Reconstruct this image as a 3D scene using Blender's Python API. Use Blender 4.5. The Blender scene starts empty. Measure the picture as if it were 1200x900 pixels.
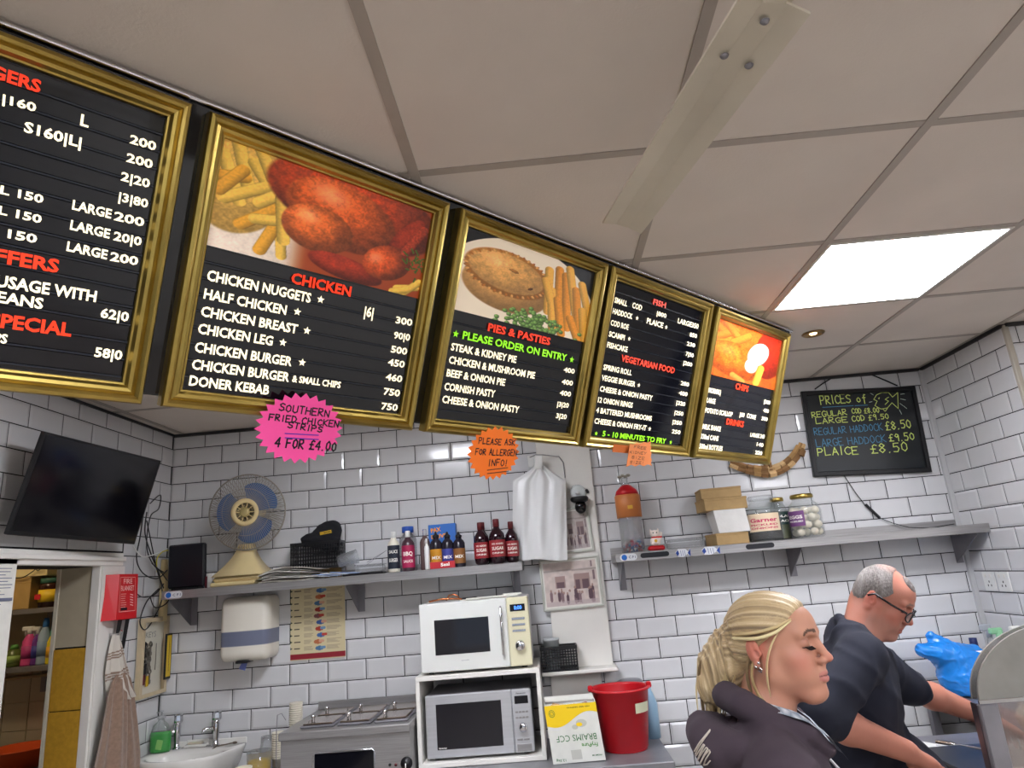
import bpy, math, random
import numpy as np
from mathutils import Matrix, Vector
random.seed(7); RNG = np.random.default_rng(7)
PI = math.pi
SC = bpy.context.scene
COL = SC.collection

# ------------------------------------------------------------------ camera, world, lights, exposure
F_PX = 798.44
YAW, PITCH, ROLL = -.0294, .27, -.0824
CAM = np.array([2.1138, -3.7971, 1.7283])
def _cam_axes():
    cy, sy, cp, sp = math.cos(YAW), math.sin(YAW), math.cos(PITCH), math.sin(PITCH)
    f = np.array([sy*cp, cy*cp, sp]); r = np.array([cy, -sy, 0.]); u = np.cross(r, f)
    c, s = math.cos(ROLL), math.sin(ROLL)
    return r*c+u*s, -r*s+u*c, f
RT, UP, FW = _cam_axes()
cd = bpy.data.cameras.new('camera'); cam = bpy.data.objects.new('camera', cd); COL.objects.link(cam)
cd.sensor_fit = 'HORIZONTAL'; cd.sensor_width = 36; cd.lens = 36*F_PX/1200; cd.clip_start = .05; cd.clip_end = 60
cam.matrix_world = Matrix(((RT[0], UP[0], -FW[0], CAM[0]), (RT[1], UP[1], -FW[1], CAM[1]), (RT[2], UP[2], -FW[2], CAM[2]), (0, 0, 0, 1)))
SC.camera = cam
SC.view_settings.view_transform = 'Standard'; SC.view_settings.look = 'None'
SC.view_settings.gamma = 1; SC.view_settings.use_curve_mapping = False
SC.view_settings.exposure = 0.0
w = bpy.data.worlds.new('world'); SC.world = w; w.use_nodes = True
bgn = w.node_tree.nodes['Background']; bgn.inputs[0].default_value = (.72, .8, .95, 1); bgn.inputs[1].default_value = .8
PANEL_E = 41.0
SPOT_E = 9.0

ZC = 2.6539; XL = .0173; XR = 4.3096; TW = .203; TH = .1009; YP = -.72; FLOOR = 0.0
def ray(x, y): return RT*(x-600)/F_PX + UP*(450-y)/F_PX + FW
def at(x, y, axis, val):
    d = ray(x, y); t = (val-CAM[axis])/d[axis]; return CAM+d*t
def aty(x, y, Y): return at(x, y, 1, Y)
def pj(X):
    d = np.asarray(X, float)-CAM; z = d@FW
    return (600+F_PX*(d@RT)/z, 450-F_PX*(d@UP)/z) if z > .05 else (-9999, -9999)

# ------------------------------------------------------------------ materials
def lin(c):
    return tuple(((v/12.92) if v <= .04045 else ((v+.055)/1.055)**2.4) for v in c)
def hexc(h): return lin(tuple(int(h[i:i+2], 16)/255 for i in (0, 2, 4)))
MATS = {}
def mat(name, col, rough=.5, metal=0., var=0., scale=20., bump=0., bscale=60., emit=None, es=0., trans=0., alpha=1., coat=0., stretch=None, spec=.5, attr=None, sheen=0., ior=1.45, sss=0.):
    if name in MATS: return MATS[name]
    m = bpy.data.materials.new(name); m.use_nodes = True; nt = m.node_tree; N = nt.nodes; L = nt.links
    b = N['Principled BSDF']; c = hexc(col) if isinstance(col, str) else col
    b.inputs['Base Color'].default_value = (*c, 1); b.inputs['Roughness'].default_value = rough
    b.inputs['Metallic'].default_value = metal; b.inputs['Specular IOR Level'].default_value = spec
    b.inputs['IOR'].default_value = ior
    if trans: b.inputs['Transmission Weight'].default_value = trans
    if alpha < 1: b.inputs['Alpha'].default_value = alpha
    if coat: b.inputs['Coat Weight'].default_value = coat; b.inputs['Coat Roughness'].default_value = .05
    if sheen: b.inputs['Sheen Weight'].default_value = sheen
    if sss: b.inputs['Subsurface Weight'].default_value = sss; b.inputs['Subsurface Radius'].default_value = (.012, .005, .003); b.inputs['Subsurface Scale'].default_value = 1.
    if emit is not None:
        b.inputs['Emission Color'].default_value = (*(hexc(emit) if isinstance(emit, str) else emit), 1); b.inputs['Emission Strength'].default_value = es
    tc = N.new('ShaderNodeTexCoord')
    def vec(sc):
        mp = N.new('ShaderNodeMapping'); L.new(tc.outputs['Object'], mp.inputs[0])
        s = stretch or (1, 1, 1); mp.inputs['Scale'].default_value = (s[0]*sc, s[1]*sc, s[2]*sc)
        nz = N.new('ShaderNodeTexNoise'); nz.inputs['Scale'].default_value = 1; nz.inputs['Detail'].default_value = 4; L.new(mp.outputs[0], nz.inputs['Vector']); return nz
    src = None
    if attr:
        a = N.new('ShaderNodeAttribute'); a.attribute_name = attr; src = a.outputs['Color']; L.new(src, b.inputs['Base Color'])
        if es and emit == 'attr0': pass
    if var:
        nz = vec(scale); rmp = N.new('ShaderNodeMapRange'); rmp.inputs[1].default_value = .3; rmp.inputs[2].default_value = .7
        rmp.inputs[3].default_value = 1-var; rmp.inputs[4].default_value = 1+var; L.new(nz.outputs['Fac'], rmp.inputs[0])
        mx = N.new('ShaderNodeVectorMath'); mx.operation = 'SCALE'
        if src: L.new(src, mx.inputs[0])
        else: mx.inputs[0].default_value = c
        L.new(rmp.outputs[0], mx.inputs['Scale']); L.new(mx.outputs[0], b.inputs['Base Color'])
    if bump:
        nz = vec(bscale); bp = N.new('ShaderNodeBump'); bp.inputs['Strength'].default_value = bump; bp.inputs['Distance'].default_value = .002
        L.new(nz.outputs['Fac'], bp.inputs['Height']); L.new(bp.outputs[0], b.inputs['Normal'])
    MATS[name] = m; return m
def attr_emit(m, s):
    nt = m.node_tree; a = [n for n in nt.nodes if n.type == 'ATTRIBUTE'][0]; b = nt.nodes['Principled BSDF']
    nt.links.new(a.outputs['Color'], b.inputs['Emission Color']); b.inputs['Emission Strength'].default_value = s

M_tile = mat('tile_glaze', 'cfcfd0', .16, var=.05, scale=3, bump=.10, bscale=14, coat=.3)
M_grout = mat('black_grout', '141416', .9, var=.2)
M_ceil = mat('ceiling_board', 'd6cdc3', .92, var=.04, scale=3, bump=.3, bscale=160)
M_tbar = mat('ceiling_bar', 'a89f95', .55, var=.03)
M_white = mat('white_paint', 'dedbd4', .5, var=.04, scale=6)
M_wplas = mat('white_plastic', 'dcdcd8', .3, var=.02)
M_cream = mat('cream_plastic', 'ddc894', .4, var=.03)
M_steel = mat('brushed_steel', 'a2a09f', .38, .7, var=.12, scale=6, stretch=(1, 30, 30), bump=.1)
M_steeld = mat('dull_steel', '87858a', .45, .6, var=.15, scale=8)
M_chrome = mat('chrome', 'd8d8dc', .1, 1.)
M_gold = mat('gilt_frame', 'a8904c', .30, .95, var=.18, scale=9, bump=.15, bscale=30)
M_blk = mat('black_gloss', '0a0b12', .08, var=0, spec=.6)
M_blkm = mat('black_matt', '141417', .55, var=.1)
M_blkp = mat('black_plastic', '101013', .35)
M_rail = mat('letter_rail', '1c2029', .25)
M_txtw = mat('menu_white', 'fff4d0', .5, emit='fff2cf', es=.85)
M_txtr = mat('menu_red', 'ee3410', .5, emit='f03a12', es=.55)
M_txtg = mat('menu_green', '9af01e', .5, emit='92f01c', es=.6)
M_red = mat('red_plastic', 'b90f1c', .35, var=.03)
M_glass = mat('clear_glass', 'f2f6f6', .03, trans=1., ior=1.45)
M_clear = mat('clear_plastic', 'eef2f4', .12, trans=.9, alpha=.45)
M_kraft = mat('kraft_card', 'a3865a', .8, var=.08, scale=30, bump=.2)
M_paper = mat('paper', 'dcdad2', .8, var=.05)
M_ink = mat('marker_ink', '16101a', .7)
M_wood = mat('driftwood', 'b08a58', .8, var=.2, scale=14, bump=.5, bscale=40)
M_print = mat('photo_print', 'ffffff', .35, attr='print')
M_printlit = mat('backlit_print', 'ffffff', .3, attr='print'); attr_emit(M_printlit, .25)
M_printm = mat('paper_print', 'ffffff', .75, attr='print')

# ------------------------------------------------------------------ mesh builder
class MB:
    def __init__(s, T=None):
        s.v = []; s.f = []; s.m = []; s.sm = []; s.T = T; s.col = []
    def add(s, vs, fs, m=0, smooth=False, T=None, col=None):
        vs = np.asarray(vs, float).reshape(-1, 3)
        for t in (T, s.T):
            if t is not None: vs = vs@np.asarray(t)[:3, :3].T+np.asarray(t)[:3, 3]
        o = len(s.v); s.v.extend(vs.tolist()); s.f.extend([tuple(i+o for i in f) for f in fs]); s.m += [m]*len(fs); s.sm += [smooth]*len(fs)
        s.col += [col or (1, 1, 1)]*len(vs)
        return s
    def box(s, a, b, m=0, bev=0., T=None):
        a = np.array(a, float); b = np.array(b, float); a, b = np.minimum(a, b), np.maximum(a, b)
        if bev <= 0:
            vs = [(x, y, z) for x in (a[0], b[0]) for y in (a[1], b[1]) for z in (a[2], b[2])]
            return s.add(vs, [(0, 1, 3, 2), (4, 6, 7, 5), (0, 4, 5, 1), (2, 3, 7, 6), (0, 2, 6, 4), (1, 5, 7, 3)], m, T=T)
        bev = min(bev, min(b-a)*.49)
        # chamfered box: 24 vertices
        vs = []; idx = {}
        for ax in range(3):
            for sx in (0, 1):
                for sy in (0, 1):
                    for sz in (0, 1):
                        sg = (sx, sy, sz); p = []
                        for k in range(3):
                            val = (a, b)[sg[k]][k]
                            if k != ax: val += bev*(1 if sg[k] == 0 else -1)
                            p.append(val)
                        idx[(ax, sg)] = len(vs); vs.append(p)
        fs = []
        c = (a+b)/2
        def orient(f):
            P = np.array([vs[i] for i in f]); n = np.cross(P[1]-P[0], P[2]-P[0])
            return f if n@(P.mean(0)-c) > 0 else f[::-1]
        for ax in range(3):
            o1, o2 = [k for k in range(3) if k != ax]
            for sd in (0, 1):
                q = []
                for (u, v) in ((0, 0), (1, 0), (1, 1), (0, 1)):
                    g = [0, 0, 0]; g[ax] = sd; g[o1] = u; g[o2] = v; q.append(idx[(ax, tuple(g))])
                fs.append(orient(tuple(q)))
            for u in (0, 1):
                for v in (0, 1):
                    g0 = [0, 0, 0]; g1 = [0, 0, 0]; g0[o1] = g1[o1] = u; g0[o2] = g1[o2] = v; g1[ax] = 1
                    fs.append(orient((idx[(o1, tuple(g0))], idx[(o1, tuple(g1))], idx[(o2, tuple(g1))], idx[(o2, tuple(g0))])))
        for sx in (0, 1):
            for sy in (0, 1):
                for sz in (0, 1):
                    fs.append(orient(tuple(idx[(k, (sx, sy, sz))] for k in range(3))))
        return s.add(vs, fs, m, T=T)
    def tube(s, pts, r, n=8, m=0, cap=True, T=None, smooth=True):
        pts = [np.array(p, float) for p in pts]; k = len(pts); rs = r if hasattr(r, '__len__') else [r]*k
        vs = []; prev = None
        for i, p in enumerate(pts):
            t = pts[min(i+1, k-1)]-pts[max(i-1, 0)]; t = t/(np.linalg.norm(t)+1e-12)
            if prev is None: a = np.cross(t, (0, 0, 1)); a = a if np.linalg.norm(a) > .1 else np.cross(t, (1, 0, 0))
            else: a = prev-t*(prev@t)
            a = a/(np.linalg.norm(a)+1e-12); prev = a; b = np.cross(t, a)
            for j in range(n):
                th = 2*PI*j/n; vs.append(p+(a*math.cos(th)+b*math.sin(th))*rs[i])
        fs = [(i*n+j, i*n+(j+1) % n, (i+1)*n+(j+1) % n, (i+1)*n+j) for i in range(k-1) for j in range(n)]
        s.add(vs, fs, m, smooth, T=T)
        if cap:
            s.add(vs[:n], [tuple(range(n))[::-1]], m, T=T); s.add(vs[-n:], [tuple(range(n))], m, T=T)
        return s
    def lathe(s, prof, c=(0, 0, 0), n=24, m=0, T=None, smooth=True, sx=1., sy=1.):
        vs = []; k = len(prof)
        for r, z in prof:
            for j in range(n):
                th = 2*PI*j/n; vs.append((c[0]+r*sx*math.cos(th), c[1]+r*sy*math.sin(th), c[2]+z))
        fs = [(i*n+j, i*n+(j+1) % n, (i+1)*n+(j+1) % n, (i+1)*n+j) for i in range(k-1) for j in range(n)]
        if prof[0][0] > 1e-5: fs.append(tuple(range(n))[::-1])
        if prof[-1][0] > 1e-5: fs.append(tuple((k-1)*n+j for j in range(n)))
        return s.add(vs, fs, m, smooth, T=T)
    def prism(s, poly, z0, z1, m=0, T=None, smooth=False):
        n = len(poly); vs = [(x, y, z0) for x, y in poly]+[(x, y, z1) for x, y in poly]
        fs = [tuple(range(n))[::-1], tuple(range(n, 2*n))]+[(i, (i+1) % n, n+(i+1) % n, n+i) for i in range(n)]
        return s.add(vs, fs, m, smooth, T=T)
    def ell(s, c, r, n=16, m=0, T=None):
        prof = [(math.sin(PI*i/(n//2+2)), -math.cos(PI*i/(n//2+2))) for i in range(n//2+3)]
        vs = []
        for a, z in prof:
            for j in range(n):
                th = 2*PI*j/n; vs.append((c[0]+r[0]*a*math.cos(th), c[1]+r[1]*a*math.sin(th), c[2]+r[2]*z))
        k = len(prof); fs = [(i*n+j, i*n+(j+1) % n, (i+1)*n+(j+1) % n, (i+1)*n+j) for i in range(k-1) for j in range(n)]
        return s.add(vs, fs, m, True, T=T)
    def build(s, name, mats, parent=None, **tags):
        mats = mats if isinstance(mats, (list, tuple)) else [mats]
        V = np.array(s.v, float)
        if parent is None:
            lo, hi = V.min(0), V.max(0); org = Vector(((lo[0]+hi[0])/2, (lo[1]+hi[1])/2, lo[2])); inv = Matrix.Translation(-org)
        else:
            inv = wmat(parent).inverted(); org = None
        A = np.array(inv); V = V@A[:3, :3].T+A[:3, 3]
        me = bpy.data.meshes.new(name); me.from_pydata(V.tolist(), [], s.f)
        for mm in mats: me.materials.append(mm)
        me.polygons.foreach_set('material_index', s.m); me.polygons.foreach_set('use_smooth', s.sm)
        if any(c != (1, 1, 1) for c in s.col):
            ca = me.color_attributes.new('print', 'FLOAT_COLOR', 'POINT'); ca.data.foreach_set('color', np.c_[np.array(s.col), np.ones(len(s.col))].astype('f').ravel())
        me.update()
        o = bpy.data.objects.new(name, me); COL.objects.link(o)
        if parent is None: o.location = org; o['_w'] = 0
        else: o.parent = parent
        WM[o.name] = Matrix.Translation(org) if parent is None else wmat(parent)
        if '_w' in o: del o['_w']
        for k, v in tags.items(): o[k] = v
        return o
WM = {}
def wmat(o): return WM[o.name]
def TR(loc=(0, 0, 0), rz=0, rx=0, ry=0): return np.array(Matrix.Translation(Vector(loc))@Matrix.Rotation(rz, 4, 'Z')@Matrix.Rotation(ry, 4, 'Y')@Matrix.Rotation(rx, 4, 'X'))
def basis(o, x, y, z):
    T = np.eye(4); T[:3, 0] = x; T[:3, 1] = y; T[:3, 2] = z; T[:3, 3] = o; return T
def thing(name, label, cat, loc=(0, 0, 0), group=None):
    o = bpy.data.objects.new(name, None); COL.objects.link(o); o.location = Vector([float(a) for a in loc]); o.empty_display_size = .05
    o['label'] = label; o['category'] = cat
    if group: o['group'] = group
    WM[o.name] = Matrix.Translation(o.location); return o
def structure(name, mb, m): return mb.build(name, m, None, kind='structure')
def solo(name, mb, m, label, cat, group=None):
    o = mb.build(name, m, None, label=label, category=cat)
    if group: o['group'] = group
    return o

# text -> flat mesh
_tx = {}
def text_mesh(s, off=.0):
    if (s, off) in _tx: return _tx[(s, off)]
    cu = bpy.data.curves.new('tmp', 'FONT'); cu.body = s; cu.size = 1; cu.offset = off; cu.resolution_u = 2
    ob = bpy.data.objects.new('tmp', cu); COL.objects.link(ob)
    dg = bpy.context.evaluated_depsgraph_get(); me = bpy.data.meshes.new_from_object(ob.evaluated_get(dg))
    V = np.zeros(len(me.vertices)*3); me.vertices.foreach_get('co', V); V = V.reshape(-1, 3); fs = [tuple(p.vertices) for p in me.polygons]
    bpy.data.objects.remove(ob); bpy.data.curves.remove(cu); bpy.data.meshes.remove(me)
    _tx[(s, off)] = (V, fs); return V, fs
def put_text(mb, s, p0, p1, cap, z=0., off=.02, m=0, T=None, shear=0):
    """text baseline from 2-D p0 to p1, capital height cap"""
    V, fs = text_mesh(s, off)
    if len(V) == 0: return
    x0, x1 = V[:, 0].min(), V[:, 0].max(); W = math.hypot(p1[0]-p0[0], p1[1]-p0[1]); ux, uy = (p1[0]-p0[0])/W, (p1[1]-p0[1])/W
    X = (V[:, 0]-x0)/(x1-x0)*W; Y = V[:, 1]/.72*cap; X = X+Y*shear
    P = np.c_[p0[0]+ux*X-uy*Y, p0[1]+uy*X+ux*Y, np.full(len(X), z)]
    mb.add(P, fs, m, T=T)
STAR = [(math.sin(i*PI/5)*(1 if i % 2 == 0 else .42), math.cos(i*PI/5)*(1 if i % 2 == 0 else .42)) for i in range(10)]
# simple stroke hand for marker and chalk writing (4 wide x 6 high)
G = {'A': [[(0, 0), (2, 6), (4, 0)], [(1, 2.2), (3.2, 2.2)]], 'B': [[(0, 0), (0, 6), (3, 5.6), (3.2, 4), (0, 3.2), (3.6, 2.6), (3.6, .6), (0, 0)]],
 'C': [[(4, 5), (2.5, 6), (.6, 4.8), (0, 2.8), (.8, .6), (2.6, 0), (4, 1)]], 'D': [[(0, 0), (0, 6), (2.5, 5.5), (4, 3.4), (3, .8), (0, 0)]],
 'E': [[(4, 6), (0, 6), (0, 0), (4, 0)], [(0, 3), (3, 3.1)]], 'F': [[(4, 6), (0, 6), (0, 0)], [(0, 3), (3, 3.1)]],
 'G': [[(4, 5), (2.4, 6), (.4, 4.6), (0, 2.4), (1.2, 0), (3.6, .4), (4, 2.6), (2.4, 2.6)]], 'H': [[(0, 0), (0, 6)], [(4, 0), (4, 6)], [(0, 3), (4, 3.2)]],
 'I': [[(2, 0), (2, 6)]], 'K': [[(0, 0), (0, 6)], [(4, 6), (0, 2.8), (4, 0)]], 'L': [[(0, 6), (0, 0), (3.8, .2)]], 'M': [[(0, 0), (.4, 6), (2, 2), (3.8, 6), (4.2, 0)]],
 'N': [[(0, 0), (0, 6), (3.8, 0), (4, 6)]], 'O': [[(2, 6), (.3, 4.6), (.1, 1.8), (1.8, 0), (3.7, 1.4), (3.8, 4.4), (2, 6)]], 'P': [[(0, 0), (0, 6), (3, 5.8), (3.6, 4.2), (2.6, 3), (0, 2.8)]],
 'R': [[(0, 0), (0, 6), (3, 5.8), (3.4, 4.2), (2.4, 3.2), (0, 3), (4, 0)]], 'S': [[(4, 5.2), (2, 6), (.2, 4.8), (1, 3.4), (3.4, 2.6), (3.8, 1), (2, 0), (0, .8)]],
 'T': [[(0, 6), (4, 6)], [(2, 6), (2, 0)]], 'U': [[(0, 6), (.2, 1.2), (2, 0), (3.8, 1.2), (4, 6)]], 'V': [[(0, 6), (2, 0), (4, 6)]], 'W': [[(0, 6), (1, 0), (2, 4), (3, 0), (4, 6)]],
 'Y': [[(0, 6), (2, 3), (4, 6)], [(2, 3), (1.6, 0)]], 'Z': [[(0, 6), (4, 6), (0, 0), (4, 0)]],
 '0': [[(2, 6), (.4, 4.4), (.3, 1.6), (2, 0), (3.6, 1.6), (3.6, 4.4), (2, 6)]], '1': [[(1, 5), (2, 6), (2, 0)]], '4': [[(3, 0), (3, 6), (0, 2), (4, 2)]],
 '5': [[(3.8, 6), (.8, 6), (.5, 3.6), (2.6, 3.8), (3.8, 2.2), (2.6, .2), (.2, .4)]], '8': [[(2, 3.2), (.4, 4.6), (2, 6), (3.6, 4.6), (2, 3.2), (.2, 1.6), (2, 0), (3.8, 1.6), (2, 3.2)]],
 '9': [[(3.6, 4.4), (2, 3), (.4, 4.4), (2, 6), (3.6, 5), (3.4, 0)]], '£': [[(4, 5.4), (2.6, 6), (1.4, 5), (1.4, 1), (.2, 0), (4, 0)], [(0, 3), (3, 3)]],
 '.': [[(1.6, 0), (2, .3)]], '!': [[(2, 6), (1.8, 1.8)], [(1.7, .4), (1.8, 0)]], "o": [[(2, 3.6), (.6, 2.6), (.6, 1), (2, 0), (3.4, 1), (3.4, 2.6), (2, 3.6)]], 'f': [[(3.6, 5.6), (2.6, 6), (2, 5), (2, -1.2)], [(.8, 3.4), (3.4, 3.4)]]}
def ribbon(mb, pts, wd, z, m=0, T=None):
    for a, b in zip(pts[:-1], pts[1:]):
        d = np.array(b, float)-a; n = np.linalg.norm(d)
        if n < 1e-7: continue
        d /= n; p = np.array([-d[1], d[0]])*wd/2; a2 = np.array(a)-d*wd*.35; b2 = np.array(b)+d*wd*.35
        mb.add([(*(a2+p), z), (*(a2-p), z), (*(b2-p), z), (*(b2+p), z)], [(0, 1, 2, 3)], m, T=T)
def hand_text(mb, s, p0, p1, cap, wd, z=0., m=0, T=None, jit=.12, gap=1.6):
    units = sum((2.4 if c in ' .I!' else 4)+gap for c in s)-gap
    p0 = np.array(p0, float); p1 = np.array(p1, float); W = np.linalg.norm(p1-p0); u = (p1-p0)/W; v = np.array([-u[1], u[0]]); sx = W/units; sy = cap/6; x = 0
    for c in s:
        wdt = 2.4 if c in ' .I!' else 4
        if c in G:
            dy = random.uniform(-jit, jit)*2; sc = random.uniform(.92, 1.06)
            for st in G[c]:
                pts = [p0+u*((x+(q[0]-(.8 if wdt < 3 else 0))+random.uniform(-jit, jit))*sx)+v*((q[1]*sc+dy+random.uniform(-jit, jit))*sy) for q in st]
                ribbon(mb, pts, wd, z, m, T)
        x += wdt+gap
def vnoise(shape, cells, seed=0):
    r = np.random.default_rng(seed); g = r.random((cells[0]+2, cells[1]+2))
    y = np.linspace(0, cells[0], shape[0]); x = np.linspace(0, cells[1], shape[1]); yi = y.astype(int); xi = x.astype(int); fy = (y-yi)[:, None]; fx = (x-xi)[None]
    fy = fy*fy*(3-2*fy); fx = fx*fx*(3-2*fx)
    a = g[np.ix_(yi, xi)]; b = g[np.ix_(yi, xi+1)]; c = g[np.ix_(yi+1, xi)]; d = g[np.ix_(yi+1, xi+1)]
    return (a*(1-fx)+b*fx)*(1-fy)+(c*(1-fx)+d*fx)*fy
def sstep(a, b, x): t = np.clip((x-a)/(b-a), 0, 1); return t*t*(3-2*t)
def image_panel(name, img, corners, m, parent):
    """flat printed picture: grid mesh with the print as a colour attribute. corners TL TR BR BL in world"""
    H, W, _ = img.shape; a, b, c, d = [np.array(q, float) for q in corners]
    u = (np.arange(W)/(W-1))[None, :, None]; v = (np.arange(H)/(H-1))[:, None, None]
    P = (a*(1-u)+b*u)*(1-v)+(d*(1-u)+c*u)*v
    A = np.array(wmat(parent).inverted()); P = P.reshape(-1, 3)@A[:3, :3].T+A[:3, 3]
    idx = np.arange(H*W).reshape(H, W); q = np.stack([idx[1:, :-1], idx[1:, 1:], idx[:-1, 1:], idx[:-1, :-1]], -1).reshape(-1, 4)
    me = bpy.data.meshes.new(name); me.vertices.add(len(P)); me.vertices.foreach_set('co', P.ravel()); me.loops.add(q.size); me.loops.foreach_set('vertex_index', q.ravel())
    me.polygons.add(len(q)); me.polygons.foreach_set('loop_start', np.arange(len(q))*4); me.update(calc_edges=True)
    ca = me.color_attributes.new('print', 'FLOAT_COLOR', 'POINT'); x = np.clip(img.reshape(-1, 3), 0, 1); x = np.where(x <= .04045, x/12.92, ((x+.055)/1.055)**2.4)
    ca.data.foreach_set('color', np.c_[x, np.ones(len(x))].astype('f').ravel()); me.materials.append(m)
    o = bpy.data.objects.new(name, me); COL.objects.link(o); o.parent = parent; WM[o.name] = wmat(parent); return o
class Paint:
    def __init__(s, W, H, bg):
        s.a = np.ones((H, W, 3))*np.array(bg); s.W = W; s.H = H
        s.x, s.y = np.meshgrid(np.linspace(0, 1, W), np.linspace(0, 1, H)); s.asp = W/H
        s.n = vnoise((H, W), (H//6, W//6), 3); s.n2 = vnoise((H, W), (H//2, W//2), 5)
    def blend(s, mask, col): s.a = s.a*(1-mask[..., None])+np.asarray(col)*mask[..., None]
    def ell(s, cx, cy, rx, ry, rot, col, soft=.06, shade=.35, tex=.15, hl=.0):
        dx = (s.x-cx)*s.asp; dy = s.y-cy; c, q = math.cos(rot), math.sin(rot); u = (dx*c+dy*q)/rx; v = (-dx*q+dy*c)/ry; r = np.sqrt(u*u+v*v)
        m = 1-sstep(1-soft, 1, r); sh = 1-shade*sstep(.3, 1.05, np.sqrt((u+.25)**2+(v+.3)**2)/1.2)
        c3 = np.array(col)*(sh*(1-tex/2+tex*s.n2*.6+tex*s.n*.6))[..., None]
        if hl: c3 = c3+hl*(1-sstep(0, .5, np.hypot(u+.35, v+.4)))[..., None]
        s.a = s.a*(1-m[..., None])+c3*m[..., None]
    def bar(s, x0, y0, x1, y1, w, col, shade=.3, tex=.12):
        ax, ay = x0*s.asp, y0; bx, by = x1*s.asp, y1; px = s.x*s.asp-ax; py = s.y-ay; L = math.hypot(bx-ax, by-ay); ux, uy = (bx-ax)/L, (by-ay)/L
        t = np.clip(px*ux+py*uy, w*.6, L-w*.6); d = np.maximum(abs(px-ux*t), 0); dd = np.hypot(px-ux*t, py-uy*t)/w
        sd = ((px-ux*t)*(-uy)+(py-uy*t)*ux)/w; m = 1-sstep(.85, 1, dd)
        sh = 1-shade*sstep(-.2, 1, sd)-.25*sstep(.7, 1, abs(sd)); c3 = np.array(col)*(sh*(1-tex/2+tex*s.n2))[..., None]
        s.a = s.a*(1-m[..., None])+c3*m[..., None]

# ------------------------------------------------------------------ the room shell
X1 = 6.4; Y0 = -8.0
structure('floor', MB().box((-1.6, Y0, -.1), (X1, .6, 0)), mat('floor_tile', 'a39a90', .4, var=.12, scale=5))
def wallbox(name, a, b, m): return structure(name, MB().box(a, b), m)
wall_back = wallbox('wall_back', (XL-.12, 0, 0), (XR+.1, .12, ZC), M_grout)
TWL = .180
lw = MB()   # left wall with the doorway opening y -1.17..-.60, top 1.913
DY0, DY1, DZ = -1.175, -.600, 1.913
lw.box((XL-TWL, DY1, 0), (XL, 0, ZC)); lw.box((XL-TWL, -2.6, 0), (XL, DY0, ZC)); lw.box((XL-TWL, DY0, DZ), (XL, DY1, ZC))
lw.box((XL-TWL, Y0, 0), (XL, -2.6, ZC))
wall_left = structure('wall_left', lw, M_grout)
wall_right = wallbox('wall_right', (XR, YP, 0), (XR+.1, 0, ZC), M_grout)
wall_pier = wallbox('wall_pier', (XR+.1, YP, 0), (X1, YP+.12, ZC), M_grout)
wallbox('wall_side', (X1, Y0, 0), (X1+.1, YP+.12, ZC), M_white)
fr = MB()   # street side: piers around a shop window
fr.box((XL-.28, Y0-.1, 0), (X1+.1, Y0, .7)); fr.box((XL-.28, Y0-.1, 2.3), (X1+.1, Y0, ZC))
for a, b in ((XL-.28, .6), (3.0, 3.2), (5.9, X1+.1)): fr.box((a, Y0-.1, .7), (b, Y0, 2.3))
structure('wall_front', fr, M_white)
for n, (a, b) in enumerate(((.6, 3.0), (3.2, 5.9))):
    o = structure('window_%d' % (n+1), MB().box((a, Y0-.06, .7), (b, Y0-.05, 2.3)), M_glass)
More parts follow.
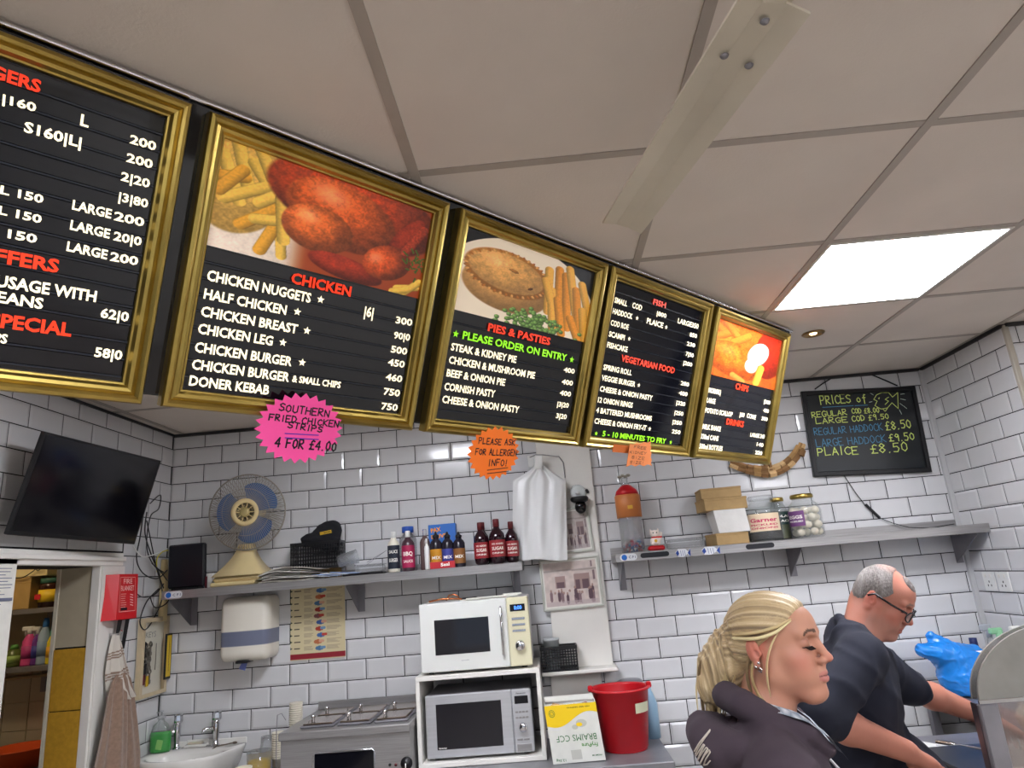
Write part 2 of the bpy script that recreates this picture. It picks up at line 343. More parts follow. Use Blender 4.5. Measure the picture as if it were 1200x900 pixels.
# tiles
_tm = {}
def tile_mesh(w, h):
    k = (round(w, 3), round(h, 3))
    if k in _tm: return _tm[k]
    i = min(.011, w*.3, h*.3); e = .0012; t = .0046
    vs = [(0, 0, 0), (w, 0, 0), (w, 0, h), (0, 0, h), (0, -e, 0), (w, -e, 0), (w, -e, h), (0, -e, h), (i, -t, i), (w-i, -t, i), (w-i, -t, h-i), (i, -t, h-i)]
    fs = [(0, 1, 5, 4), (1, 2, 6, 5), (2, 3, 7, 6), (3, 0, 4, 7), (4, 5, 9, 8), (5, 6, 10, 9), (6, 7, 11, 10), (7, 4, 8, 11), (8, 9, 10, 11)]
    me = bpy.data.meshes.new('tile'); me.from_pydata(vs, [], fs); me.materials.append(M_tile); _tm[k] = me; return me
def lay(wall, org, rz, x_lo, x_hi, z_lo, z_hi, xo, zo, par, holes=(), name='tile', limit=300):
    """metro tiles: rows under line zo, joints xo + i*TW, shifted half on rows of parity par"""
    g = .0046; items = []; c, s = math.cos(rz), math.sin(rz)
    j = int(math.floor((zo-z_hi)/TH)); 
    while zo-j*TH > z_lo:
        zt = min(zo-j*TH-g/2, z_hi); zb = max(zo-(j+1)*TH+g/2, z_lo)
        if zt-zb > .012:
            off = xo+(TW/2 if (j+par) % 2 else 0); i = int(math.floor((x_lo-off)/TW))
            while off+i*TW < x_hi:
                a = max(off+i*TW+g/2, x_lo+.001); b = min(off+(i+1)*TW-g/2, x_hi-.001)
                segs = [(a, b, zb, zt)]
                for (ha, hb, hz0, hz1) in holes:
                    new = []
                    for (p, q, u, v) in segs:
                        if q <= ha or p >= hb or v <= hz0 or u >= hz1: new.append((p, q, u, v)); continue
                        if p < ha: new.append((p, ha, u, v))
                        if q > hb: new.append((hb, q, u, v))
                        pp, qq = max(p, ha), min(q, hb)
                        if v > hz1: new.append((pp, qq, max(u, hz1), v))
                        if u < hz0: new.append((pp, qq, u, min(v, hz0)))
                    segs = new
                for (p, q, u, v) in segs:
                    if q-p > .012 and v-u > .012:
                        P = np.array([org[0]+c*p, org[1]+s*p, u]); C2 = np.array([org[0]+c*(p+q)/2, org[1]+s*(p+q)/2, (u+v)/2])
                        px = pj(C2); d = np.linalg.norm(C2-CAM); inf = (-20 < px[0] < 1220 and -20 < px[1] < 920)
                        items.append((0 if inf else 1, d/math.sqrt((q-p)*(v-u)), P, q-p, v-u))
                i += 1
        j += 1
    items.sort(key=lambda t: t[:2]); PL = WM[wall.name].translation
    for n, (_, _, P, w_, h_) in enumerate(items[:limit]):
        o = bpy.data.objects.new(name, tile_mesh(w_, h_)); COL.objects.link(o); o.parent = wall
        o.location = Vector(P)-PL; o.rotation_euler = (random.uniform(-.004, .004), 0, rz+random.uniform(-.0015, .0015))
    if len(items) > limit:
        mb = MB()
        for (_, _, P, w_, h_) in items[limit:]:
            me = tile_mesh(w_, h_); mb.add([v.co[:] for v in me.vertices], [tuple(p.vertices) for p in me.polygons], 0, T=TR(P, rz))
        mb.build('tile_field', M_tile, wall, kind='stuff')
lay(wall_back, (0, 0), 0, XL, 2.35, .3, ZC, 0, 2.67, 0, limit=160)
lay(wall_back, (0, 0), 0, 2.3505, XR-.004, .3, ZC, 2.4479+TW/2-TW*0, 2.67-.4143+4*TH, 0, limit=139)
# left wall runs along +y, its face looks to +x : local x axis = -y direction needs rz=+90deg with normal +x
lay(wall_left, (XL, 0), PI/2, -2.6, -.001, .3, ZC, -.926, 2.67, 1, holes=((DY0-.5, DY1+.19, 0, 1.985),), limit=200)
lay(wall_right, (XR, 0), -PI/2, .001, -YP-.012, .5, ZC, .115, 2.66, 0, limit=150)
lay(wall_pier, (0, YP), 0, XR+.012, 5.6, .5, ZC, XR+.05, 2.66, 0, limit=150)
# corner trims
structure('trim_1', MB().box((XR-.026, -.020, .3), (XR+.002, .001, ZC-.006), bev=.004), mat('trim_white', 'b4b4b4', .5))
structure('trim_2', MB().box((XR-.010, YP-.010, 0), (XR+.014, YP+.010, ZC-.006), bev=.003), mat('trim_beige', 'aaa396', .5))
# perimeter trims under the ceiling
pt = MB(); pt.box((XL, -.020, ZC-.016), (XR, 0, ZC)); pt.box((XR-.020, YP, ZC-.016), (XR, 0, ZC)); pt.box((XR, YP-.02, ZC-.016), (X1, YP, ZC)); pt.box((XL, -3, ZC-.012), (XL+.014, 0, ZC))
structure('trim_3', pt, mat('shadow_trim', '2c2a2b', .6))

# ceiling : backing, grid bars and panels each a piece
ceiling = structure('ceiling', MB().box((XL-.28, Y0, ZC+.03), (X1+.1, .12, ZC+.1)), M_ceil)
GX = [1.882+.602*k for k in range(-4, 9)]; GY = [-2.385+.598*k for k in range(-9, 5)]
gx = [x for x in GX if XL < x < X1]; gy = [y for y in GY if Y0 < y < -.02]
XS = [XL]+[x for x in gx if x-XL > .05]+[X1]; YS = [Y0]+gy+[0.0]
LIGHTS = {(3.086, -1.787): 'visible', (1.28, -1.787): 'hidden', (1.28, -4.18): 1, (3.086, -4.78): 1, (4.89, -3.58): 1, (1.28, -6.57): 1, (3.086, -6.57): 1, (4.89, -5.97): 1}
PL = WM['ceiling'].translation
def cpart(name, a, b, m, bev=0.): return MB().box(a, b, bev=bev).build(name, m, ceiling)
for i in range(len(XS)-1):
    for j in range(len(YS)-1):
        a, b, c, d = XS[i], XS[i+1], YS[j], YS[j+1]
        if c > YP-.01 and a > XR: continue
        lit = any(abs(a-k[0]) < .06 and abs(c-k[1]) < .06 for k in LIGHTS)
        if lit: continue
        o = cpart('ceiling_panel', (a+.006, c+.006, ZC+.002), (b-.006, d-.006, ZC+.016), M_ceil)
for x in XS[1:-1]: cpart('ceiling_bar', (x-.012, Y0, ZC-.001), (x+.012, 0 if x < XR else YP, ZC+.02), M_tbar)
for j, y in enumerate(YS[1:-1]):
    for i in range(len(XS)-1): cpart('ceiling_bar', (XS[i]+.0125, y-.012, ZC-.0005), (XS[i+1]-.0125, y+.012, ZC+.02), M_tbar)
# pantry beyond the doorway
pn = MB(); pn.box((-1.6, .42, 0), (XL-TWL, .54, ZC)); pn.box((-1.7, -2.6, 0), (-1.6, .54, ZC)); pn.box((-1.6, -2.7, 0), (XL-TWL, -2.6, ZC)); pn.box((XL-.13, .13, 0), (XL-.10, .42, ZC))
wall_pantry = structure('wall_pantry', pn, mat('pantry_plaster', 'b3a78f', .7, var=.06))
structure('ceiling_pantry', MB().box((-1.7, -2.7, ZC-.2), (XL-TWL, .54, ZC-.1)), M_white)
M_ptile = mat('pantry_tile', 'b6ad99', .35, var=.04, scale=6)
for r in range(6):
    for c in range(7):
        MB().box((-1.30+c*.152, .412, .62+r*.152), (-1.30+c*.152+.148, .42, .62+r*.152+.148)).build('tile', M_ptile, wall_pantry)
# reveal of the thick wall: beige board above, yellow tiles below
rv = MB().box((XL-TWL, DY1-.004, 1.565), (XL-.012, DY1+.001, DZ)); rv.build('reveal_board', mat('beige_board', 'aca28c', .7, var=.04), wall_left)
M_yel = mat('yellow_tile', 'b58a2c', .45, var=.12, scale=60, bump=.2)
for k in range(5): MB().box((XL-TWL+.012, DY1-.010, 1.562-.262*(k+1)), (XL-.020, DY1, 1.558-.262*k), bev=.002).build('yellow_tile', M_yel, wall_left)
MB().box((XL-TWL-.006, DY1-.012, 0), (XL-TWL+.010, DY1, DZ)).build('edge_strip', mat('pale_strip', 'c5beac', .5), wall_left)
# door casing
door = structure('door_1', MB().box((XL-.02, DY1-.012, 0), (XL+.022, DY1+.180, DZ), bev=.003), M_white)
MB().box((XL+.0215, DY1-.004, 0), (XL+.030, DY1+.020, DZ), bev=.002).build('casing_bead', M_white, door)
MB().box((XL-.02, -1.75, DZ), (XL+.024, DY1+.16, DZ+.062), bev=.004).build('casing_head', M_white, door)
MB().box((XL+.0235, -1.75, DZ+.022), (XL+.036, DY1+.165, DZ+.044), bev=.004).build('casing_moulding', M_white, door)
MB().box((XL-.02, -1.40, 0), (XL+.022, DY0+.012, DZ), bev=.003).build('casing_side', M_white, door)

# boxed-in white column on the back wall, with a small ledge
colm = MB().box((2.105, -.035, 1.235), (2.402, 0, ZC), bev=.003).box((2.075, -.03, .9), (2.335, 0, 1.235), bev=.003)
structure('trim_4', colm, M_white)
ledge = solo('ledge_shelf', MB().box((2.035, -.155, 1.222), (2.415, -.001, 1.240), bev=.004), M_white, 'small white painted ledge on the boxed column behind the red bucket', 'shelf')

# ceiling light panels
M_lamp = mat('lamp_diffuser', 'ffffff', .5, emit='f4f6ff', es=PANEL_E)
for (x, y), v in LIGHTS.items():
    X = min(XS, key=lambda q: abs(q-x)); Yy = min(YS, key=lambda q: abs(q-y))
    t = thing('ceiling_light', 'bright square white light panel set in the ceiling' if v == 'visible' else 'square light panel above the worktop, hidden behind the menu boards' if v == 'hidden' else 'square light panel over the customer side, %s' % {(1.28, -4.18): 'just behind the viewer on the left', (3.086, -4.78): 'behind the viewer in the middle', (4.89, -3.58): 'to the right of the viewer', (1.28, -6.57): 'by the window on the left', (3.086, -6.57): 'by the window in the middle', (4.89, -5.97): 'by the window on the right'}[(x, y)], 'light', (X+.3, Yy+.3, ZC), group='light panels over the customer side' if v == 1 else None)
    MB().box((X+.02, Yy+.02, ZC-.002), (X+.58, Yy+.58, ZC+.012)).build('diffuser', M_lamp, t)
    f = MB()
    for a, b in (((X+.01, Yy+.01), (X+.59, Yy+.02)), ((X+.01, Yy+.578), (X+.59, Yy+.588)), ((X+.01, Yy+.02), (X+.02, Yy+.578)), ((X+.58, Yy+.02), (X+.59, Yy+.578))): f.box((*a, ZC-.004), (*b, ZC+.012))
    f.build('frame', M_white, t)
p = at(953, 391, 2, ZC)
t = thing('downlight', 'small round brass recessed spotlight beside the light panel', 'light', p)
MB().lathe([(.032, .001), (.036, -.006), (.046, -.005), (.050, 0)], p, 32).build('bezel', mat('brass', 'a8875a', .3, .9), t)
MB().lathe([(.0, .010), (.022, .010), (.032, .002)], p, 24).build('reflector', mat('dark_brass', '6b5136', .3, .9), t)
MB().lathe([(0, -.002), (.014, -.003), (.018, .003), (.018, .008)], p, 20).build('bulb', mat('warm_bulb', 'ffe0a8', .5, emit='ffd9a0', es=SPOT_E), t)

# ceiling fan: the blade over the counter is in view
hub = np.array([2.575, -3.34, 2.45]); t = thing('ceiling_fan', 'white ceiling fan whose long worn blade crosses above the counter', 'fan', (hub[0], hub[1], 2.40))
M_fan = mat('fan_white', 'cbc3b0', .45, var=.10, scale=4)
MB().lathe([(.0, -.06), (.09, -.055), (.11, -.02), (.11, .05), (.06, .08), (.015, .09), (.015, ZC-hub[2])], hub, 32).build('motor', M_fan, t)
A = at(729, 268, 2, 2.45); ang = math.atan2(A[1]-hub[1], A[0]-hub[0])
L0 = math.hypot(A[0]-hub[0], A[1]-hub[1])
for k in range(3):
    th = ang+k*2*PI/3; d = np.array([math.cos(th), math.sin(th), 0]); s_ = np.array([-math.sin(th), math.cos(th), 0])
    T = basis(hub, d, s_, (0, 0, 1)); vs = []; n = 14
    for i in range(n+1):
        r = .335+(L0-.335)*i/n; wd = .050-.006*i/n
        for q in (-1, -.35, .3, 1): vs += [(r, wd*q, .010*(1-abs(q))+.012*q)]
    m = len(vs); vs += [(x, y, z+.005) for x, y, z in vs]; fs = []
    for i in range(n):
        for q in range(3):
            a = i*4+q; fs += [(a, a+1, a+5, a+4), (m+a, m+a+4, m+a+5, m+a+1)]
        fs += [(i*4, i*4+4, m+i*4+4, m+i*4), (i*4+3, m+i*4+3, m+i*4+7, i*4+7)]
    fs += [(0, m, m+1, 1), (1, m+1, m+2, 2), (2, m+2, m+3, 3)]; e = n*4; fs += [(e, e+1, m+e+1, m+e), (e+1, e+2, m+e+2, m+e+1), (e+2, e+3, m+e+3, m+e+2)]
    b = MB().add(vs, fs, smooth=False, T=T).build('blade', M_fan, t)
    for (r, y) in ((.365, .0), (.440, .022), (.445, -.020)): MB().lathe([(0, -.004), (.005, -.003), (.007, 0)], (r, y, .0+.012*y/.05), 12, T=T).build('screw', M_steeld, b)
    MB().box((.09, -.018, .004), (.34, .018, .012), bev=.003, T=T).box((.30, -.032, .012), (.47, .032, .017), bev=.003, T=T).build('blade_arm', M_fan, t)

# ------------------------------------------------------------------ menu boards: a dark canopy panel hung from the ceiling, leaning forward
BP = np.array([1.3733, -3.0775, 3.0010]); BH = np.array([.69690, .71717, 0]); BU = np.array([.25253, -.24539, .93595]); BN = np.cross(BH, BU)
BT = basis(BP, BH, BU, BN)
def bsv(x, y, off=0.):
    d = ray(x, y); P = BP+BN*off; t = ((P-CAM)@BN)/(d@BN); X = CAM+d*t-BP; return np.array([X@BH, X@BU])
VT, VB = -.4001, -.9720
bk = solo('menu_backing', MB(BT).box((-.37, -.955, -.10), (2.86, -.3725, -.012), bev=.004), M_blk, 'long glossy black backing panel that carries the row of gold framed menus', 'panel')
MB(BT).tube([(-.37, -.382, -.006), (2.86, -.382, -.006)], .006, 8).build('top_edge_strip', M_chrome, bk)  # chrome stands in for the highlight running along the dark edge trim
def frame_rails(T, s0, s1, v0, v1, prof, m, parent, name='frame_rail'):
    C4 = [(s0, v0), (s1, v0), (s1, v1), (s0, v1)]; ins = [(1, 1), (-1, 1), (-1, -1), (1, -1)]
    for i in range(4):
        a, b = C4[i], C4[(i+1) % 4]; ia, ib = ins[i], ins[(i+1) % 4]; vs = []; n = len(prof)
        for (c, q) in ((a, ia), (b, ib)):
            for (k, h) in prof: vs.append((c[0]+q[0]*k, c[1]+q[1]*k, h))
        fs = [(k, (k+1) % n, n+(k+1) % n, n+k)[::-1] for k in range(n)]+[tuple(range(n)), tuple(range(n, 2*n))[::-1]]
        MB(T).add(vs, fs).build(name, m, parent)
GP = [(0, -.012), (0, .012), (.003, .018), (.009, .020), (.014, .016), (.0155, .012), (.022, .016), (.028, .014), (.0325, .006), (.036, .005), (.037, -.002), (.037, -.012)]
def cub(*a): return [tuple(a[i:i+2]) for i in range(0, len(a), 2)]
def crop(ox, oy, s): return lambda x, y: (ox+x/s, oy+y/s)
def menu(label, s0, s1, picture=None, rows=(), piccorners=None, cr=None):
    org = BP+BH*((s0+s1)/2)+BU*VB
    t = thing('menu_board', label, 'menu board', org, group='gold framed menu boards')
    frame_rails(BT, s0, s1, VB, VT, GP, M_gold, t)
    MB(BT).box((s0+.034, VB+.034, -.011), (s1-.034, VT-.034, -.004)).build('board_panel', M_blk, t)
    Pf = cr
    top = VT-.04
    if picture is not None:
        q = [bsv(*Pf(*c), -.002) for c in piccorners]
        # picture kept inside the frame opening
        yv = (q[2][1]+q[3][1])/2; tv = min(VT-.036, (q[0][1]+q[1][1])/2+.004); a = max(q[0][0], s0+.036) if q[0][0]-s0 < .06 else q[0][0]
        a, b = s0+.037, s1-.037
        W3 = lambda s, v: BP+BH*s+BU*v+BN*(-.002)
        image_panel('picture', picture, [W3(a, tv), W3(b, tv), W3(b, yv), W3(a, yv)], M_printlit, t); top = yv-.002
    ys = []
    by = {}
    for (kind, s, p0, p1, cap) in rows:
        a = bsv(*Pf(*p0), .001); b = bsv(*Pf(*p1), .001)
        if kind != 'star': by.setdefault(round(a[1], 4), a[1])
    # letter rails: one strip per row of letters
    pitch = .0325; n = int((top-(VB+.04))/pitch)
    for i in range(n):
        z = top-i*pitch
        MB(BT).box((s0+.038, z-pitch+.0035, -.0042), (s1-.038, z-.0005, -.0018), bev=.001).build('letter_strip', M_blk, t)
        MB(BT).box((s0+.038, z-pitch, -.0042), (s1-.038, z-pitch+.003, .0000)).build('letter_rail', M_rail, t)
    for (kind, s, p0, p1, cap) in rows:
        a = bsv(*Pf(*p0), .001); b = bsv(*Pf(*p1), .001)
        c2 = bsv(*Pf(p0[0]+cap*.17, p0[1]-cap), .001); ch = abs(c2[1]-a[1])
        mb = MB(BT); M = {'w': M_txtw, 'r': M_txtr, 'g': M_txtg, 'y': M_txtw, 'sw': M_txtw, 'sg': M_txtg}[kind]
        if kind in ('sw', 'sg'):
            r = ch*.62; mb.add([(a[0]+x*r, a[1]+y*r+r*.6, .0024) for x, y in STAR]+[(a[0], a[1]+r*.6, .0024)], [(10, (i+1) % 10, i) for i in range(10)]); mb.build('star', M, t); continue
        b = np.array([min(b[0], s1-.043), a[1]+(b[1]-a[1])*.35]); a = np.array([max(a[0], s0+.047) if a[0] > s0-.03 else a[0], a[1]])
        put_text(mb, s, a, b, ch, .0024, off=.035 if kind == 'r' else .028, m=0)
        if mb.v: mb.build('lettering', M, t)
    return t
def W_(s, x0, y0, x1, y1, cap=17): return ('w', s, (x0, y0), (x1, y1), cap)
def R_(s, x0, y0, x1, y1, cap=20): return ('r', s, (x0, y0), (x1, y1), cap)
def G_(s, x0, y0, x1, y1, cap=20): return ('g', s, (x0, y0), (x1, y1), cap)
def S_(x, y, c=18, k='sw'): return (k, '*', (x, y), (x+5, y), c)

# printed food pictures (flat photographs)
def pic_chicken():
    P = Paint(260, 150, (.86, .80, .70)); y = (.93, .74, .30); y2 = (.88, .62, .18)
    P.ell(.06, .9, .5, .5, 0, (.90, .82, .74), shade=.1); 
    P.blend(sstep(.72, .8, P.x)*1, np.array((.80, .66, .22)))
    for a in [(.0, .1, .10, .55), (.05, -.05, .13, .42), (.12, .1, .2, .3), (.14, -.05, .22, .25), (-.02, .3, .06, .2), (.02, .55, .2, .3), (.1, .75, .27, .45), (.16, .5, .3, .25), (.2, .95, .28, .5), (.15, .65, .3, .58), (.26, .35, .3, .8), (.3, .95, .27, .6)]:
        P.bar(*a, .045, y if random.random() < .6 else y2)
    P.blend(sstep(.30, .42, P.x)*(P.y > -1), (.60, .24, .08)); P.ell(.10, .35, .34, .5, .2, (.86, .66, .3), shade=.3, tex=.4)
    for a in [(.0, .1, .10, .55), (.05, -.05, .13, .42), (.12, .1, .2, .3), (.14, -.05, .22, .25), (.02, .55, .2, .3), (.1, .75, .27, .45), (.16, .5, .3, .25), (.2, .95, .28, .5), (.15, .65, .3, .58), (.26, .35, .3, .8), (-.02, .35, .12, .28), (.0, .5, .1, .2)]:
        P.bar(*a, .055, y if random.random() < .6 else y2)
    P.ell(.62, .22, .78, .42, .10, (.70, .24, .08), shade=.55, tex=.5)
    P.ell(.55, .36, .50, .34, .25, (.80, .34, .12), shade=.5, tex=.5, hl=.22)
    P.ell(.44, .56, .30, .24, .1, (.82, .38, .14), shade=.5, tex=.5, hl=.2)
    P.ell(.60, .88, .34, .12, .15, (.62, .18, .08), shade=.5, tex=.4)
    P.ell(.88, .38, .10, .30, .5, (.60, .18, .07), shade=.4, tex=.4)
    P.ell(.80, .70, .24, .19, -.55, (.78, .30, .10), shade=.55, tex=.45, hl=.2)
    P.bar(.88, .55, .98, .2, .05, (.66, .22, .1), tex=.4)
    for a in [(.86, .95, .99, .88), (.9, 1.0, 1.0, .8), (.84, 1., .93, .93)]: P.bar(*a, .04, (.95, .76, .3))
    for k in range(26):
        x = random.uniform(.90, 1.0); yy = random.uniform(.45, .8); P.bar(x, yy, x+random.uniform(-.03, .03), yy+random.uniform(-.06, .06), .010, (.28, .36, .08))
    return P.a
def pic_pie():
    P = Paint(220, 170, (.93, .86, .76))
    r = ((P.x-.45)/.62)**2+((P.y-.78)/.84)**2; P.blend(sstep(.98, 1.0, r), (.03, .03, .04))
    P.ell(.33, .58, .42, .30, .12, (.80, .58, .32), shade=.35, tex=.2)
    P.ell(.33, .40, .42, .28, .12, (.74, .47, .20), shade=.3, tex=.2)
    P.ell(.32, .39, .37, .235, .12, (.85, .62, .34), shade=.25, tex=.3, hl=.1)
    for k in range(44):
        th = 2*PI*k/44; P.ell(.33+math.cos(th)*.39/P.asp, .40+math.sin(th)*.26, .022, .014, th, (.70, .42, .16) if k % 2 else (.86, .62, .33), shade=.2)
    P.ell(.5, .5, .03, .016, -.6, (.35, .2, .08)); P.ell(.36, .34, .05, .02, .2, (.70, .45, .2))
    cc = (.93, .68, .27)
    for a in [(.62, .15, .66, .75), (.70, .1, .75, .8), (.66, .4, .72, .95), (.76, .15, .84, .9), (.78, .05, .9, .7), (.86, .3, .95, .95), (.9, .2, 1.02, .7), (.6, .3, .68, .6), (.72, .5, .8, 1.0), (.94, .55, 1., 1.), (.84, .7, .95, 1.02)]:
        P.bar(*a, .05, cc if random.random() < .6 else (.88, .56, .16))
    for k in range(150):
        x = random.gauss(.53, .12); yy = random.gauss(.93, .08)
        if yy > .72+abs(x-.5)*.4: P.ell(x, yy, .026, .026, 0, (.42, .58, .26), shade=.5, tex=.05, hl=.15)
    return P.a
def pic_fish():
    P = Paint(150, 130, (.80, .25, .10)); P.ell(.5, .5, 1, .8, 0, (.86, .36, .10), shade=.2, tex=.5)
    for a in [(.0, .1, .2, .3), (.05, .3, .3, .1), (.1, .0, .35, .25), (.25, .35, .5, .12), (.0, .45, .2, .35)]: P.bar(*a, .07, (.93, .50, .16))
    P.ell(.35, .65, .55, .32, .15, (.90, .38, .10), shade=.45, tex=.6, hl=.1); P.ell(.85, .35, .3, .5, .1, (.74, .16, .08), shade=.4, tex=.4)
    P.ell(.66, .42, .17, .25, .5, (.95, .92, .86), shade=.2, tex=.1); P.ell(.58, .66, .12, .14, .2, (.90, .84, .76), shade=.2)
    P.bar(.74, .62, .68, .98, .07, (.95, .68, .22)); P.bar(.3, .9, .5, 1., .06, (.90, .5, .2))
    return P.a

# board 1 (mostly outside the frame on the left)
menu('gold framed menu nearest the camera, cut by the left edge of the photo', .3545-.70, .3545, None, [
 R_('BURGERS', -130, 84, 95, 152, 30), W_('|160', 5, 181, 85, 195, 20), W_('L', 187, 233, 207, 238, 26), W_('200', 303, 275, 365, 290, 20), W_('S160|L|', 55, 248, 190, 280, 24), W_('200', 295, 318, 357, 332, 20),
 W_('2|20', 282, 362, 350, 378, 20), W_('|3|80', 277, 410, 346, 425, 20), W_('SMALL 150', -120, 366, 102, 407, 20), W_('LARGE', 168, 430, 260, 450, 22), W_('200', 266, 455, 337, 468, 20),
 W_('SMALL 150', -125, 414, 97, 458, 20), W_('LARGE', 163, 477, 256, 498, 22), W_('20|0', 265, 502, 332, 514, 20), W_('150', 17, 497, 86, 506, 20), W_('LARGE', 155, 527, 250, 547, 22), W_('200', 257, 550, 325, 558, 20),
 R_('OFFERS', -70, 543, 138, 570, 32), W_('SAUSAGE WITH', -62, 602, 226, 637, 28), W_('BEANS', -36, 643, 100, 661, 26), W_('62|0', 234, 683, 300, 693, 22), R_('SPECIAL', -28, 703, 167, 721, 32), W_('CHIPS', -75, 732, 15, 747, 22), W_('58|0', 220, 775, 287, 783, 22)],
 cr=crop(0, 30, 2))
menu('large gold framed chicken menu with a roast chicken and chips picture', .3871, .9650, pic_chicken(), [
 R_('CHICKEN', 370, 487, 532, 523, 28), W_('CHICKEN NUGGETS', 135, 478, 423, 541, 28), S_(450, 540), W_('HALF CHICKEN', 128, 528, 357, 573, 27), S_(387, 573), W_('CHICKEN BREAST', 118, 575, 387, 625, 27), S_(413, 624),
 W_('CHICKEN LEG', 110, 622, 320, 657, 27), S_(348, 656), W_('CHICKEN BURGER', 100, 672, 372, 712, 27), S_(400, 710), W_('CHICKEN BURGER', 94, 719, 365, 754, 27), W_('& SMALL CHIPS', 373, 755, 504, 772, 18), W_('DONER KEBAB', 85, 763, 310, 790, 27),
 W_('|6|', 568, 577, 592, 581, 26), W_('300', 653, 596, 698, 602, 18), W_('90|0', 648, 637, 692, 643, 18), W_('500', 640, 675, 684, 681, 18), W_('450', 632, 710, 677, 717, 18), W_('460', 626, 750, 670, 757, 18), W_('750', 620, 789, 664, 796, 18), W_('750', 614, 829, 658, 834, 18)],
 [(185, 105), (750, 300), (712, 530), (142, 385)], crop(180, 120, 2.3077))
menu('gold framed pies and pasties menu with a round pie picture', 1.0022, 1.5825, pic_pie(), [
 R_('PIES & PASTIES', 273, 472, 492, 522, 27), S_(160, 492, 22, 'sg'), G_('PLEASE ORDER ON ENTRY', 184, 500, 550, 578, 27), S_(568, 582, 20, 'sg'), W_('STEAK & KIDNEY PIE', 128, 537, 373, 584, 26), W_('CHICKEN & MUSHROOM PIE', 120, 583, 438, 640, 26),
 W_('BEEF & ONION PIE', 110, 629, 333, 665, 26), W_('CORNISH PASTY', 101, 677, 298, 706, 26), W_('CHEESE & ONION PASTY', 93, 722, 382, 763, 26), W_('400', 540, 617, 578, 623, 17), W_('400', 533, 659, 572, 665, 17), W_('400', 526, 698, 565, 704, 17), W_('|3|20', 517, 738, 557, 743, 17), W_('3|20', 513, 779, 550, 783, 17)],
 [(195, 105), (645, 265), (600, 508), (150, 398)], crop(480, 230, 3))
menu('gold framed text-only fish and vegetarian menu with no picture', 1.6049, 2.1934, None, [
 R_('FISH', 328, 195, 380, 208, 22), W_('SMALL', 160, 184, 222, 205, 22), W_('COD', 243, 209, 282, 221, 22), W_('|800', 343, 240, 382, 249, 17), W_('LARGE350', 428, 271, 512, 292, 20), W_('HADDOCK', 152, 229, 244, 254, 22), S_(263, 258, 16), W_('PLAICE', 302, 272, 368, 292, 22), S_(381, 295, 16), W_('850', 476, 325, 506, 331, 16),
 W_('COD ROE', 143, 276, 228, 297, 22), W_('230', 465, 362, 498, 370, 16), W_('SCAMPI', 133, 321, 212, 341, 22), S_(231, 342, 16), W_('7|50', 460, 403, 492, 411, 16), W_('FISHCAKE', 127, 366, 224, 388, 22), W_('|200', 451, 440, 486, 448, 16), R_('VEGETARIAN FOOD', 198, 425, 415, 476, 26),
 W_('SPRING ROLL', 112, 457, 241, 482, 22), W_('280', 440, 522, 473, 530, 16), W_('VEGGIE BURGER', 103, 500, 255, 530, 22), S_(270, 530, 16), W_('400', 433, 562, 467, 569, 16), W_('CHEESE & ONION PASTY', 97, 545, 325, 585, 22), W_('|320', 422, 602, 458, 609, 16), W_('12 ONION RINGS', 88, 590, 245, 614, 22), W_('|250', 415, 642, 450, 649, 16),
 W_('4 BATTERED MUSHROOMS', 80, 632, 322, 669, 22), W_('|350', 407, 680, 444, 686, 16), W_('CHEESE & ONION FRY-IT', 72, 676, 300, 709, 22), S_(314, 707, 16), W_('250', 404, 718, 438, 725, 16), S_(97, 726, 16, 'sg'), G_('5 - 10 MINUTES TO FRY', 122, 730, 380, 761, 22), S_(399, 762, 16, 'sg')], None, crop(670, 300, 3.4615))
menu('gold framed chips and drinks menu with a battered fish picture, last in the row', 2.2245, 2.8155, pic_fish(), [
 R_('CHIPS', 662, 538, 714, 552, 24), W_('NORMAL|', 540, 550, 602, 561, 20), W_('|300', 778, 597, 803, 603, 15), W_('LARGE', 531, 590, 580, 600, 20), W_('400', 775, 632, 797, 638, 15), W_('POTATO SCALLOP', 527, 632, 650, 648, 20), W_('|60', 680, 650, 698, 655, 17), W_('CONE', 708, 655, 744, 666, 18), W_('300', 768, 665, 792, 670, 15),
 R_('DRINKS', 625, 682, 695, 694, 24), W_('MILK SHAKE', 515, 698, 602, 711, 20), W_('LARGE 240', 722, 732, 780, 739, 16), W_('330ml CANS', 507, 738, 592, 751, 20), W_('140', 748, 770, 775, 776, 15), W_('500ml BOTTLES', 500, 778, 609, 791, 20), W_('220', 742, 803, 770, 809, 15)],
 [(590, 250), (850, 335), (815, 540), (550, 480)], crop(670, 300, 3.4615))

# star-burst price signs hung on the frames
def burst(label, cx, cy, rx, ry, n, col, lines, off=.03, tilt=0.0, clipx=None, name='star_sign', uls=()):
    c = bsv(cx, cy, off); e = bsv(cx+rx, cy-rx*.0, off); R = abs(e[0]-c[0]); e2 = bsv(cx, cy-ry, off); R2 = abs(e2[1]-c[1])
    poly = [(c[0]+math.cos(2*PI*k/(2*n))*R*(1 if k % 2 else .86), c[1]+math.sin(2*PI*k/(2*n))*R2*(1 if k % 2 else .86)) for k in range(2*n)]
    t = MB(BT).prism(poly, off-.0006, off+.0006).build(name, col, None, label=label, category='sign')
    t.parent = None
    mb = MB(BT)
    for (s, x0, y0, x1, y1, cap, wd) in lines:
        a = bsv(x0, y0, off+.001); b = bsv(x1, y1, off+.001); cc = bsv(x0+cap*.15, y0-cap, off); hand_text(mb, s, a, b, abs(cc[1]-a[1]), wd, off+.0012)
    for (x0, y0, x1, y1) in uls: ribbon(mb, [bsv(x0, y0, off+.001), bsv(x1, y1, off+.001)], .0022, off+.0013)
    mb.build('handwriting', M_ink, t); return t
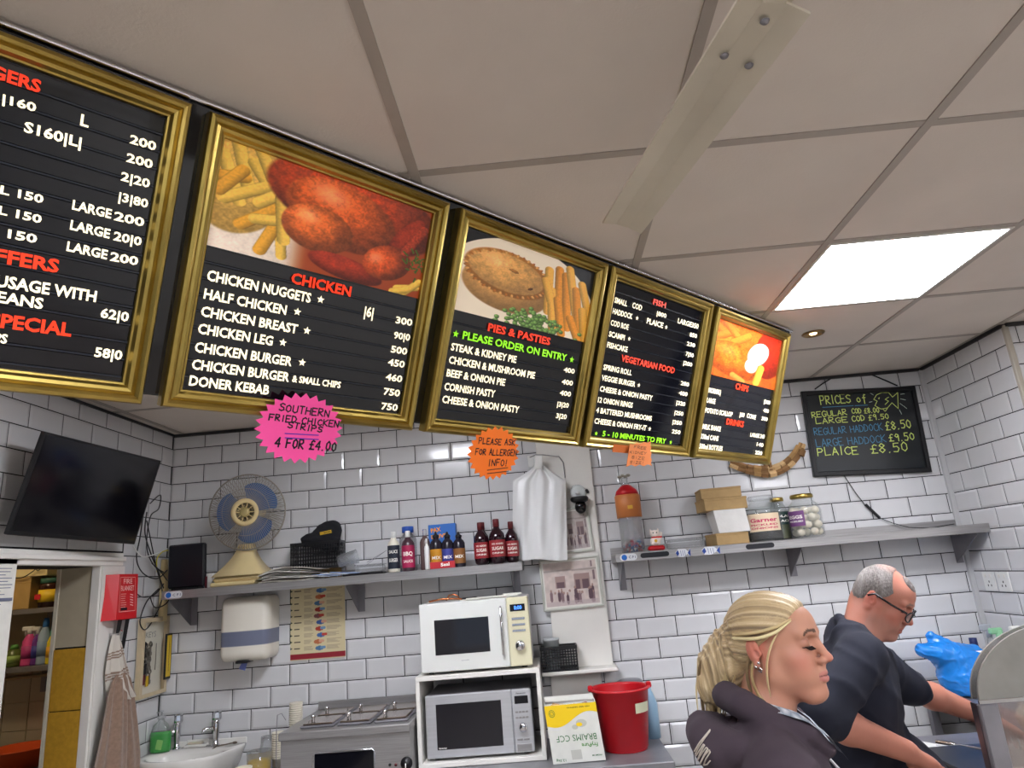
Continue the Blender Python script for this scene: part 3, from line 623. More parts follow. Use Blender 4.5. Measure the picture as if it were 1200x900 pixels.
M_pink = mat('pink_card', 'f4509a', .7); M_or = mat('orange_card', 'fb7a1c', .7)
o = burst('bright pink star-shaped price sign hanging below the chicken menu', 352, 502, 50, 42, 26, M_pink,
 [('SOUTHERN', 327, 481, 385, 489, 8.5, .003), ('FRIED CHICKEN', 315, 492, 396, 501, 7.5, .003), ('STRIPS', 337, 501, 377, 507, 7, .003), ('4 FOR £4.00', 322, 523, 393, 529, 11, .0036)])
mb = MB(BT)
for yy in (507, 512): ribbon(mb, [bsv(334, yy+1, .031), bsv(373, yy+3, .031)], .0022, .0315)
mb.build('underline', mat('violet_ink', '5a2aa8', .7), o)
burst('orange star-shaped allergy sign hanging below the pies menu', 579, 531, 29.5, 32, 24, M_or, [('PLEASE ASK', 561, 520, 603, 522, 7, .0028), ('FOR ALLERGEN', 557, 533, 605, 534, 7, .0028), ('INFO!', 572, 546, 594, 546, 7.5, .0028)], uls=((571, 551, 595, 548), (571, 555, 596, 552)))
# small torn orange note: upper part folded over the frame edge
cs = [bsv(738, 520, .03), bsv(763, 517, .03), bsv(764, 546, .03), bsv(734, 547, .03)]
def zig(a, b, n, amp):
    d = b-a; nn = np.array([d[1], -d[0]])/np.linalg.norm(d); return [tuple(a+d*(k/n)+nn*(amp if k % 2 else 0)) for k in range(n)]
poly = zig(cs[0], cs[1], 6, .004)+zig(cs[1], cs[2], 8, .006)+zig(cs[2], cs[3], 6, .006)+[tuple(cs[3])]
o = MB(BT).prism(poly[::-1], .0294, .0306).build('paper_note', mat('faded_orange_card', 'e0844a', .8), None, label='small faded orange paper note hanging under the fish menu', category='sign')
mb = MB(BT)
for (s, x0, y0, x1, y1) in (('FREE', 743, 525, 757, 527), ('KIDNEY', 738, 531, 757, 533), ('SIZE', 740, 537, 755, 539), ('SIZE!', 738, 543, 754, 544)): hand_text(mb, s, bsv(x0, y0, .031), bsv(x1, y1, .031), .0085, .0016, .0312)
mb.build('handwriting', mat('faded_ink', '5a3a2a', .8), o)
mb = MB(BT); a = bsv(718, 524, .0205); b = bsv(738, 530, .0205); mb.box((a[0], b[1]-.004, .021), (b[0]+.01, a[1]+.010, .0225)).build('tape', mat('orange_tape', 'c0601c', .6), o)

# ------------------------------------------------------------------ wall shelves
SZ = 1.78   # top of both steel shelves
M_lblb = mat('label_black', '101018', .4)
def shelf(label, x0, x1, br, upstand=False):
    t = thing('wall_shelf', label, 'shelf', ((x0+x1)/2, -.125, SZ-.04))
    MB().box((x0, -.25, SZ-.003), (x1, -.002, SZ)).build('shelf_top', M_steel, t)
    MB().box((x0, -.25, SZ-.042), (x1, -.246, SZ-.0035), bev=.001).build('front_lip', M_steel, t)
    MB().box((x0, -.2455, SZ-.042), (x0+.003, -.003, SZ-.0035)).build('end_lip', M_steel, t); MB().box((x1-.003, -.2455, SZ-.042), (x1, -.003, SZ-.0035)).build('end_lip', M_steel, t)
    MB().box((x0, -.006, SZ+.0005), (x1, -.0095, SZ+.035)).build('upstand', M_steel, t)
    for x in br:
        b = MB(); T = basis((x, 0, 0), (0, 1, 0), (0, 0, 1), (1, 0, 0))
        b.prism([(-.010, SZ-.043), (-.235, SZ-.043), (-.235, SZ-.052), (-.010, SZ-.185)], -.002, .002, T=T)
        b.box((x-.0015, -.012, SZ-.185), (x+.035, -.0095, SZ-.043)); b.build('bracket', M_steeld, t)
    return t
sl = shelf('long steel wall shelf on the left above the sink and microwaves', .135, 1.985, (.17, 1.085, 1.925))
sr = shelf('steel wall shelf on the right holding the jars below the price chalkboard', 2.455, 4.303, (2.485, 3.38, 4.24))
def pill(parent, x0, x1, z, h, m, y=-.2515, name='edge_label', col2=None):
    poly = []
    r = h/2
    for k in range(9): a = -PI/2+PI*k/8; poly.append((x1-r+math.cos(a)*r, z+math.sin(a)*r))
    for k in range(9): a = PI/2+PI*k/8; poly.append((x0+r+math.cos(a)*r, z+math.sin(a)*r))
    T = basis((0, y, 0), (1, 0, 0), (0, 0, 1), (0, -1, 0)); return MB(T).prism(poly, 0, .0012).build(name, m, parent)
M_lbw = mat('label_white', 'd8dade', .4); M_blue = mat('label_blue', '1c62b8', .4)
pa = aty(193, 691, -.2515); pb = aty(214, 688, -.2515)
for (par, a, b) in ((sl, pa[0], pb[0]), (sr, aty(726, 650, -.25)[0], aty(746, 648, -.25)[0])):
    o = pill(par, a, b, SZ-.021, .034, M_lbw)
    T = basis((a+.022, -.2528, SZ-.021), (1, 0, 0), (0, 0, 1), (0, -1, 0)); MB(T).prism([(math.cos(k*PI/8)*.014, math.sin(k*PI/8)*.014) for k in range(16)], 0, .0006).build('blue_dot', M_blue, o)
    mb = MB(T); put_text(mb, 'C F I', (.022, -.006), (b-a-.030, -.006), .012, .0005); mb.build('lettering', mat('label_ink', '3a4a66', .5), o)
for (x0, x1) in ((750, 784), (875, 909)): pill(sr, aty(x0, 648, -.25)[0], aty(x1, 648, -.25)[0], SZ-.019, .024, M_lblb, name='dark_grip')
for (x0, x1) in ((791, 809), (822, 844)):
    a, b = aty(x0, 646, -.25)[0], aty(x1, 646, -.25)[0]; T = basis((a, -.2516, SZ-.024), (1, 0, 0), (0, 0, 1), (0, -1, 0)); L = b-a
    o = MB(T).prism([(0, .006), (L*.2, .022), (L*.7, .02), (L*.85, .006), (L, .022), (L*.97, -.018), (L*.8, -.004), (L*.5, -.018), (L*.15, -.016)], 0, .001).build('fish_sticker', M_lbw, sr)
    q = MB(T); q.prism([(L*.8, 0), (L, .02), (L*.97, -.018)], .001, .0014); q.prism([(L*.02, .004), (L*.18, .018), (L*.25, 0), (L*.12, -.012)], .001, .0014)
    for k in range(3): ribbon(q, [(L*(.35+.13*k), .014), (L*(.38+.13*k), -.012)], .002, .0013)
    q.build('blue_print', mat('sticker_blue', '1a3f8f', .4), o)
for x in (737, 752):
    p = aty(x, 660, -.2); MB().tube([(p[0], -.2, SZ-.0035), (p[0], -.2, SZ-.03), (p[0]+.008, -.2, SZ-.04), (p[0]+.016, -.2, SZ-.03)], .0025, 6).build('cup_hook', M_steeld, sr)

# ------------------------------------------------------------------ things on the left shelf
t = thing('router', 'black upright internet router box at the left end of the shelf', 'router', (.2, -.13, SZ))
T = TR((.203, -.13, SZ+.012), rx=.05); MB(T).box((-.098, -.018, 0), (.098, .018, .225), bev=.008).build('housing', mat('router_black', '101018', .35), t)
MB().box((.13, -.16, SZ+.0005), (.28, -.095, SZ+.012), bev=.004).build('foot', M_blkm, t)
solo('adapter', MB().box((.325, -.16, SZ+.0005), (.352, -.10, SZ+.075), bev=.003), M_wplas, 'small white plastic adapter standing between router and fan', 'adapter')
solo('battery_pack', MB().box((.308, -.15, SZ+.0005), (.322, -.11, SZ+.06), bev=.003), mat('dull_red', '6a2330', .5), 'slim dull red pack leaning beside the white adapter', 'pack')
# desk fan
fc = aty(290, 600, -.19); fx = aty(289, 668, -.14)[0]
t = thing('desk_fan', 'old cream desk fan with three blue blades inside a round wire cage', 'fan', (fx, -.13, SZ))
MB().box((.365, -.215, SZ+.0005), (.600, -.03, SZ+.022), bev=.006).box((.372, -.205, SZ+.022), (.625, -.03, SZ+.052), bev=.012).build('base', M_cream, t)
pr = []
for k in range(9):
    u = k/8; hw = .095*(1-u)**1.8+.036; pr.append((hw, SZ+.05+u*.16))
vs = []; nn = len(pr)
for hw, z in pr:
    u = (z-SZ-.05)/.16; dd = .075*(1-u)**1.5+.028; cx = .505+.012*u
    vs += [(cx-hw, -.12-dd, z), (cx+hw, -.12-dd, z), (cx+hw, -.12+dd, z), (cx-hw, -.12+dd, z)]
MB().add(vs, [(i*4+j, i*4+(j+1) % 4, (i+1)*4+(j+1) % 4, (i+1)*4+j) for i in range(nn-1) for j in range(4)]+[((nn-1)*4, (nn-1)*4+1, (nn-1)*4+2, (nn-1)*4+3)], smooth=True).build('neck', M_cream, t)
ax = np.array([.10, -.97, -.10]); ax /= np.linalg.norm(ax); sx = np.cross((0, 0, 1), -ax); sx /= np.linalg.norm(sx); sx = -sx if sx[0] < 0 else sx; sz = np.cross(sx, -ax); sz = sz if sz[2] > 0 else -sz
FT = basis(fc, sx, sz, ax)      # local z points out of the fan face
MB(FT).lathe([(0, -.17), (.03, -.168), (.055, -.15), (.062, -.11), (.062, -.055), (.05, -.04), (0, -.04)], n=24).build('motor', M_cream, t)
R = .198
cage = MB(FT); cage.tube([(R*math.cos(a), R*math.sin(a), 0) for a in np.linspace(0, 2*PI, 49)], .0042, 6)
cage.tube([(R*.62*math.cos(a), R*.62*math.sin(a), .030) for a in np.linspace(0, 2*PI, 37)], .0014, 4)
for k in range(96):
    a = 2*PI*k/96; c_, s_ = math.cos(a), math.sin(a); a2 = a+.10; c2, s2 = math.cos(a2), math.sin(a2)
    cage.tube([(R*c_, R*s_, .002), (R*.93*c_, R*.93*s_, .022), (R*.62*c2, R*.62*s2, .033), (R*.33*c2, R*.33*s2, .038)], .0016, 4, cap=False, smooth=False)
cage.build('cage_front', mat('cage_wire', '9c968c', .45, .3), t)
cb = MB(FT)
for k in range(60):
    a = 2*PI*k/60; c_, s_ = math.cos(a), math.sin(a); cb.tube([(R*c_, R*s_, -.002), (R*.85*c_, R*.85*s_, -.035), (R*.3*c_, R*.3*s_, -.055)], .0014, 4, cap=False, smooth=False)
cb.build('cage_back', MATS['cage_wire'], t)
hb = MB(FT).lathe([(.070, .036), (.072, .044), (.060, .048), (.050, .047), (.049, .040)], n=32).build('hub_ring', M_cream, t)
MB(FT).lathe([(.0, .040), (.048, .040)], n=24).build('hub_grille', M_blkm, hb)
for k in range(10):
    a = 2*PI*k/10; ribbon_m = MB(FT); ribbon_m.tube([(.024*math.cos(a), .024*math.sin(a), .043), (.050*math.cos(a), .050*math.sin(a), .043)], .0024, 5); ribbon_m.build('hub_spoke', M_cream, hb)
MB(FT).lathe([(.026, .042), (.026, .048), (.018, .052), (.0, .053)], n=24).build('hub_cap', mat('old_gold', 'b7a571', .4, .4), hb)
M_bl = mat('fan_blue', '2a64a4', .25, coat=.4)
for k in range(3):
    a0 = math.radians((50, 178, 292)[k]); vs = []; fs = []; n = 12
    for i in range(n+1):
        th = a0-.80+1.60*i/n
        for j, rr in enumerate(np.linspace(.04, 1, 6)):
            e = 1-.14*abs(2*i/n-1)**3-.05*(i/n); rad = .03+(.168*e-.03)*rr; vs.append((rad*math.cos(th), rad*math.sin(th), -.012+.022*(i/n-.5)*rr*1.3))
    fs = [(i*6+j, (i+1)*6+j, (i+1)*6+j+1, i*6+j+1) for i in range(n) for j in range(5)]
    MB(FT).add(vs, fs, smooth=True).build('blade', M_bl, t)
MB(FT).lathe([(.038, -.03), (.038, .01), (0, .014)], n=20).build('blade_hub', M_bl, t)
pts = [aty(x, y, -.06) for x, y in ((276, 636), (274, 650), (276, 662), (281, 668))]; MB().tube(pts, .0022, 6).build('cord', mat('grey_cable', '77746c', .5), t)

# newspapers and letters : each sheet a thing of its own
for i in range(9):
    x0 = .625+.012*(i % 3); L = .245+.05*random.random(); z = SZ+.001+i*.0056; n = 12; vs = []; cx = x0+L/2; ry = -.13
    for k in range(n+1):
        u = k/n; zz = z+.010*math.sin(u*PI*1.0)*(i*.28)+.003*math.sin(u*7)
        vs += [(x0+u*L, ry-.095+.01*math.sin(i*2), zz), (x0+u*L, ry+.08, zz)]
    m = len(vs); vs += [(a, b, c+.004) for a, b, c in vs]
    fs = [(2*k, 2*k+2, 2*k+3, 2*k+1) for k in range(n)]+[(m+2*k, m+2*k+1, m+2*k+3, m+2*k+2) for k in range(n)]+[(2*k, m+2*k, m+2*k+2, 2*k+2) for k in range(n)]+[(2*k+1, 2*k+3, m+2*k+3, m+2*k+1) for k in range(n)]+[(0, 1, m+1, m), (2*n, m+2*n, m+2*n+1, 2*n+1)]
    solo('newspaper', MB().add(vs, fs), mat('newsprint_%d' % (i % 4), ('b9b4a8', '8f8b85', 'cfccc4', 'a7a59d')[i % 4], .85, var=.25, scale=50, stretch=(1, 1, 8)), 'folded newspaper, %s in the curled stack beside the fan base' % ('lowest', 'second from the bottom', 'third from the bottom', 'fourth from the bottom', 'middle one', 'fourth from the top', 'third from the top', 'second from the top', 'topmost')[i], 'newspaper', 'papers stacked beside the desk fan')
for i in range(4):
    T = TR((.93+i*.045, -.17, SZ+.012+i*.002), rz=-.15+.1*i, ry=.10)
    solo('envelope', MB(T).box((-.075, -.05, 0), (.075, .05, .003)), mat('blue_paper' if i % 2 else 'pale_paper', '8fa6cf' if i % 2 else 'd9dde2', .7), ('white envelope under the clear cup', 'pale blue letter sliding off the paper stack', 'white letter with its corner under the clear cup', 'blue edged letter nearest the black tray')[i], 'letter', 'letters beside the newspaper stack')
def basket(label, x0, x1, y0, y1, z0, z1, flare=.008, handle=True, rows=5):
    t = thing('basket', label, 'basket', ((x0+x1)/2, (y0+y1)/2, z0))
    MB().box((x0+.003, y0+.003, z0+.0005), (x1-.003, y1-.003, z0+.004)).build('bottom', M_blkp, t)
    def side(p, q, name):
        p = np.array(p); q = np.array(q); d = q-p; L = np.linalg.norm(d); d /= L; T = basis(p, d, (0, 0, 1), np.cross(d, (0, 0, 1))); mb = MB(T); H = z1-z0
        mb.box((0, H-.014, -.002), (L, H, .003)); mb.box((0, 0, -.0015), (L, .012, .0015))
        n = max(4, int(L/.0135))
        for i in range(n+1): mb.box((i*(L-.004)/n, .012, -.001), (i*(L-.004)/n+.004, H-.014, .001))
        for r in range(1, rows+1): zz = .012+(H-.026)*r/(rows+1); mb.box((0, zz-.002, -.0015), (L, zz+.002, .0015))
        if handle: mb.box((L*.32, H*.55, .0015), (L*.68, H*.60, .003)); mb.box((L*.32, H*.82, .0015), (L*.68, H*.87, .003))
        o = mb.build(name, M_blkp, t)
    side((x0, y0, z0), (x1, y0, z0), 'front_side'); side((x1, y0, z0), (x1, y1, z0), 'end_side'); side((x1, y1, z0), (x0, y1, z0), 'back_side'); side((x0, y1, z0), (x0, y0, z0), 'end_side')
    return t
b0 = aty(342, 640, -.10)[0]; b1 = aty(399, 640, -.10)[0]
zb = aty(370, 635, -.1)[2]
basket('black perforated plastic basket on the left shelf holding a dark cap', b0, b1, -.12, -.012, SZ+.052, zb)
solo('folded_box', MB().box((b0+.01, -.11, SZ+.0505), (b1-.01, -.02, SZ+.0515)).box((b0+.02, -.018, SZ+.0005), (b1-.02, -.013, SZ+.0505)).box((b0+.02, -.03, SZ+.0005), (b1-.02, -.02, SZ+.0505)), M_kraft, 'flat card rest under the black basket behind the papers', 'card')

# ---------- SDF tool kit (smooth solids meshed by surface nets)
class SDF:
    def __init__(s, lo, hi, res, fine=None):
        """fine: list of (axis, a, b, res) intervals with a smaller step"""
        ax = []
        for k in range(3):
            p = lo[k]; L = [p]
            while p < hi[k]:
                st = res
                for (q, a, b, r) in (fine or []):
                    if q == k and a-res <= p <= b: st = min(st, r)
                p += st; L.append(p)
            ax.append(np.array(L))
        s.ax = ax; s.F = np.full([len(a) for a in ax], .2, 'f4')
    def sub(s, lo, hi):
        sl = []
        for k in range(3):
            i = max(int(np.searchsorted(s.ax[k], lo[k]))-1, 0); j = min(int(np.searchsorted(s.ax[k], hi[k]))+1, len(s.ax[k]))
            sl.append(slice(i, max(j, i+1)))
        X, Y, Z = np.meshgrid(*[s.ax[k][sl[k]] for k in range(3)], indexing='ij', sparse=True)
        return tuple(sl), X, Y, Z
    def comb(s, sl, d, k, mode):
        F = s.F[sl]
        if mode == 'sub':
            h = np.clip(.5-.5*(F+d)/max(k, 1e-6), 0, 1); s.F[sl] = F*(1-h)+(-d)*h+k*h*(1-h)
        else:
            h = np.clip(.5+.5*(F-d)/max(k, 1e-6), 0, 1); s.F[sl] = F*(1-h)+d*h-k*h*(1-h)
    def ell(s, c, r, k=.01, R=None, mode='add'):
        c = np.array(c, float); r = np.array(r, float); m = max(r)+k+.02; sl, X, Y, Z = s.sub(c-m, c+m)
        x, y, z = X-c[0], Y-c[1], Z-c[2]
        if R is not None: x, y, z = (R[0][0]*x+R[1][0]*y+R[2][0]*z, R[0][1]*x+R[1][1]*y+R[2][1]*z, R[0][2]*x+R[1][2]*y+R[2][2]*z)
        k0 = np.sqrt((x/r[0])**2+(y/r[1])**2+(z/r[2])**2)+1e-9; k1 = np.sqrt((x/r[0]**2)**2+(y/r[1]**2)**2+(z/r[2]**2)**2)+1e-9
        s.comb(sl, (k0*(k0-1)/k1).astype('f4'), k, mode); return s
    def cap(s, a, b, ra, rb, k=.01, mode='add', sq=None):
        a = np.array(a, float); b = np.array(b, float); m = max(ra, rb)+k+.02; sl, X, Y, Z = s.sub(np.minimum(a, b)-m, np.maximum(a, b)+m)
        d = b-a; L = d@d+1e-12; t = np.clip(((X-a[0])*d[0]+(Y-a[1])*d[1]+(Z-a[2])*d[2])/L, 0, 1)
        x, y, z = X-a[0]-t*d[0], Y-a[1]-t*d[1], Z-a[2]-t*d[2]
        if sq is not None:   # squash along a direction
            ax, f = sq; pr = x*ax[0]+y*ax[1]+z*ax[2]; x, y, z = x+pr*ax[0]*(f-1), y+pr*ax[1]*(f-1), z+pr*ax[2]*(f-1)
        s.comb(sl, (np.sqrt(x*x+y*y+z*z)-(ra+t*(rb-ra))).astype('f4'), k, mode); return s
    def chain(s, pts, rs, k=.01, **kw):
        for i in range(len(pts)-1): s.cap(pts[i], pts[i+1], rs[i], rs[i+1], k, **kw)
        return s
    def disp(s, fn):
        X, Y, Z = np.meshgrid(*s.ax, indexing='ij', sparse=True); s.F = s.F+fn(X, Y, Z).astype('f4'); return s
    def mesh(s):
        F = s.F; S = F < 0; nx, ny, nz = F.shape
        code = np.zeros((nx-1, ny-1, nz-1), np.uint8); cnt = S[:-1, :-1, :-1].astype(np.int8)*0
        for i in (0, 1):
            for j in (0, 1):
                for k in (0, 1): cnt += S[i:nx-1+i, j:ny-1+j, k:nz-1+k]
        act = (cnt > 0) & (cnt < 8); I = np.argwhere(act)
        P = np.zeros((len(I), 3)); W = np.zeros(len(I)); ii, jj, kk = I.T
        for d in range(3):
            o = [k for k in range(3) if k != d]
            for u in (0, 1):
                for v in (0, 1):
                    a = [ii, jj, kk]; a = [q.copy() for q in a]; a[o[0]] = a[o[0]]+u; a[o[1]] = a[o[1]]+v; b = [q.copy() for q in a]; b[d] = b[d]+1
                    fa = F[tuple(a)]; fb = F[tuple(b)]; m = (fa < 0) != (fb < 0); t = np.where(m, fa/(fa-fb+1e-20), 0)
                    pa = np.stack([s.ax[q][a[q]] for q in range(3)], 1); pb = np.stack([s.ax[q][b[q]] for q in range(3)], 1)
                    P += np.where(m[:, None], pa+(pb-pa)*t[:, None], 0); W += m
        P /= W[:, None]; idx = -np.ones(act.shape, np.int64); idx[ii, jj, kk] = np.arange(len(I)); Q = []
        for d in range(3):
            o = [(d+1) % 3, (d+2) % 3]; sl0 = [slice(1, -1)]*3; sl0[d] = slice(0, F.shape[d]-1); sl1 = list(sl0); sl1[d] = slice(1, F.shape[d])
            A = S[tuple(sl0)]; B = S[tuple(sl1)]; E = np.argwhere(A != B); off = np.ones(3, int); off[d] = 0; E2 = E+off; ins = A[tuple(E.T)]
            def g(u, v):
                q = E2.copy(); q[:, o[0]] -= u; q[:, o[1]] -= v; return idx[tuple(q.T)]
            q = np.stack([g(1, 1), g(0, 1), g(0, 0), g(1, 0)], 1); q[~ins] = q[~ins][:, ::-1]; Q.append(q)
        return P, np.concatenate(Q)
def relax(P, Q, it=1):
    for _ in range(it):
        acc = np.zeros_like(P); c = np.zeros(len(P))
        for a, b in ((0, 1), (1, 2), (2, 3), (3, 0)):
            np.add.at(acc, Q[:, a], P[Q[:, b]]); np.add.at(acc, Q[:, b], P[Q[:, a]]); np.add.at(c, Q[:, a], 1); np.add.at(c, Q[:, b], 1)
        P = P*.5+.5*acc/c[:, None]
    return P
def sdf_obj(name, sd, m, parent=None, cols=None, T=None, label=None, cat=None, rel=1, attr='print', group=None):
    P, Q = sd.mesh(); P = relax(P, Q, rel) if rel else P
    C_ = cols(P) if cols else None
    if T is not None: P = P@T[:3, :3].T+T[:3, 3]
    if parent is None:
        lo, hi = P.min(0), P.max(0); org = Vector(((lo[0]+hi[0])/2, (lo[1]+hi[1])/2, lo[2])); P = P-np.array(org)
    else:
        A = np.array(wmat(parent).inverted()); P = P@A[:3, :3].T+A[:3, 3]
    me = bpy.data.meshes.new(name); me.vertices.add(len(P)); me.vertices.foreach_set('co', P.ravel()); me.loops.add(Q.size); me.loops.foreach_set('vertex_index', Q.ravel().astype('i'))
    me.polygons.add(len(Q)); me.polygons.foreach_set('loop_start', (np.arange(len(Q))*4).astype('i')); me.update(calc_edges=True); me.polygons.foreach_set('use_smooth', np.ones(len(Q), bool))
    if C_ is not None:
        ca = me.color_attributes.new(attr, 'FLOAT_COLOR', 'POINT'); C_ = np.clip(C_, 0, 1); C_ = np.where(C_ <= .04045, C_/12.92, ((C_+.055)/1.055)**2.4); ca.data.foreach_set('color', np.c_[C_, np.ones(len(C_))].astype('f').ravel())
    me.materials.append(m); o = bpy.data.objects.new(name, me); COL.objects.link(o)
    if parent is None:
        o.location = org; WM[o.name] = Matrix.Translation(org); o['label'] = label; o['category'] = cat
        if group: o['group'] = group
    else: o.parent = parent; WM[o.name] = wmat(parent)
    return o
# dark cap with a yellow badge, in the basket
c0 = aty(378, 622, -.07)
sd = SDF((c0[0]-.14, -.15, zb-.06), (c0[0]+.14, .0, zb+.13), .004)
sd.ell((c0[0]+.03, -.07, zb+.045), (.075, .055, .06), .01).ell((c0[0]-.05, -.07, zb+.02), (.07, .05, .03), .03).ell((c0[0]+.06, -.07, zb+.075), (.035, .04, .032), .02).cap((c0[0]-.09, -.07, zb), (c0[0]+.07, -.08, zb-.02), .02, .04, .02)
sd.disp(lambda X, Y, Z: .0022*np.sin(X*90+Z*60)*np.sin(Z*110+Y*40))
cp = sdf_obj('cap', sd, mat('dark_cloth', '15161c', .9, var=.2, bump=.4, bscale=200), label='black cloth cap with a small yellow badge lying in the shelf basket', cat='cap')
T = basis(aty(382, 624, -.128), (.98, 0, .12), (-.12, 0, .98), (0, -1, 0)); MB(T).box((-.034, -.009, 0), (.034, .009, .0015)).build('badge', mat('badge_black', '18181c', .5), cp); o = MB(T).box((-.033, -.008, .0016), (.030, .008, .002)); 
bd = o.build('badge_print', mat('badge_yellow', 'c9a526', .5), cp); q = MB(T); put_text(q, 'DICKIES'[:0] or 'WORK', (-.012, -.005), (.028, -.005), .010, .0023); q.build('badge_lettering', M_ink, cp)
# clear beaker lying behind the letters
bc = aty(407, 655, -.13); T = TR(bc, rz=.5, ry=1.35)
MB(T).lathe([(.030, -.05), (.036, .05), (.039, .052), (.0355, .052), (.029, -.047), (0, -.047)], n=24).build('plastic_cup', M_clear, None, label='clear plastic cup lying on its side on the letters', category='cup')
T = TR((aty(434, 657, -.12)[0], -.12, SZ+.0005)); 
t = thing('food_tub', 'low clear plastic tub beside the black tray on the left shelf', 'tub', (T[0, 3], -.1, SZ))
MB(T).box((-.07, -.04, .014), (.07, .05, .048), bev=.006).build('tub_body', M_clear, t); MB(T).box((-.075, -.045, .048), (.075, .055, .053), bev=.002).build('tub_lid', M_clear, t)
solo('black_tray', MB().box((1.06, -.22, SZ+.0005), (1.27, -.125, SZ+.012), bev=.004), M_blkp, 'flat black tray at the shelf edge before the white bottle', 'tray')
solo('wire_skewer', MB().tube([aty(430, 659, -.15), aty(453, 645, -.12)], .0016, 5).tube([aty(428, 663, -.15), aty(450, 647, -.12)], .0013, 5), M_steeld, 'thin wire skewers leaning above the black tray', 'skewer')

def bottle(label, x, ytop, ybot, wpx, Y, body, cap, lab=None, style='round', group=None, capname='cap', liquid=None, txt=None, cat='bottle', name='bottle', txm=None, z0=None, capf=.16):
    P0 = aty(x, (ytop+ybot)/2, Y); z0 = SZ+.0008 if z0 is None else z0; top = aty(x, ytop, Y)[2]; H = top-z0; r = wpx/2/F_PX*((P0-CAM)@FW); X0 = aty(x, ybot, Y)[0]
    t = thing(name, label, cat, (X0, Y, z0), group)
    c = (X0, Y, z0); hb = H*(1-capf)
    if style == 'round': pf = [(0, 0), (r*.85, 0), (r, .006), (r, hb*.72), (r*.92, hb*.82), (r*.45, hb*.95), (r*.38, hb)]
    elif style == 'cola': pf = [(0, 0), (r*.6, 0), (r*.9, .010), (r, .03), (r*.97, hb*.3), (r*.95, hb*.6), (r, hb*.68), (r*.88, hb*.8), (r*.45, hb*.93), (r*.33, hb)]
    else: pf = [(0, 0), (r*.9, 0), (r, .006), (r, hb*.80), (r*.82, hb*.88), (r*.5, hb*.94), (r*.45, hb)]
    MB().lathe(pf+[(0, hb)], c, 20).build('bottle_body', body, t)
    cr = r*.40 if style != 'jar' else r*.7
    if style == 'squeeze': MB().lathe([(r*.55, hb), (r*.55, hb+H*capf*.35), (r*.28, hb+H*capf*.55), (r*.14, H), (0, H)], c, 16).build(capname, cap, t)
    else: MB().lathe([(cr, hb-.004), (cr, H-.002), (cr*.9, H), (0, H)], c, 16).build(capname, cap, t)
    if lab:
        lm, a, b = lab; n = 14; vs = []
        for k in range(n+1):
            th = -PI*.98+PI*.96*k/n; vs += [(X0+(r+.0008)*math.cos(th), Y+(r+.0008)*math.sin(th), z0+hb*a), (X0+(r+.0008)*math.cos(th), Y+(r+.0008)*math.sin(th), z0+hb*b)]
        o = MB().add(vs, [(2*k, 2*k+2, 2*k+3, 2*k+1) for k in range(n)], smooth=True).build('label', lm, t)
        if txt:
            q = MB()
            for (s, fz, ch, colr) in txt:
                V, fs = text_mesh(s, .02); W = V[:, 0].max()-V[:, 0].min(); w_ = r*1.5; u = (V[:, 0]-V[:, 0].min())/W*w_-w_/2+.12*r; zz = z0+hb*fz+V[:, 1]/.72*ch
                th = -PI/2+u/r; q.add(np.c_[X0+(r+.0016)*np.cos(th), Y+(r+.0016)*np.sin(th), zz], fs)
            q.build('label_lettering', txm or M_txtplain, o)
    return t
M_txtplain = mat('print_white', 'f0ece2', .5); M_txtdark = mat('print_dark', '241a20', .5)
bottle('white sauce bottle with a black and red slanted label on the left shelf', 462, 623, 664, 14, -.19, mat('cream_sauce', 'dcd6c4', .35), M_wplas, (mat('lab_blackred', '1b2230', .5), .1, .78), 'flat', txt=[('SAUCE', .55, .016, 0), ('BURGER', .3, .018, 0)])
bottle('dark plum sauce bottle with magenta label and white cap', 479, 622, 662, 15, -.19, mat('plum_sauce', '3f2a33', .3), M_wplas, (mat('lab_magenta', 'a31c4c', .5), .1, .75), 'flat', txt=[('BBQ', .45, .02, 0), ('SAUCE', .25, .013, 0)])
tb = bottle('clear tub with a blue lid standing behind the plum sauce bottle', 479, 617, 655, 20, -.08, M_clear, mat('blue_lid', '2450a8', .4), None, 'jar', cat='tub', name='plastic_tub', capf=.12)
bottle('brown clear sauce bottle beside the blue carton', 499, 620, 660, 12, -.17, mat('brown_sauce', '5d4a48', .25), M_clear, None, 'flat')
bottle('slim white bottle squeezed in front of the brown bottle', 501, 631, 661, 6, -.21, M_wplas, M_wplas, None, 'flat')
ca = aty(504, 653, -.05); cb_ = aty(534, 613, -.05)
t = thing('carton', 'blue drink mix carton with orange lettering behind the dark bottles', 'carton', ((ca[0]+cb_[0])/2, -.04, SZ))
MB().box((ca[0], -.07, SZ+.0005), (cb_[0], -.018, cb_[2]), bev=.002).build('carton_body', mat('carton_blue', '2a6cc0', .5), t)
T = basis((ca[0], -.0706, cb_[2]-.03), (1, 0, 0), (0, 0, 1), (0, -1, 0)); q = MB(T); put_text(q, 'PAX', (.015, -.012), (.07, -.006), .022, .0006, .04); put_text(q, 'DRIVE', (.015, -.045), (.10, -.04), .020, .0006, .04); q.build('lettering', mat('print_orange', 'f39a1e', .5), t)
for (x, lbl, lc) in ((512, 'dark bottle with yellow and red label, leftmost of the black capped trio', 'c98a1e'), (525.5, 'dark bottle with violet label, middle of the black capped trio', '39418f'), (539, 'dark bottle with brown label, rightmost of the black capped trio', '8a5a2a')):
    bottle(lbl, x, 623, 659, 14, -.19, mat('dark_liquid', '24202a', .2), M_blkp, (mat('lab_'+lc, lc, .5), .12, .62), 'squeeze', group='black capped dark bottles on the left shelf', txt=[('MIX', .3, .016, 0)])
t = thing('display_tray', 'low red display tray in front of the black capped bottles', 'tray', (1.53, -.225, SZ))
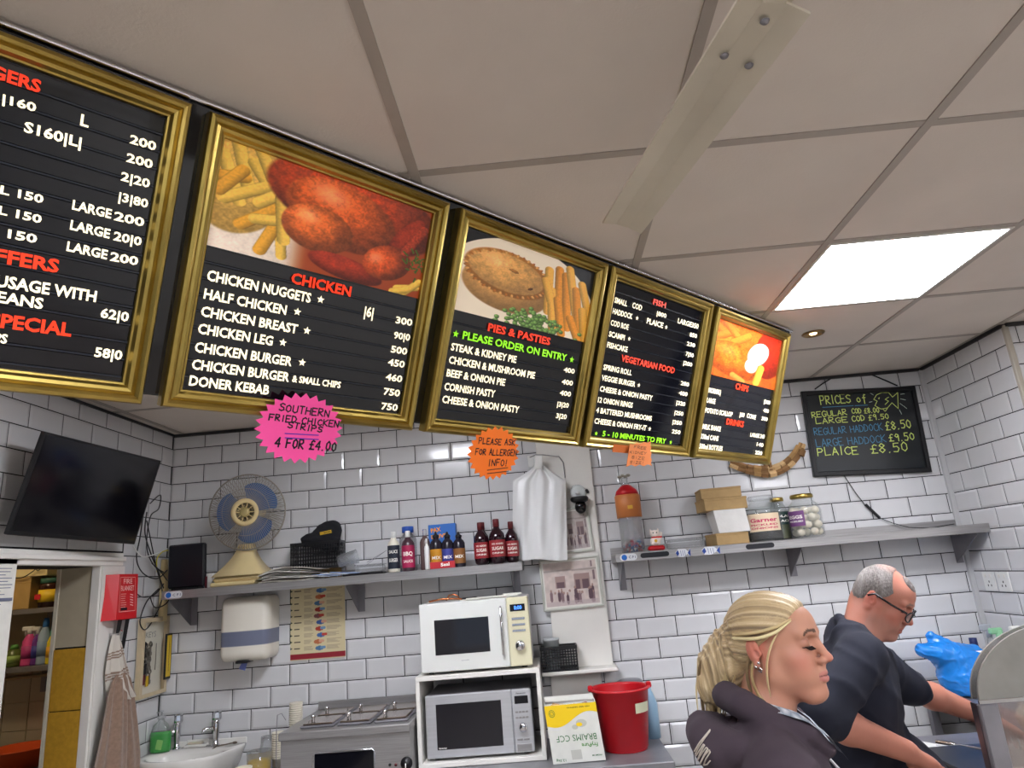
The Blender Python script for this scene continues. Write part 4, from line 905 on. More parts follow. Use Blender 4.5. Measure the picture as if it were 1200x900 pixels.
a = aty(504, 660, -.235)[0]; b = aty(533, 657, -.235)[0]
MB().box((a, -.240, SZ+.0008), (b, -.236, SZ+.034)).build('tray_front', mat('tray_red', 'b5222c', .5), t); MB().box((a, -.236, SZ+.0008), (b, -.226, SZ+.003)).build('tray_floor', MATS['tray_red'], t)
T = basis((a, -.2404, SZ), (1, 0, 0), (0, 0, 1), (0, -1, 0)); q = MB(T); put_text(q, 'Seal', (.055, .010), (.10, .012), .016, .0004, .04); q.build('lettering', M_txtplain, t)
M_squash = mat('squash', '230a14', .12, coat=.4); M_rcap = mat('red_cap', '5c1a1c', .4); M_sql = mat('lab_crimson', '8e2026', .5)
for (x, yt, yb, w_, Y, lb) in ((565, 612, 657, 17, -.20, 'dark squash bottle with red label, leftmost on the left shelf by the bags'), (584, 608, 656, 19, -.20, 'larger dark squash bottle with red label beside the hanging bags'), (601, 611, 653, 16, -.16, 'dark squash bottle half hidden behind the hanging bags'), (567, 612, 650, 15, -.075, 'dark squash bottle behind the leftmost one'), (583, 610, 650, 14, -.085, 'dark squash bottle standing in the back row beside the larger one')):
    bottle(lb, x, yt, yb, w_, Y, M_squash, M_rcap, (M_sql, .18, .62), 'cola', group='squash bottles at the end of the left shelf', txt=[('NO ADDED', .50, .008, 0), ('SUGAR', .36, .016, 0), ('DRINK', .26, .008, 0)])

# ------------------------------------------------------------------ things on the right shelf
jb = aty(740, 600, -.15); jr = 13.5/F_PX*((jb-CAM)@FW); jx = aty(742, 640, -.15)[0]; jt = aty(738, 580, -.15)[2]; 
t = thing('sweet_jar', 'tall clear sweet dispenser with an orange band and red domed lid', 'jar', (jx, -.15, SZ)); c = (jx, -.15, SZ+.001); Hj = jt-SZ
MB().lathe([(0, 0), (jr, 0), (jr, Hj*.98), (jr*.96, Hj*.98), (jr*.96, .004), (0, .004)], c, 28).build('jar_wall', M_clear, t)
MB().lathe([(jr*1.05, Hj*.60), (jr*1.08, Hj*.60), (jr*1.10, Hj*.98), (jr*1.0, Hj)], c, 28).build('band', mat('band_orange', 'c0743e', .5), t)
q = MB()
for (s, fz, ch) in (('SWEETS', .82, .012), ('TREATS', .68, .012)):
    V, fs = text_mesh(s, .03); u = (V[:, 0]/V[:, 0].max()-.5)*jr*1.5; th = -PI/2+u/jr; q.add(np.c_[jx+jr*1.115*np.cos(th), -.15+jr*1.115*np.sin(th), SZ+Hj*fz+V[:, 1]/.72*ch], fs)
MB().box((jx-.012, -.15-jr*1.14, SZ+Hj*.74), (jx+.014, -.15-jr*1.11, SZ+Hj*.80), bev=.002).build('band_emblem', mat('emblem_yellow', 'd9a83a', .5), t)
MB().lathe([(jr*1.02, Hj), (jr*.9, Hj+.022), (jr*.5, Hj+.045), (jr*.35, Hj+.052), (0, Hj+.054)], c, 28).build('lid', M_red, t)
for k in range(46):
    a = random.uniform(0, 2*PI); r = jr*.82*math.sqrt(random.random()); zz = .012+.060*random.random()*(1-.3*r/jr)
    o = MB(TR((jx+r*math.cos(a), -.15+r*math.sin(a), SZ+zz), random.uniform(0, 3), random.uniform(0, 3))).ell((0, 0, 0), (.011, .006, .006), 6)
    o.build('sweet', mat('sweet_%d' % (k % 5), ('b8384a', '3a57a8', 'e6e2dc', 'd06a86', '4a8fb5')[k % 5], .4), t)
ornp = aty(737, 562, -.15)
t = thing('ornament', 'small pale shell ornament standing on the sweet jar lid', 'ornament', (jx, -.15, jt+.056))
MB().lathe([(.022, 0), (.024, .006), (.016, .010), (.018, .03), (.022, .034), (0, .036)], (jx-.004, -.15, jt+.056), 16).build('cup', M_clear, t)
for k in range(4): MB().ell((jx-.026+k*.015, -.15+.004*(k % 2), jt+.098+.006*(k % 2)), (.013, .010, .008), 8).build('shell', mat('shell_grey', '8f8a7c', .6), t)
# lucky cat figurine (plain)
cc = aty(769, 636, -.16); X = aty(769, 641, -.16)[0]
t = thing('cat_figurine', 'small white waving cat figurine on a red cushion beside the sweet jar', 'figurine', (X, -.16, SZ))
MB().box((X-.042, -.185, SZ+.001), (X+.042, -.13, SZ+.026), bev=.008).build('cushion', M_red, t)
sd = SDF((X-.05, -.2, SZ+.015), (X+.05, -.11, SZ+.14), .0022); c = np.array((X, -.158, SZ))
sd.ell(c+(0, 0, .048), (.027, .022, .026), .004).ell(c+(0, -.002, .085), (.024, .020, .020), .006).cap(c+(-.018, 0, .098), c+(-.020, 0, .110), .007, .003, .003).cap(c+(.018, 0, .098), c+(.020, 0, .110), .007, .003, .003).cap(c+(.026, -.004, .058), c+(.032, -.006, .085), .008, .008, .006).ell(c+(-.016, -.02, .035), (.009, .009, .008), .004).ell(c+(.012, -.02, .035), (.009, .009, .008), .004)
def catcol(P):
    C_ = np.tile([.90, .84, .80], (len(P), 1)); q = P-c
    C_[(abs(q[:, 2]-.068) < .004) & (q[:, 1] < .0)] = (.75, .1, .12)
    for sx_ in (-1, 1): C_[(np.hypot(q[:, 0]-sx_*.009, q[:, 2]-.090) < .0035) & (q[:, 1] < -.01)] = (.08, .06, .06)
    C_[(np.hypot(q[:, 0], q[:, 2]-.050) < .008) & (q[:, 1] < 0)] = (.85, .65, .2); return C_
sdf_obj('body', sd, mat('glazed_figurine', 'ffffff', .25, attr='print'), t, catcol)
a = aty(782, 633, -.14)[0]; b = aty(822, 629, -.14)[0]
t = thing('food_tub', 'long clear plastic tub between the cat figurine and the card boxes', 'tub', ((a+b)/2, -.14, SZ)); MB().box((a, -.20, SZ+.001), (b, -.08, SZ+.045), bev=.008).build('tub_body', M_clear, t); MB().box((a-.004, -.205, SZ+.046), (b+.004, -.075, SZ+.051), bev=.002).build('tub_lid', M_clear, t)
def cbox(label, x0, x1, ytop, ybot, Y0, D, rz, z0=None, group='card boxes on the right shelf'):
    a = aty(x0, (ytop+ybot)/2, Y0)[0]; b = aty(x1, (ytop+ybot)/2, Y0)[0]; zt = aty((x0+x1)/2, ytop, Y0)[2]; zb_ = z0 if z0 is not None else aty((x0+x1)/2, ybot, Y0)[2]
    t = thing('card_box', label, 'box', ((a+b)/2, Y0+D/2, zb_), group)
    T = TR(((a+b)/2, Y0+D/2, zb_), rz); W = (b-a)/2*.93
    MB(T).box((-W, -D/2, 0), (W, D/2, (zt-zb_)*.86), bev=.002).build('box_body', M_kraft, t); MB(T).box((-W-.002, -D/2-.002, (zt-zb_)*.80), (W+.002, D/2+.002, zt-zb_), bev=.002).build('lid_flap', M_kraft, t); return zt
z1 = cbox('low brown card box on the shelf under the white foam box', 835, 878, 624, 637, -.20, .16, .12, SZ+.001)
a, b = aty(838, 610, -.20)[0], aty(877, 610, -.20)[0]; zt = aty(855, 597, -.2)[2]
t = thing('foam_box', 'white foam takeaway box tilted between brown card boxes', 'box', ((a+b)/2, -.13, z1))
vs = [(a+.012, -.20, z1+.001), (b+.004, -.20, z1+.001), (b+.004, -.06, z1+.001), (a+.012, -.06, z1+.001), (a-.006, -.215, zt), (b-.012, -.215, zt), (b-.012, -.05, zt), (a-.006, -.05, zt)]
MB().add(vs, [(3, 2, 1, 0), (4, 5, 6, 7), (0, 1, 5, 4), (1, 2, 6, 5), (2, 3, 7, 6), (3, 0, 4, 7)]).build('box_body', mat('foam', 'd6d4cf', .55, bump=.9, bscale=70, var=.05), t)
z2 = cbox('brown card box lying on the white foam box, under the topmost one', 822, 877, 583, 597, -.205, .17, .05, zt+.001)
cbox('topmost brown card box of the stack on the right shelf', 820, 871, 571, 583, -.2, .16, -.04, z2+.001)
fl = MB()
for k in range(6):
    p = aty(822+k*2.6, 603, -.18); fl.box((p[0]-.0025, -.172, p[2]-.012), (p[0]+.0025, -.168, zt+.0005))
def jar(label, xl, xr, yt, yb, Y, lidm, fill, fh, lab, items=None, lw=.66):
    xm = (xl+xr)/2; P0 = aty(xm, (yt+yb)/2, Y); r = (xr-xl)/2/F_PX*((P0-CAM)@FW)*.95; X = aty(xm+1, yb-6, Y)[0]; H = aty(xm, yt, Y)[2]-SZ
    t = thing('food_jar', label, 'jar', (X, Y, SZ), 'jars on the right shelf'); c = (X, Y, SZ+.001)
    g = [(0, 0), (r*.9, 0), (r, .010), (r, H*.62), (r*.9, H*.74), (r*lw, H*.85), (r*lw, H*.93)]
    MB().lathe(g+[(r*lw*.94, H*.93), (r*lw*.94, H*.85), (r*.86, H*.735), (r*.95, H*.615), (r*.95, .013), (0, .006)], c, 32).build('glass', mat('jar_glass', 'a8b0ae', .05, alpha=.13, spec=.8), t)
    MB().lathe([(0, H*.905), (r*lw*1.06, H*.905), (r*lw*1.10, H*.915), (r*lw*1.10, H*.975), (r*lw*1.0, H), (0, H)], c, 32).build('lid', lidm, t)
    if fill: MB().lathe([(0, .008), (r*.92, .008), (r*.93, .015), (r*.93, min(fh, .6)*H), (r*.93 if fh <= .62 else r*.8, fh*H), (0, fh*H)], c, 28).build('contents', fill, t)
    if items:
        m, rr, nn, top = items; k = 0; z = rr*1.1
        while z < top*H:
            for q in range(nn):
                a_ = 2*PI*(q+.5*(k % 2))/nn; rad = r*.95-rr*1.08
                MB(TR((X+rad*math.cos(a_), Y+rad*math.sin(a_), SZ+.006+z), random.uniform(0, 3), random.uniform(-.6, .6))).ell((0, 0, 0), (rr*1.05, rr*.86, rr*.86), 12).build('egg' if rr > .015 else 'gherkin', m, t)
            z += rr*1.55; k += 1
    if lab:
        lm, a, b, th0, th1, tx, tm = lab; n = 16; vs = []
        for k in range(n+1):
            th = th0+(th1-th0)*k/n; vs += [(X+(r+.001)*math.cos(th), Y+(r+.001)*math.sin(th), SZ+H*a), (X+(r+.001)*math.cos(th), Y+(r+.001)*math.sin(th), SZ+H*b)]
        o = MB().add(vs, [(2*k, 2*k+2, 2*k+3, 2*k+1) for k in range(n)], smooth=True).build('label', lm, t)
        q = MB()
        for (s, fz, ch) in tx:
            V, fs = text_mesh(s, .03); w_ = r*(th1-th0)*.8; u = (V[:, 0]/V[:, 0].max()-.5)*w_; th = (th0+th1)/2+u/r; q.add(np.c_[X+(r+.0018)*np.cos(th), Y+(r+.0018)*np.sin(th), SZ+H*fz+V[:, 1]/.72*ch], fs)
        q.build('label_lettering', tm, o)
    return t
jar('large jar of dark beetroot brine with a cream label and pink lettering', 876, 918, 581, 633, -.16, M_clear, mat('beet_brine', '1c090c', .15), .62, (mat('lab_cream', 'd8c2a4', .6), .22, .60, -PI*.92, -PI*.28, [('Garner', .42, .02), ('PICKLED', .34, .009), ('ONIONS', .27, .009)], mat('print_pink', 'b8285a', .5)))
jar('small jar with a dark green label standing behind the two large jars', 905, 927, 583, 631, -.055, M_gold, mat('olive_brine', '5c5f33', .25), .5, (mat('lab_dgreen', '1e3733', .5), .36, .66, -PI*.9, -PI*.1, [('POLAR', .53, .012), ('SNACK', .42, .012)], M_txtplain))
jar('large jar of pickled white eggs with a gold lid', 926, 966, 579, 631, -.16, M_gold, None, .6, (mat('lab_purple', '6a3f70', .5), .28, .62, -PI*.98, -PI*.62, [('EGGS', .45, .016), ('PICKLED', .37, .008)], M_txtplain), (mat('egg_white', 'e2d8c2', .35, sss=0), .023, 5, .62), .62)

# ------------------------------------------------------------------ on the wall
# paper towel dispenser
dx0, dx1 = .40, .655; zt, zb2 = 1.722, 1.405
t = thing('towel_dispenser', 'white rounded paper towel dispenser with a grey band on the left tiles', 'dispenser', ((dx0+dx1)/2, -.1, zb2))
sd = SDF((dx0-.03, -.21, zb2-.02), (dx1+.03, .01, zt+.02), .0048)
def dispf(X, Y, Z):
    cx = (dx0+dx1)/2; hw = (dx1-dx0)/2; u = abs(X-cx)/hw; hx = hw-.028; qx = np.maximum(abs(X-cx)-hx, 0); cz = (zt+zb2)/2; hz_ = (zt-zb2)/2-.045; qz = np.maximum(abs(Z-cz)-hz_, 0)
    D = .185-.020*u**2; qy = np.maximum(-Y-(D-.045), 0)
    d = np.sqrt((qx*1.5)**2+qz**2+qy**2)-.045; return np.maximum(d, Y+.0095)-.2
sd.disp(dispf)
M_disp = mat('dispenser_plastic', 'ffffff', .25, attr='print')
sdf_obj('cover', sd, M_disp, t, lambda P: np.where(((P[:, 2] > zb2+.078) & (P[:, 2] < zb2+.150))[:, None], [.42, .44, .52], [.86, .84, .79]), rel=0)
MB().box((.50, -.19, zb2-.006), (.56, -.10, zb2+.006), bev=.003).build('outlet', M_blkm, t)
p = aty(288, 780, -.14); MB().add([(.515, -.14, zb2), (.545, -.14, zb2), (.535, -.150, zb2-.045), (.50, -.145, zb2-.035)], [(0, 1, 2, 3)]).build('towel_tail', mat('towel_blue', '6b78b8', .8), t)
T = basis((.455, -.1745, zb2+.162), (1, 0, 0), (0, 0, 1), (0, -1, 0)); q = MB(T); q.box((0, 0, 0), (.02, .012, .0035)); q.build('emblem', mat('grey_print', '777c85', .5), t)
# allergen poster
def poster():
    a = np.ones((150, 112, 3))*np.array([.80, .75, .60]); yy, xx = np.mgrid[0:150, 0:112]
    a[138:148, :] = (.55, .12, .17); a[148:, :] = (.80, .75, .60)
    r = np.random.default_rng(2)
    for i in range(11):
        y = 4+i*12
        for k in range(6):
            w_ = 5-abs(k-3)*1.6
            a[y+k:y+k+1, 0:max(int(w_), 1)] = (.12, .2, .16)
        a[y+3:y+5, 8:8+r.integers(8, 16)] = (.25, .22, .2)
        for l in range(4):
            a[y+1+l*2, 28:28+r.integers(12, 20)] = (.62, .56, .48); a[y+1+l*2, 74:74+r.integers(18, 34)] = (.62, .56, .48)
        c1 = [(.65, .22, .15), (.25, .4, .62), (.7, .4, .25), (.3, .45, .6), (.62, .2, .15), (.5, .3, .3), (.2, .35, .6)][i % 7]; c2 = [(.8, .6, .5), (.4, .55, .7), (.7, .25, .2)][i % 3]
        cx = 60+r.integers(-4, 5); m = ((xx-cx)/9.)**2+((yy-(y+5))/4.2)**2 < 1; a[m] = c1; m = ((xx-cx-7)/6.)**2+((yy-(y+4))/3.)**2 < 1; a[m] = c2
    return a
q = [aty(341, 683, -.0105), aty(405, 680, -.0105), aty(405, 769, -.0105), aty(339, 774, -.0105)]
q = [np.array([(q[0][0]+q[3][0])/2+.002, -.0105, 1.778]), np.array([1.011, -.0105, 1.778]), np.array([1.011, -.0105, 1.3755]), np.array([(q[0][0]+q[3][0])/2+.002, -.0105, 1.3755])]
t = thing('wall_poster', 'cream allergen chart with small food pictures taped on the tiles', 'poster', (q[3][0]+.15, -.0105, 1.3755)); MB().box((q[0][0], -.0102, 1.3755), (1.011, -.0092, 1.778)).build('sheet', mat('sheet_cream', 'cabf99', .8), t)
image_panel('printed_face', poster(), q, M_printm, t)
# price chalkboard
_q = [aty(939, 458.5, -.03), aty(1073, 451, -.03), aty(1092, 553, -.03), aty(955, 558.5, -.03)]
_u = (_q[2]-_q[3])/np.linalg.norm(_q[2]-_q[3]); _v = np.array([-_u[2], 0, _u[0]]); T = basis((_q[3][0]-.004, -.012, _q[3][2]), _u, _v, (0, -1, 0)); BW = float(np.linalg.norm(_q[2]-_q[3]))+.006; BHt = float(np.linalg.norm(_q[0]-_q[3]))
TC = T
t = thing('chalkboard', 'black framed fish price chalkboard with yellow and blue writing', 'chalkboard', (3.93, -.03, 2.08))
frame_rails(T, 0, BW, 0, BHt, [(0, 0), (0, .018), (.004, .022), (.022, .022), (.026, .014), (.026, 0)], M_blkp, t)
MB(T).box((.02, .02, .001), (BW-.02, BHt-.02, .009)).build('slate', mat('slate', '12171b', .30, var=.25, scale=5), t)
def csv(x, y): X = at(x, y, 1, -.022)-T[:3, 3]; return np.array([X@T[:3, 0], X@T[:3, 1]])
M_cy = mat('chalk_yellow', 'dcea7e', .8); M_cb = mat('chalk_blue', '4f8fb4', .8); M_cp = mat('chalk_pale', 'd4e2d6', .8)
def C8(x, y): return csv(900+x/3, 400+y/3)
def chalk(s, x0, y0, x1, y1, cap, m, wd=.0042):
    a, b = C8(x0, y0), C8(x1, y1); c_ = C8(x0, y0-cap); q = MB(T); hand_text(q, s, a, b, abs(c_[1]-a[1]), wd, .0095, jit=.1, gap=1.2); q.build('chalk_line', m, t)
chalk('PRICES', 186, 222, 292, 216, 30, M_cy, .005); chalk('of', 312, 214, 347, 212, 26, M_cy, .005)
chalk('REGULAR', 156, 268, 278, 258, 19, M_cy); chalk('COD £8.00', 296, 254, 392, 250, 17, M_cy); chalk('LARGE', 170, 290, 280, 284, 19, M_cy); chalk('COD £9.50', 297, 282, 426, 272, 19, M_cy)
chalk('REGULAR HADDOCK', 164, 330, 404, 312, 24, M_cb, .0034); chalk('£8.50', 416, 312, 505, 304, 28, M_cy, .005); chalk('LARGE HADDOCK', 172, 372, 416, 354, 26, M_cb, .0034); chalk('£9.50', 428, 352, 516, 346, 26, M_cy, .005)
chalk('PLAICE', 176, 402, 318, 396, 28, M_cy, .0052); chalk('£8.50', 364, 394, 494, 386, 32, M_cy, .0052)
q = MB(T); ribbon(q, [C8(192, 232), C8(300, 226)], .003, .0095); ribbon(q, [C8(306, 226), C8(350, 224)], .003, .0095); q.build('chalk_underline', M_cb, t)
q = MB(T)
for L in ([(372, 204), (382, 188), (400, 180), (424, 180), (438, 196), (456, 180), (458, 236), (436, 216), (420, 234), (398, 238), (376, 226), (384, 210), (372, 204)], [(424, 196), (412, 204), (424, 210), (412, 222)], [(388, 200), (392, 198), (390, 203)], [(402, 180), (408, 172), (420, 180)], [(404, 238), (412, 246), (420, 236)]):
    ribbon(q, [C8(*p) for p in L], .0034, .0095)
q.build('chalk_fish', M_cy, t)
q = MB(T)
for L in ([(466, 186), (480, 184)], [(466, 202), (484, 206)], [(464, 218), (488, 236)], [(462, 240), (470, 256)], [(366, 212), (356, 214)], [(370, 188), (360, 182)]): ribbon(q, [C8(*p) for p in L], .0024, .0095)
q.build('chalk_rays', M_cp, t)
for pts in ([(165, 168), (190, 150), (232, 124)], [(455, 156), (410, 136), (352, 112)]): MB().tube([aty(900+x/3, 400+y/3, -.014) for x, y in pts], .004, 6).build('hanging_strap', M_blkm, t)
cr = [(989, 557, -.012), (1003, 578, -.014), (1014, 592, -.016)]; t = thing('power_cable', 'thin black cable with an inline plug below the chalkboard', 'cable', aty(1024, 604, -.02))
MB().tube([aty(*p) for p in cr], .0022, 6).build('upper_cable', M_blkp, t); MB().tube([aty(1014, 591, -.016), aty(1031, 607, -.020)], .008, 8).build('inline_plug', M_blkp, t)
MB().tube([aty(1031, 607, -.02), aty(1046, 613, -.024), aty(1065, 618, -.04), aty(1090, 619, -.04), aty(1118, 614, -.02)], .0022, 6).build('lower_cable', M_blkp, t)
# driftwood anchor
t = thing('wood_anchor', 'anchor shaped ornament of short driftwood sticks beside the chalkboard', 'ornament', aty(905, 556, -.02))
M_wood2 = mat('driftwood_pale', 'cba878', .85, var=.2, scale=14); M_wood3 = mat('driftwood_dark', '8a6640', .85, var=.2, scale=14)
def arm(P0, P1, P2, n, w0, w1):
    for k in range(n):
        u = (k+.5)/n; du = .50/n
        def bz(u): return (1-u)**2*np.array(P0)+2*u*(1-u)*np.array(P1)+u*u*np.array(P2)
        a, b = bz(u-du), bz(u+du); wd = w0+(w1-w0)*u; o_ = random.uniform(-1.2, 1.2)
        for s_ in (-1, 1):
            off = s_*wd*.27; d = (b-a)/np.linalg.norm(b-a); nrm = np.array([-d[1], d[0]]); sh = random.uniform(-.3, .3)*np.linalg.norm(b-a)
            A2 = a+nrm*off+d*sh*.3; B2 = b+nrm*off+d*sh*.3; MB().tube([aty(A2[0], A2[1], -.026-.006*((k+(s_ > 0)) % 2)), aty(B2[0], B2[1], -.026-.006*((k+(s_ > 0)) % 2))], wd*.29/F_PX*3.9, 5, smooth=False).build('stick', (M_wood, M_wood2, M_wood3)[random.randrange(3)], t)
arm((856, 543), (880, 553), (900, 553), 5, 8, 13); arm((900, 553), (925, 550), (938, 524), 6, 13, 10); arm((901, 552), (898, 535), (895, 512), 4, 9, 8); arm((936, 534), (938, 527), (940, 520), 2, 13, 6)
# carrier bags on the column
t = thing('bag_hanger', 'bent wire hanger fixed to the white column holding carrier bags', 'hanger', aty(640, 545, -.04))
MB().tube([aty(x, y, Y) for x, y, Y in ((621, 536, -.04), (628, 533, -.10), (636, 533, -.10), (655, 535, -.045), (660, 542, -.045), (662, 560, -.045))], .0032, 6).build('wire', M_steel, t); MB().box(aty(619, 548, -.036)-(0, .006, 0), aty(629, 533, -.036), bev=.003).build('bracket_plate', M_wplas, t)
bl = aty(601, 655, -.12); br_ = aty(664, 655, -.12); bt = aty(632, 545, -.12)
n = 34; mm = 36
def bagsheet(dy, seed, sc=1.):
    vs = []; L = [(1.0, 0.)]
    for j in range(mm+1):
        v = j/mm; yy = 545+v*(656-545); 
        if v < .16: xl, xr = 626-26*(v/.16)**1.3*.95, 637+28*(v/.16)**1.2*.92
        else: xl, xr = 601-.5*v, 662.5+2.5*v
        for i in range(n+1):
            u = i/n; ph = seed; yo = yy+(1.0*math.sin(u*9+seed)*v if v > .95 else 0)
            amp = .005*(1-.2*v)*sc+.002
            y3 = -.115+dy+amp*math.sin(u*19+ph+1.2*math.sin(v*3))+.0025*math.sin(u*37+v*5+ph)+.004*math.sin(u*11-v*9+ph)-.020*math.sin(PI*u)*(.4+.6*v)
            vs.append(aty(xl+(xr-xl)*u, yo, y3))
    fs = [(j*(n+1)+i, (j+1)*(n+1)+i, (j+1)*(n+1)+i+1, j*(n+1)+i+1) for j in range(mm) for i in range(n)]
    return vs, fs
M_bag = mat('bag_film', 'd9d9d8', .32, alpha=1., spec=.6)
for k in range(3):
    vs, fs = bagsheet(.022*k, .6*k+.4)
    m_ = MB().add(vs, fs, smooth=True)
    if k == 0: MB
    solo('carrier_bag', m_, M_bag, ('front white plastic carrier bag hanging on the column', 'white plastic carrier bag hanging just behind the front one', 'rearmost white plastic carrier bag nearest the column')[k], 'bag', 'white carrier bags hanging on the column')
p = aty(631, 540, -.135)
solo('bag_tab', MB(basis(p, (1, 0, -.1), (.1, 0, 1), (0, -1, 0))).box((-.022, -.045, -.004), (.022, .03, .006), bev=.006), M_wplas, 'crumpled white tab holding the carrier bags to the hanger', 'tab')
# dome camera
p = aty(677, 577, -.045); t = thing('security_camera', 'small black ball camera with clear round plate on the white column', 'camera', p)
T = basis(p, (1, 0, 0), (0, 0, 1), (0, -1, 0))
MB(T).lathe([(.0, -.005), (.042, -.005), (.042, .006), (.038, .008), (0, .008)], n=28).build('back_plate', mat('frosted_plate', 'cfd2d0', .3), t)
MB(T).tube([(.036*math.cos(a), .036*math.sin(a), .010) for a in np.linspace(0, 2*PI, 25)], .003, 6).build('plate_ring', M_clear, t)
MB(T).ell((.0, -.005, .012), (.014, .010, .008), 10).build('sensor', M_wplas, t)
MB().lathe([(.044, 0), (.050, -.008), (.046, -.022), (.032, -.030)], (p[0]+.004, -.075, p[2]-.028), 24).build('bracket_cup', M_blkp, t)
MB().ell((p[0]+.006, -.080, p[2]-.082), (.032, .032, .036), 18).build('ball', mat('ball_black', '08080a', .08), t); MB().tube([(p[0]+.055, -.04, p[2]-.002), (p[0]+.048, -.06, p[2]+.006)], .008, 8).build('side_knob', M_blkp, t)
# two old photographs
def oldphoto(dark):
    W_p, H_p = 96, 74; a = np.ones((H_p, W_p, 3))*np.array([.80, .74, .71]); y, x = np.mgrid[0:H_p, 0:W_p]; n = vnoise((H_p, W_p), (14, 18), 8)[..., None]
    a = a*(.93+.12*n); ink = np.array([.36, .27, .30])
    def rect(x0, y0, x1, y1, c, f=1.): a[y0:y1, x0:x1] = a[y0:y1, x0:x1]*(1-f)+np.array(c)*f
    a[(y > 12+x*.02) & (y < 15+x*.02)] *= .82
    for (x0, y0, x1, y1) in ((20, 24, 38, 44), (54, 22, 66, 48), (66, 22, 82, 48)):
        rect(x0, y0, x1, y1, (.62, .52, .50)); rect(x0+2, y0+10, x1-2, y1, ink, .85)
    rect(88, 18, 92, 34, ink, .7); rect(86, 2, 89, 12, ink, .6)
    r = np.random.default_rng(4)
    for k in range(22):
        cx = int(r.integers(6, 88)); cy = int(r.integers(44, 56)); c_ = (ink, np.array([.78, .72, .70]), np.array([.5, .4, .42]))[k % 3]
        m = ((x-cx)/3.)**2+((y-(cy+8))/9.)**2 < 1; a[m] = c_; m = ((x-cx)/1.8)**2+((y-cy+2)/2.2)**2 < 1; a[m] = (.62, .5, .46)
    rect(0, 66, W_p, H_p, (.72, .66, .66), .6)
    return a*(.75 if dark else 1.)+(.12 if dark else 0)
def framed(label, c4, fm, img, z_, name='framed_photo', fw=.012):
    P = [aty(x, y, z_) for x, y in c4]; xa, xb = (P[0][0]+P[3][0])/2, (P[1][0]+P[2][0])/2; za = (P[3][2]+P[2][2])/2; zt_ = (P[0][2]+P[1][2])/2
    sl_ = ((P[1][2]-P[0][2])/(P[1][0]-P[0][0])+(P[2][2]-P[3][2])/(P[2][0]-P[3][0]))/2; L = math.hypot(1, sl_)
    T = basis((xa, z_, P[3][2]), (1/L, 0, sl_/L), (-sl_/L, 0, 1/L), (0, -1, 0)); w_, h_ = (xb-xa)*L, (zt_-za)
    t = thing(name, label, 'picture', (xa+w_/2, z_, za), 'old photographs on the column'); frame_rails(T, 0, w_, 0, h_, [(0, 0), (0, .010), (fw*.5, .012), (fw, .008), (fw, 0)], fm, t)
    MB(T).box((.004, .004, .0005), (w_-.004, h_-.004, .003)).build('mount', M_paper, t)
    g = lambda u, v: (T@np.array([u, v, .0035, 1]))[:3]
    m = fw+.008; image_panel('print', img, [g(m, h_-m), g(w_-m, h_-m), g(w_-m, m), g(m, m)], M_print, t)
framed('old framed street photograph just above the small ledge on the column', [(632, 656), (702, 650), (708, 709), (637, 717)], mat('pale_frame', 'bfc0b6', .4), oldphoto(False), -.037)
framed('faded framed photograph partly hidden behind the carrier bags', [(655, 596), (691, 592), (697, 644), (659, 650)], MATS['pale_frame'], oldphoto(True), -.0365)
# dark basket and tub on the ledge
a, b = aty(634, 770, -.14)[0], aty(676, 765, -.14)[0]; zt_ = aty(655, 757, -.14)[2]
basket('black woven plastic basket with a white tub on the small ledge', a, b, -.150, -.045, 1.2405, zt_, rows=6)
X = aty(646, 756, -.10)[0]; t = thing('plastic_tub', 'milky plastic tub inside the basket on the small ledge', 'tub', (X, -.10, 1.245)); zz = aty(646, 748, -.10)[2]-1.246
MB().lathe([(0, 0), (.034, 0), (.040, zz-.01), (.043, zz-.01), (.043, zz), (0, zz)], (X, -.10, 1.246), 24).build('tub_body', mat('milky_plastic', 'c9ced0', .3), t)

# ------------------------------------------------------------------ worktop, appliances
t = thing('worktop', 'grey steel worktop under the microwaves and the red bucket', 'worktop', (1.62, -.29, 0))
MB().box((.665, -.585, .875), (2.572, -.011, .915), bev=.004).build('top', mat('worktop_grey', '86868a', .38, .5, var=.1, scale=10, bump=.15), t)
MB().box((.68, -.55, .12), (2.55, -.05, .874)).build('cabinet_body', M_steeld, t)
for k in range(4): MB().box((.69+k*.466, -.57, .14), (.69+k*.466+.458, -.552, .86), bev=.003).build('cabinet_door', M_steel, t)
for x in (.75, 1.3, 1.9, 2.48): MB().lathe([(.02, 0), (.02, .12)], (x, -.3, 0), 10).build('leg', M_steeld, t)
# bain-marie
bx0, bx1, by0, by1, bz = .862, 1.448, -.548, -.022, 1.13
t = thing('bain_marie', 'stainless steel food warmer with six lidded pans beside the microwaves', 'food warmer', ((bx0+bx1)/2, -.28, .917))
MB().box((bx0+.008, by0+.012, .918), (bx1-.004, by1, bz-.034)).build('body', M_steel, t)
MB().box((bx0, by0, bz-.034), (bx1, by1, bz), bev=.004).build('top_rim', M_steel, t)
MB().box((bx0+.01, by1-.012, bz+.0005), (bx1, by1, bz+.040), bev=.002).build('upstand', M_steel, t)
M_cop = mat('lid_steel', 'b8aba0', .16, 1.)
for i in range(3):
    for j in range(2):
        x0 = bx0+.075+i*.168; y0 = by0+.06+j*.205; o = MB().box((x0, y0, bz+.0005), (x0+.155, y0+.19, bz+.010), bev=.004).build('pan_rim', M_steeld, t)
        MB().box((x0+.010, y0+.010, bz+.0105), (x0+.145, y0+.18, bz+.018), bev=.005).build('pan_lid', M_cop, o)
        MB().tube([(x0+.03, y0+.095, bz+.018), (x0+.03, y0+.095, bz+.032)], .008, 10).ell((x0+.03, y0+.095, bz+.034), (.012, .012, .008), 10).build('lid_knob', M_chrome, o)
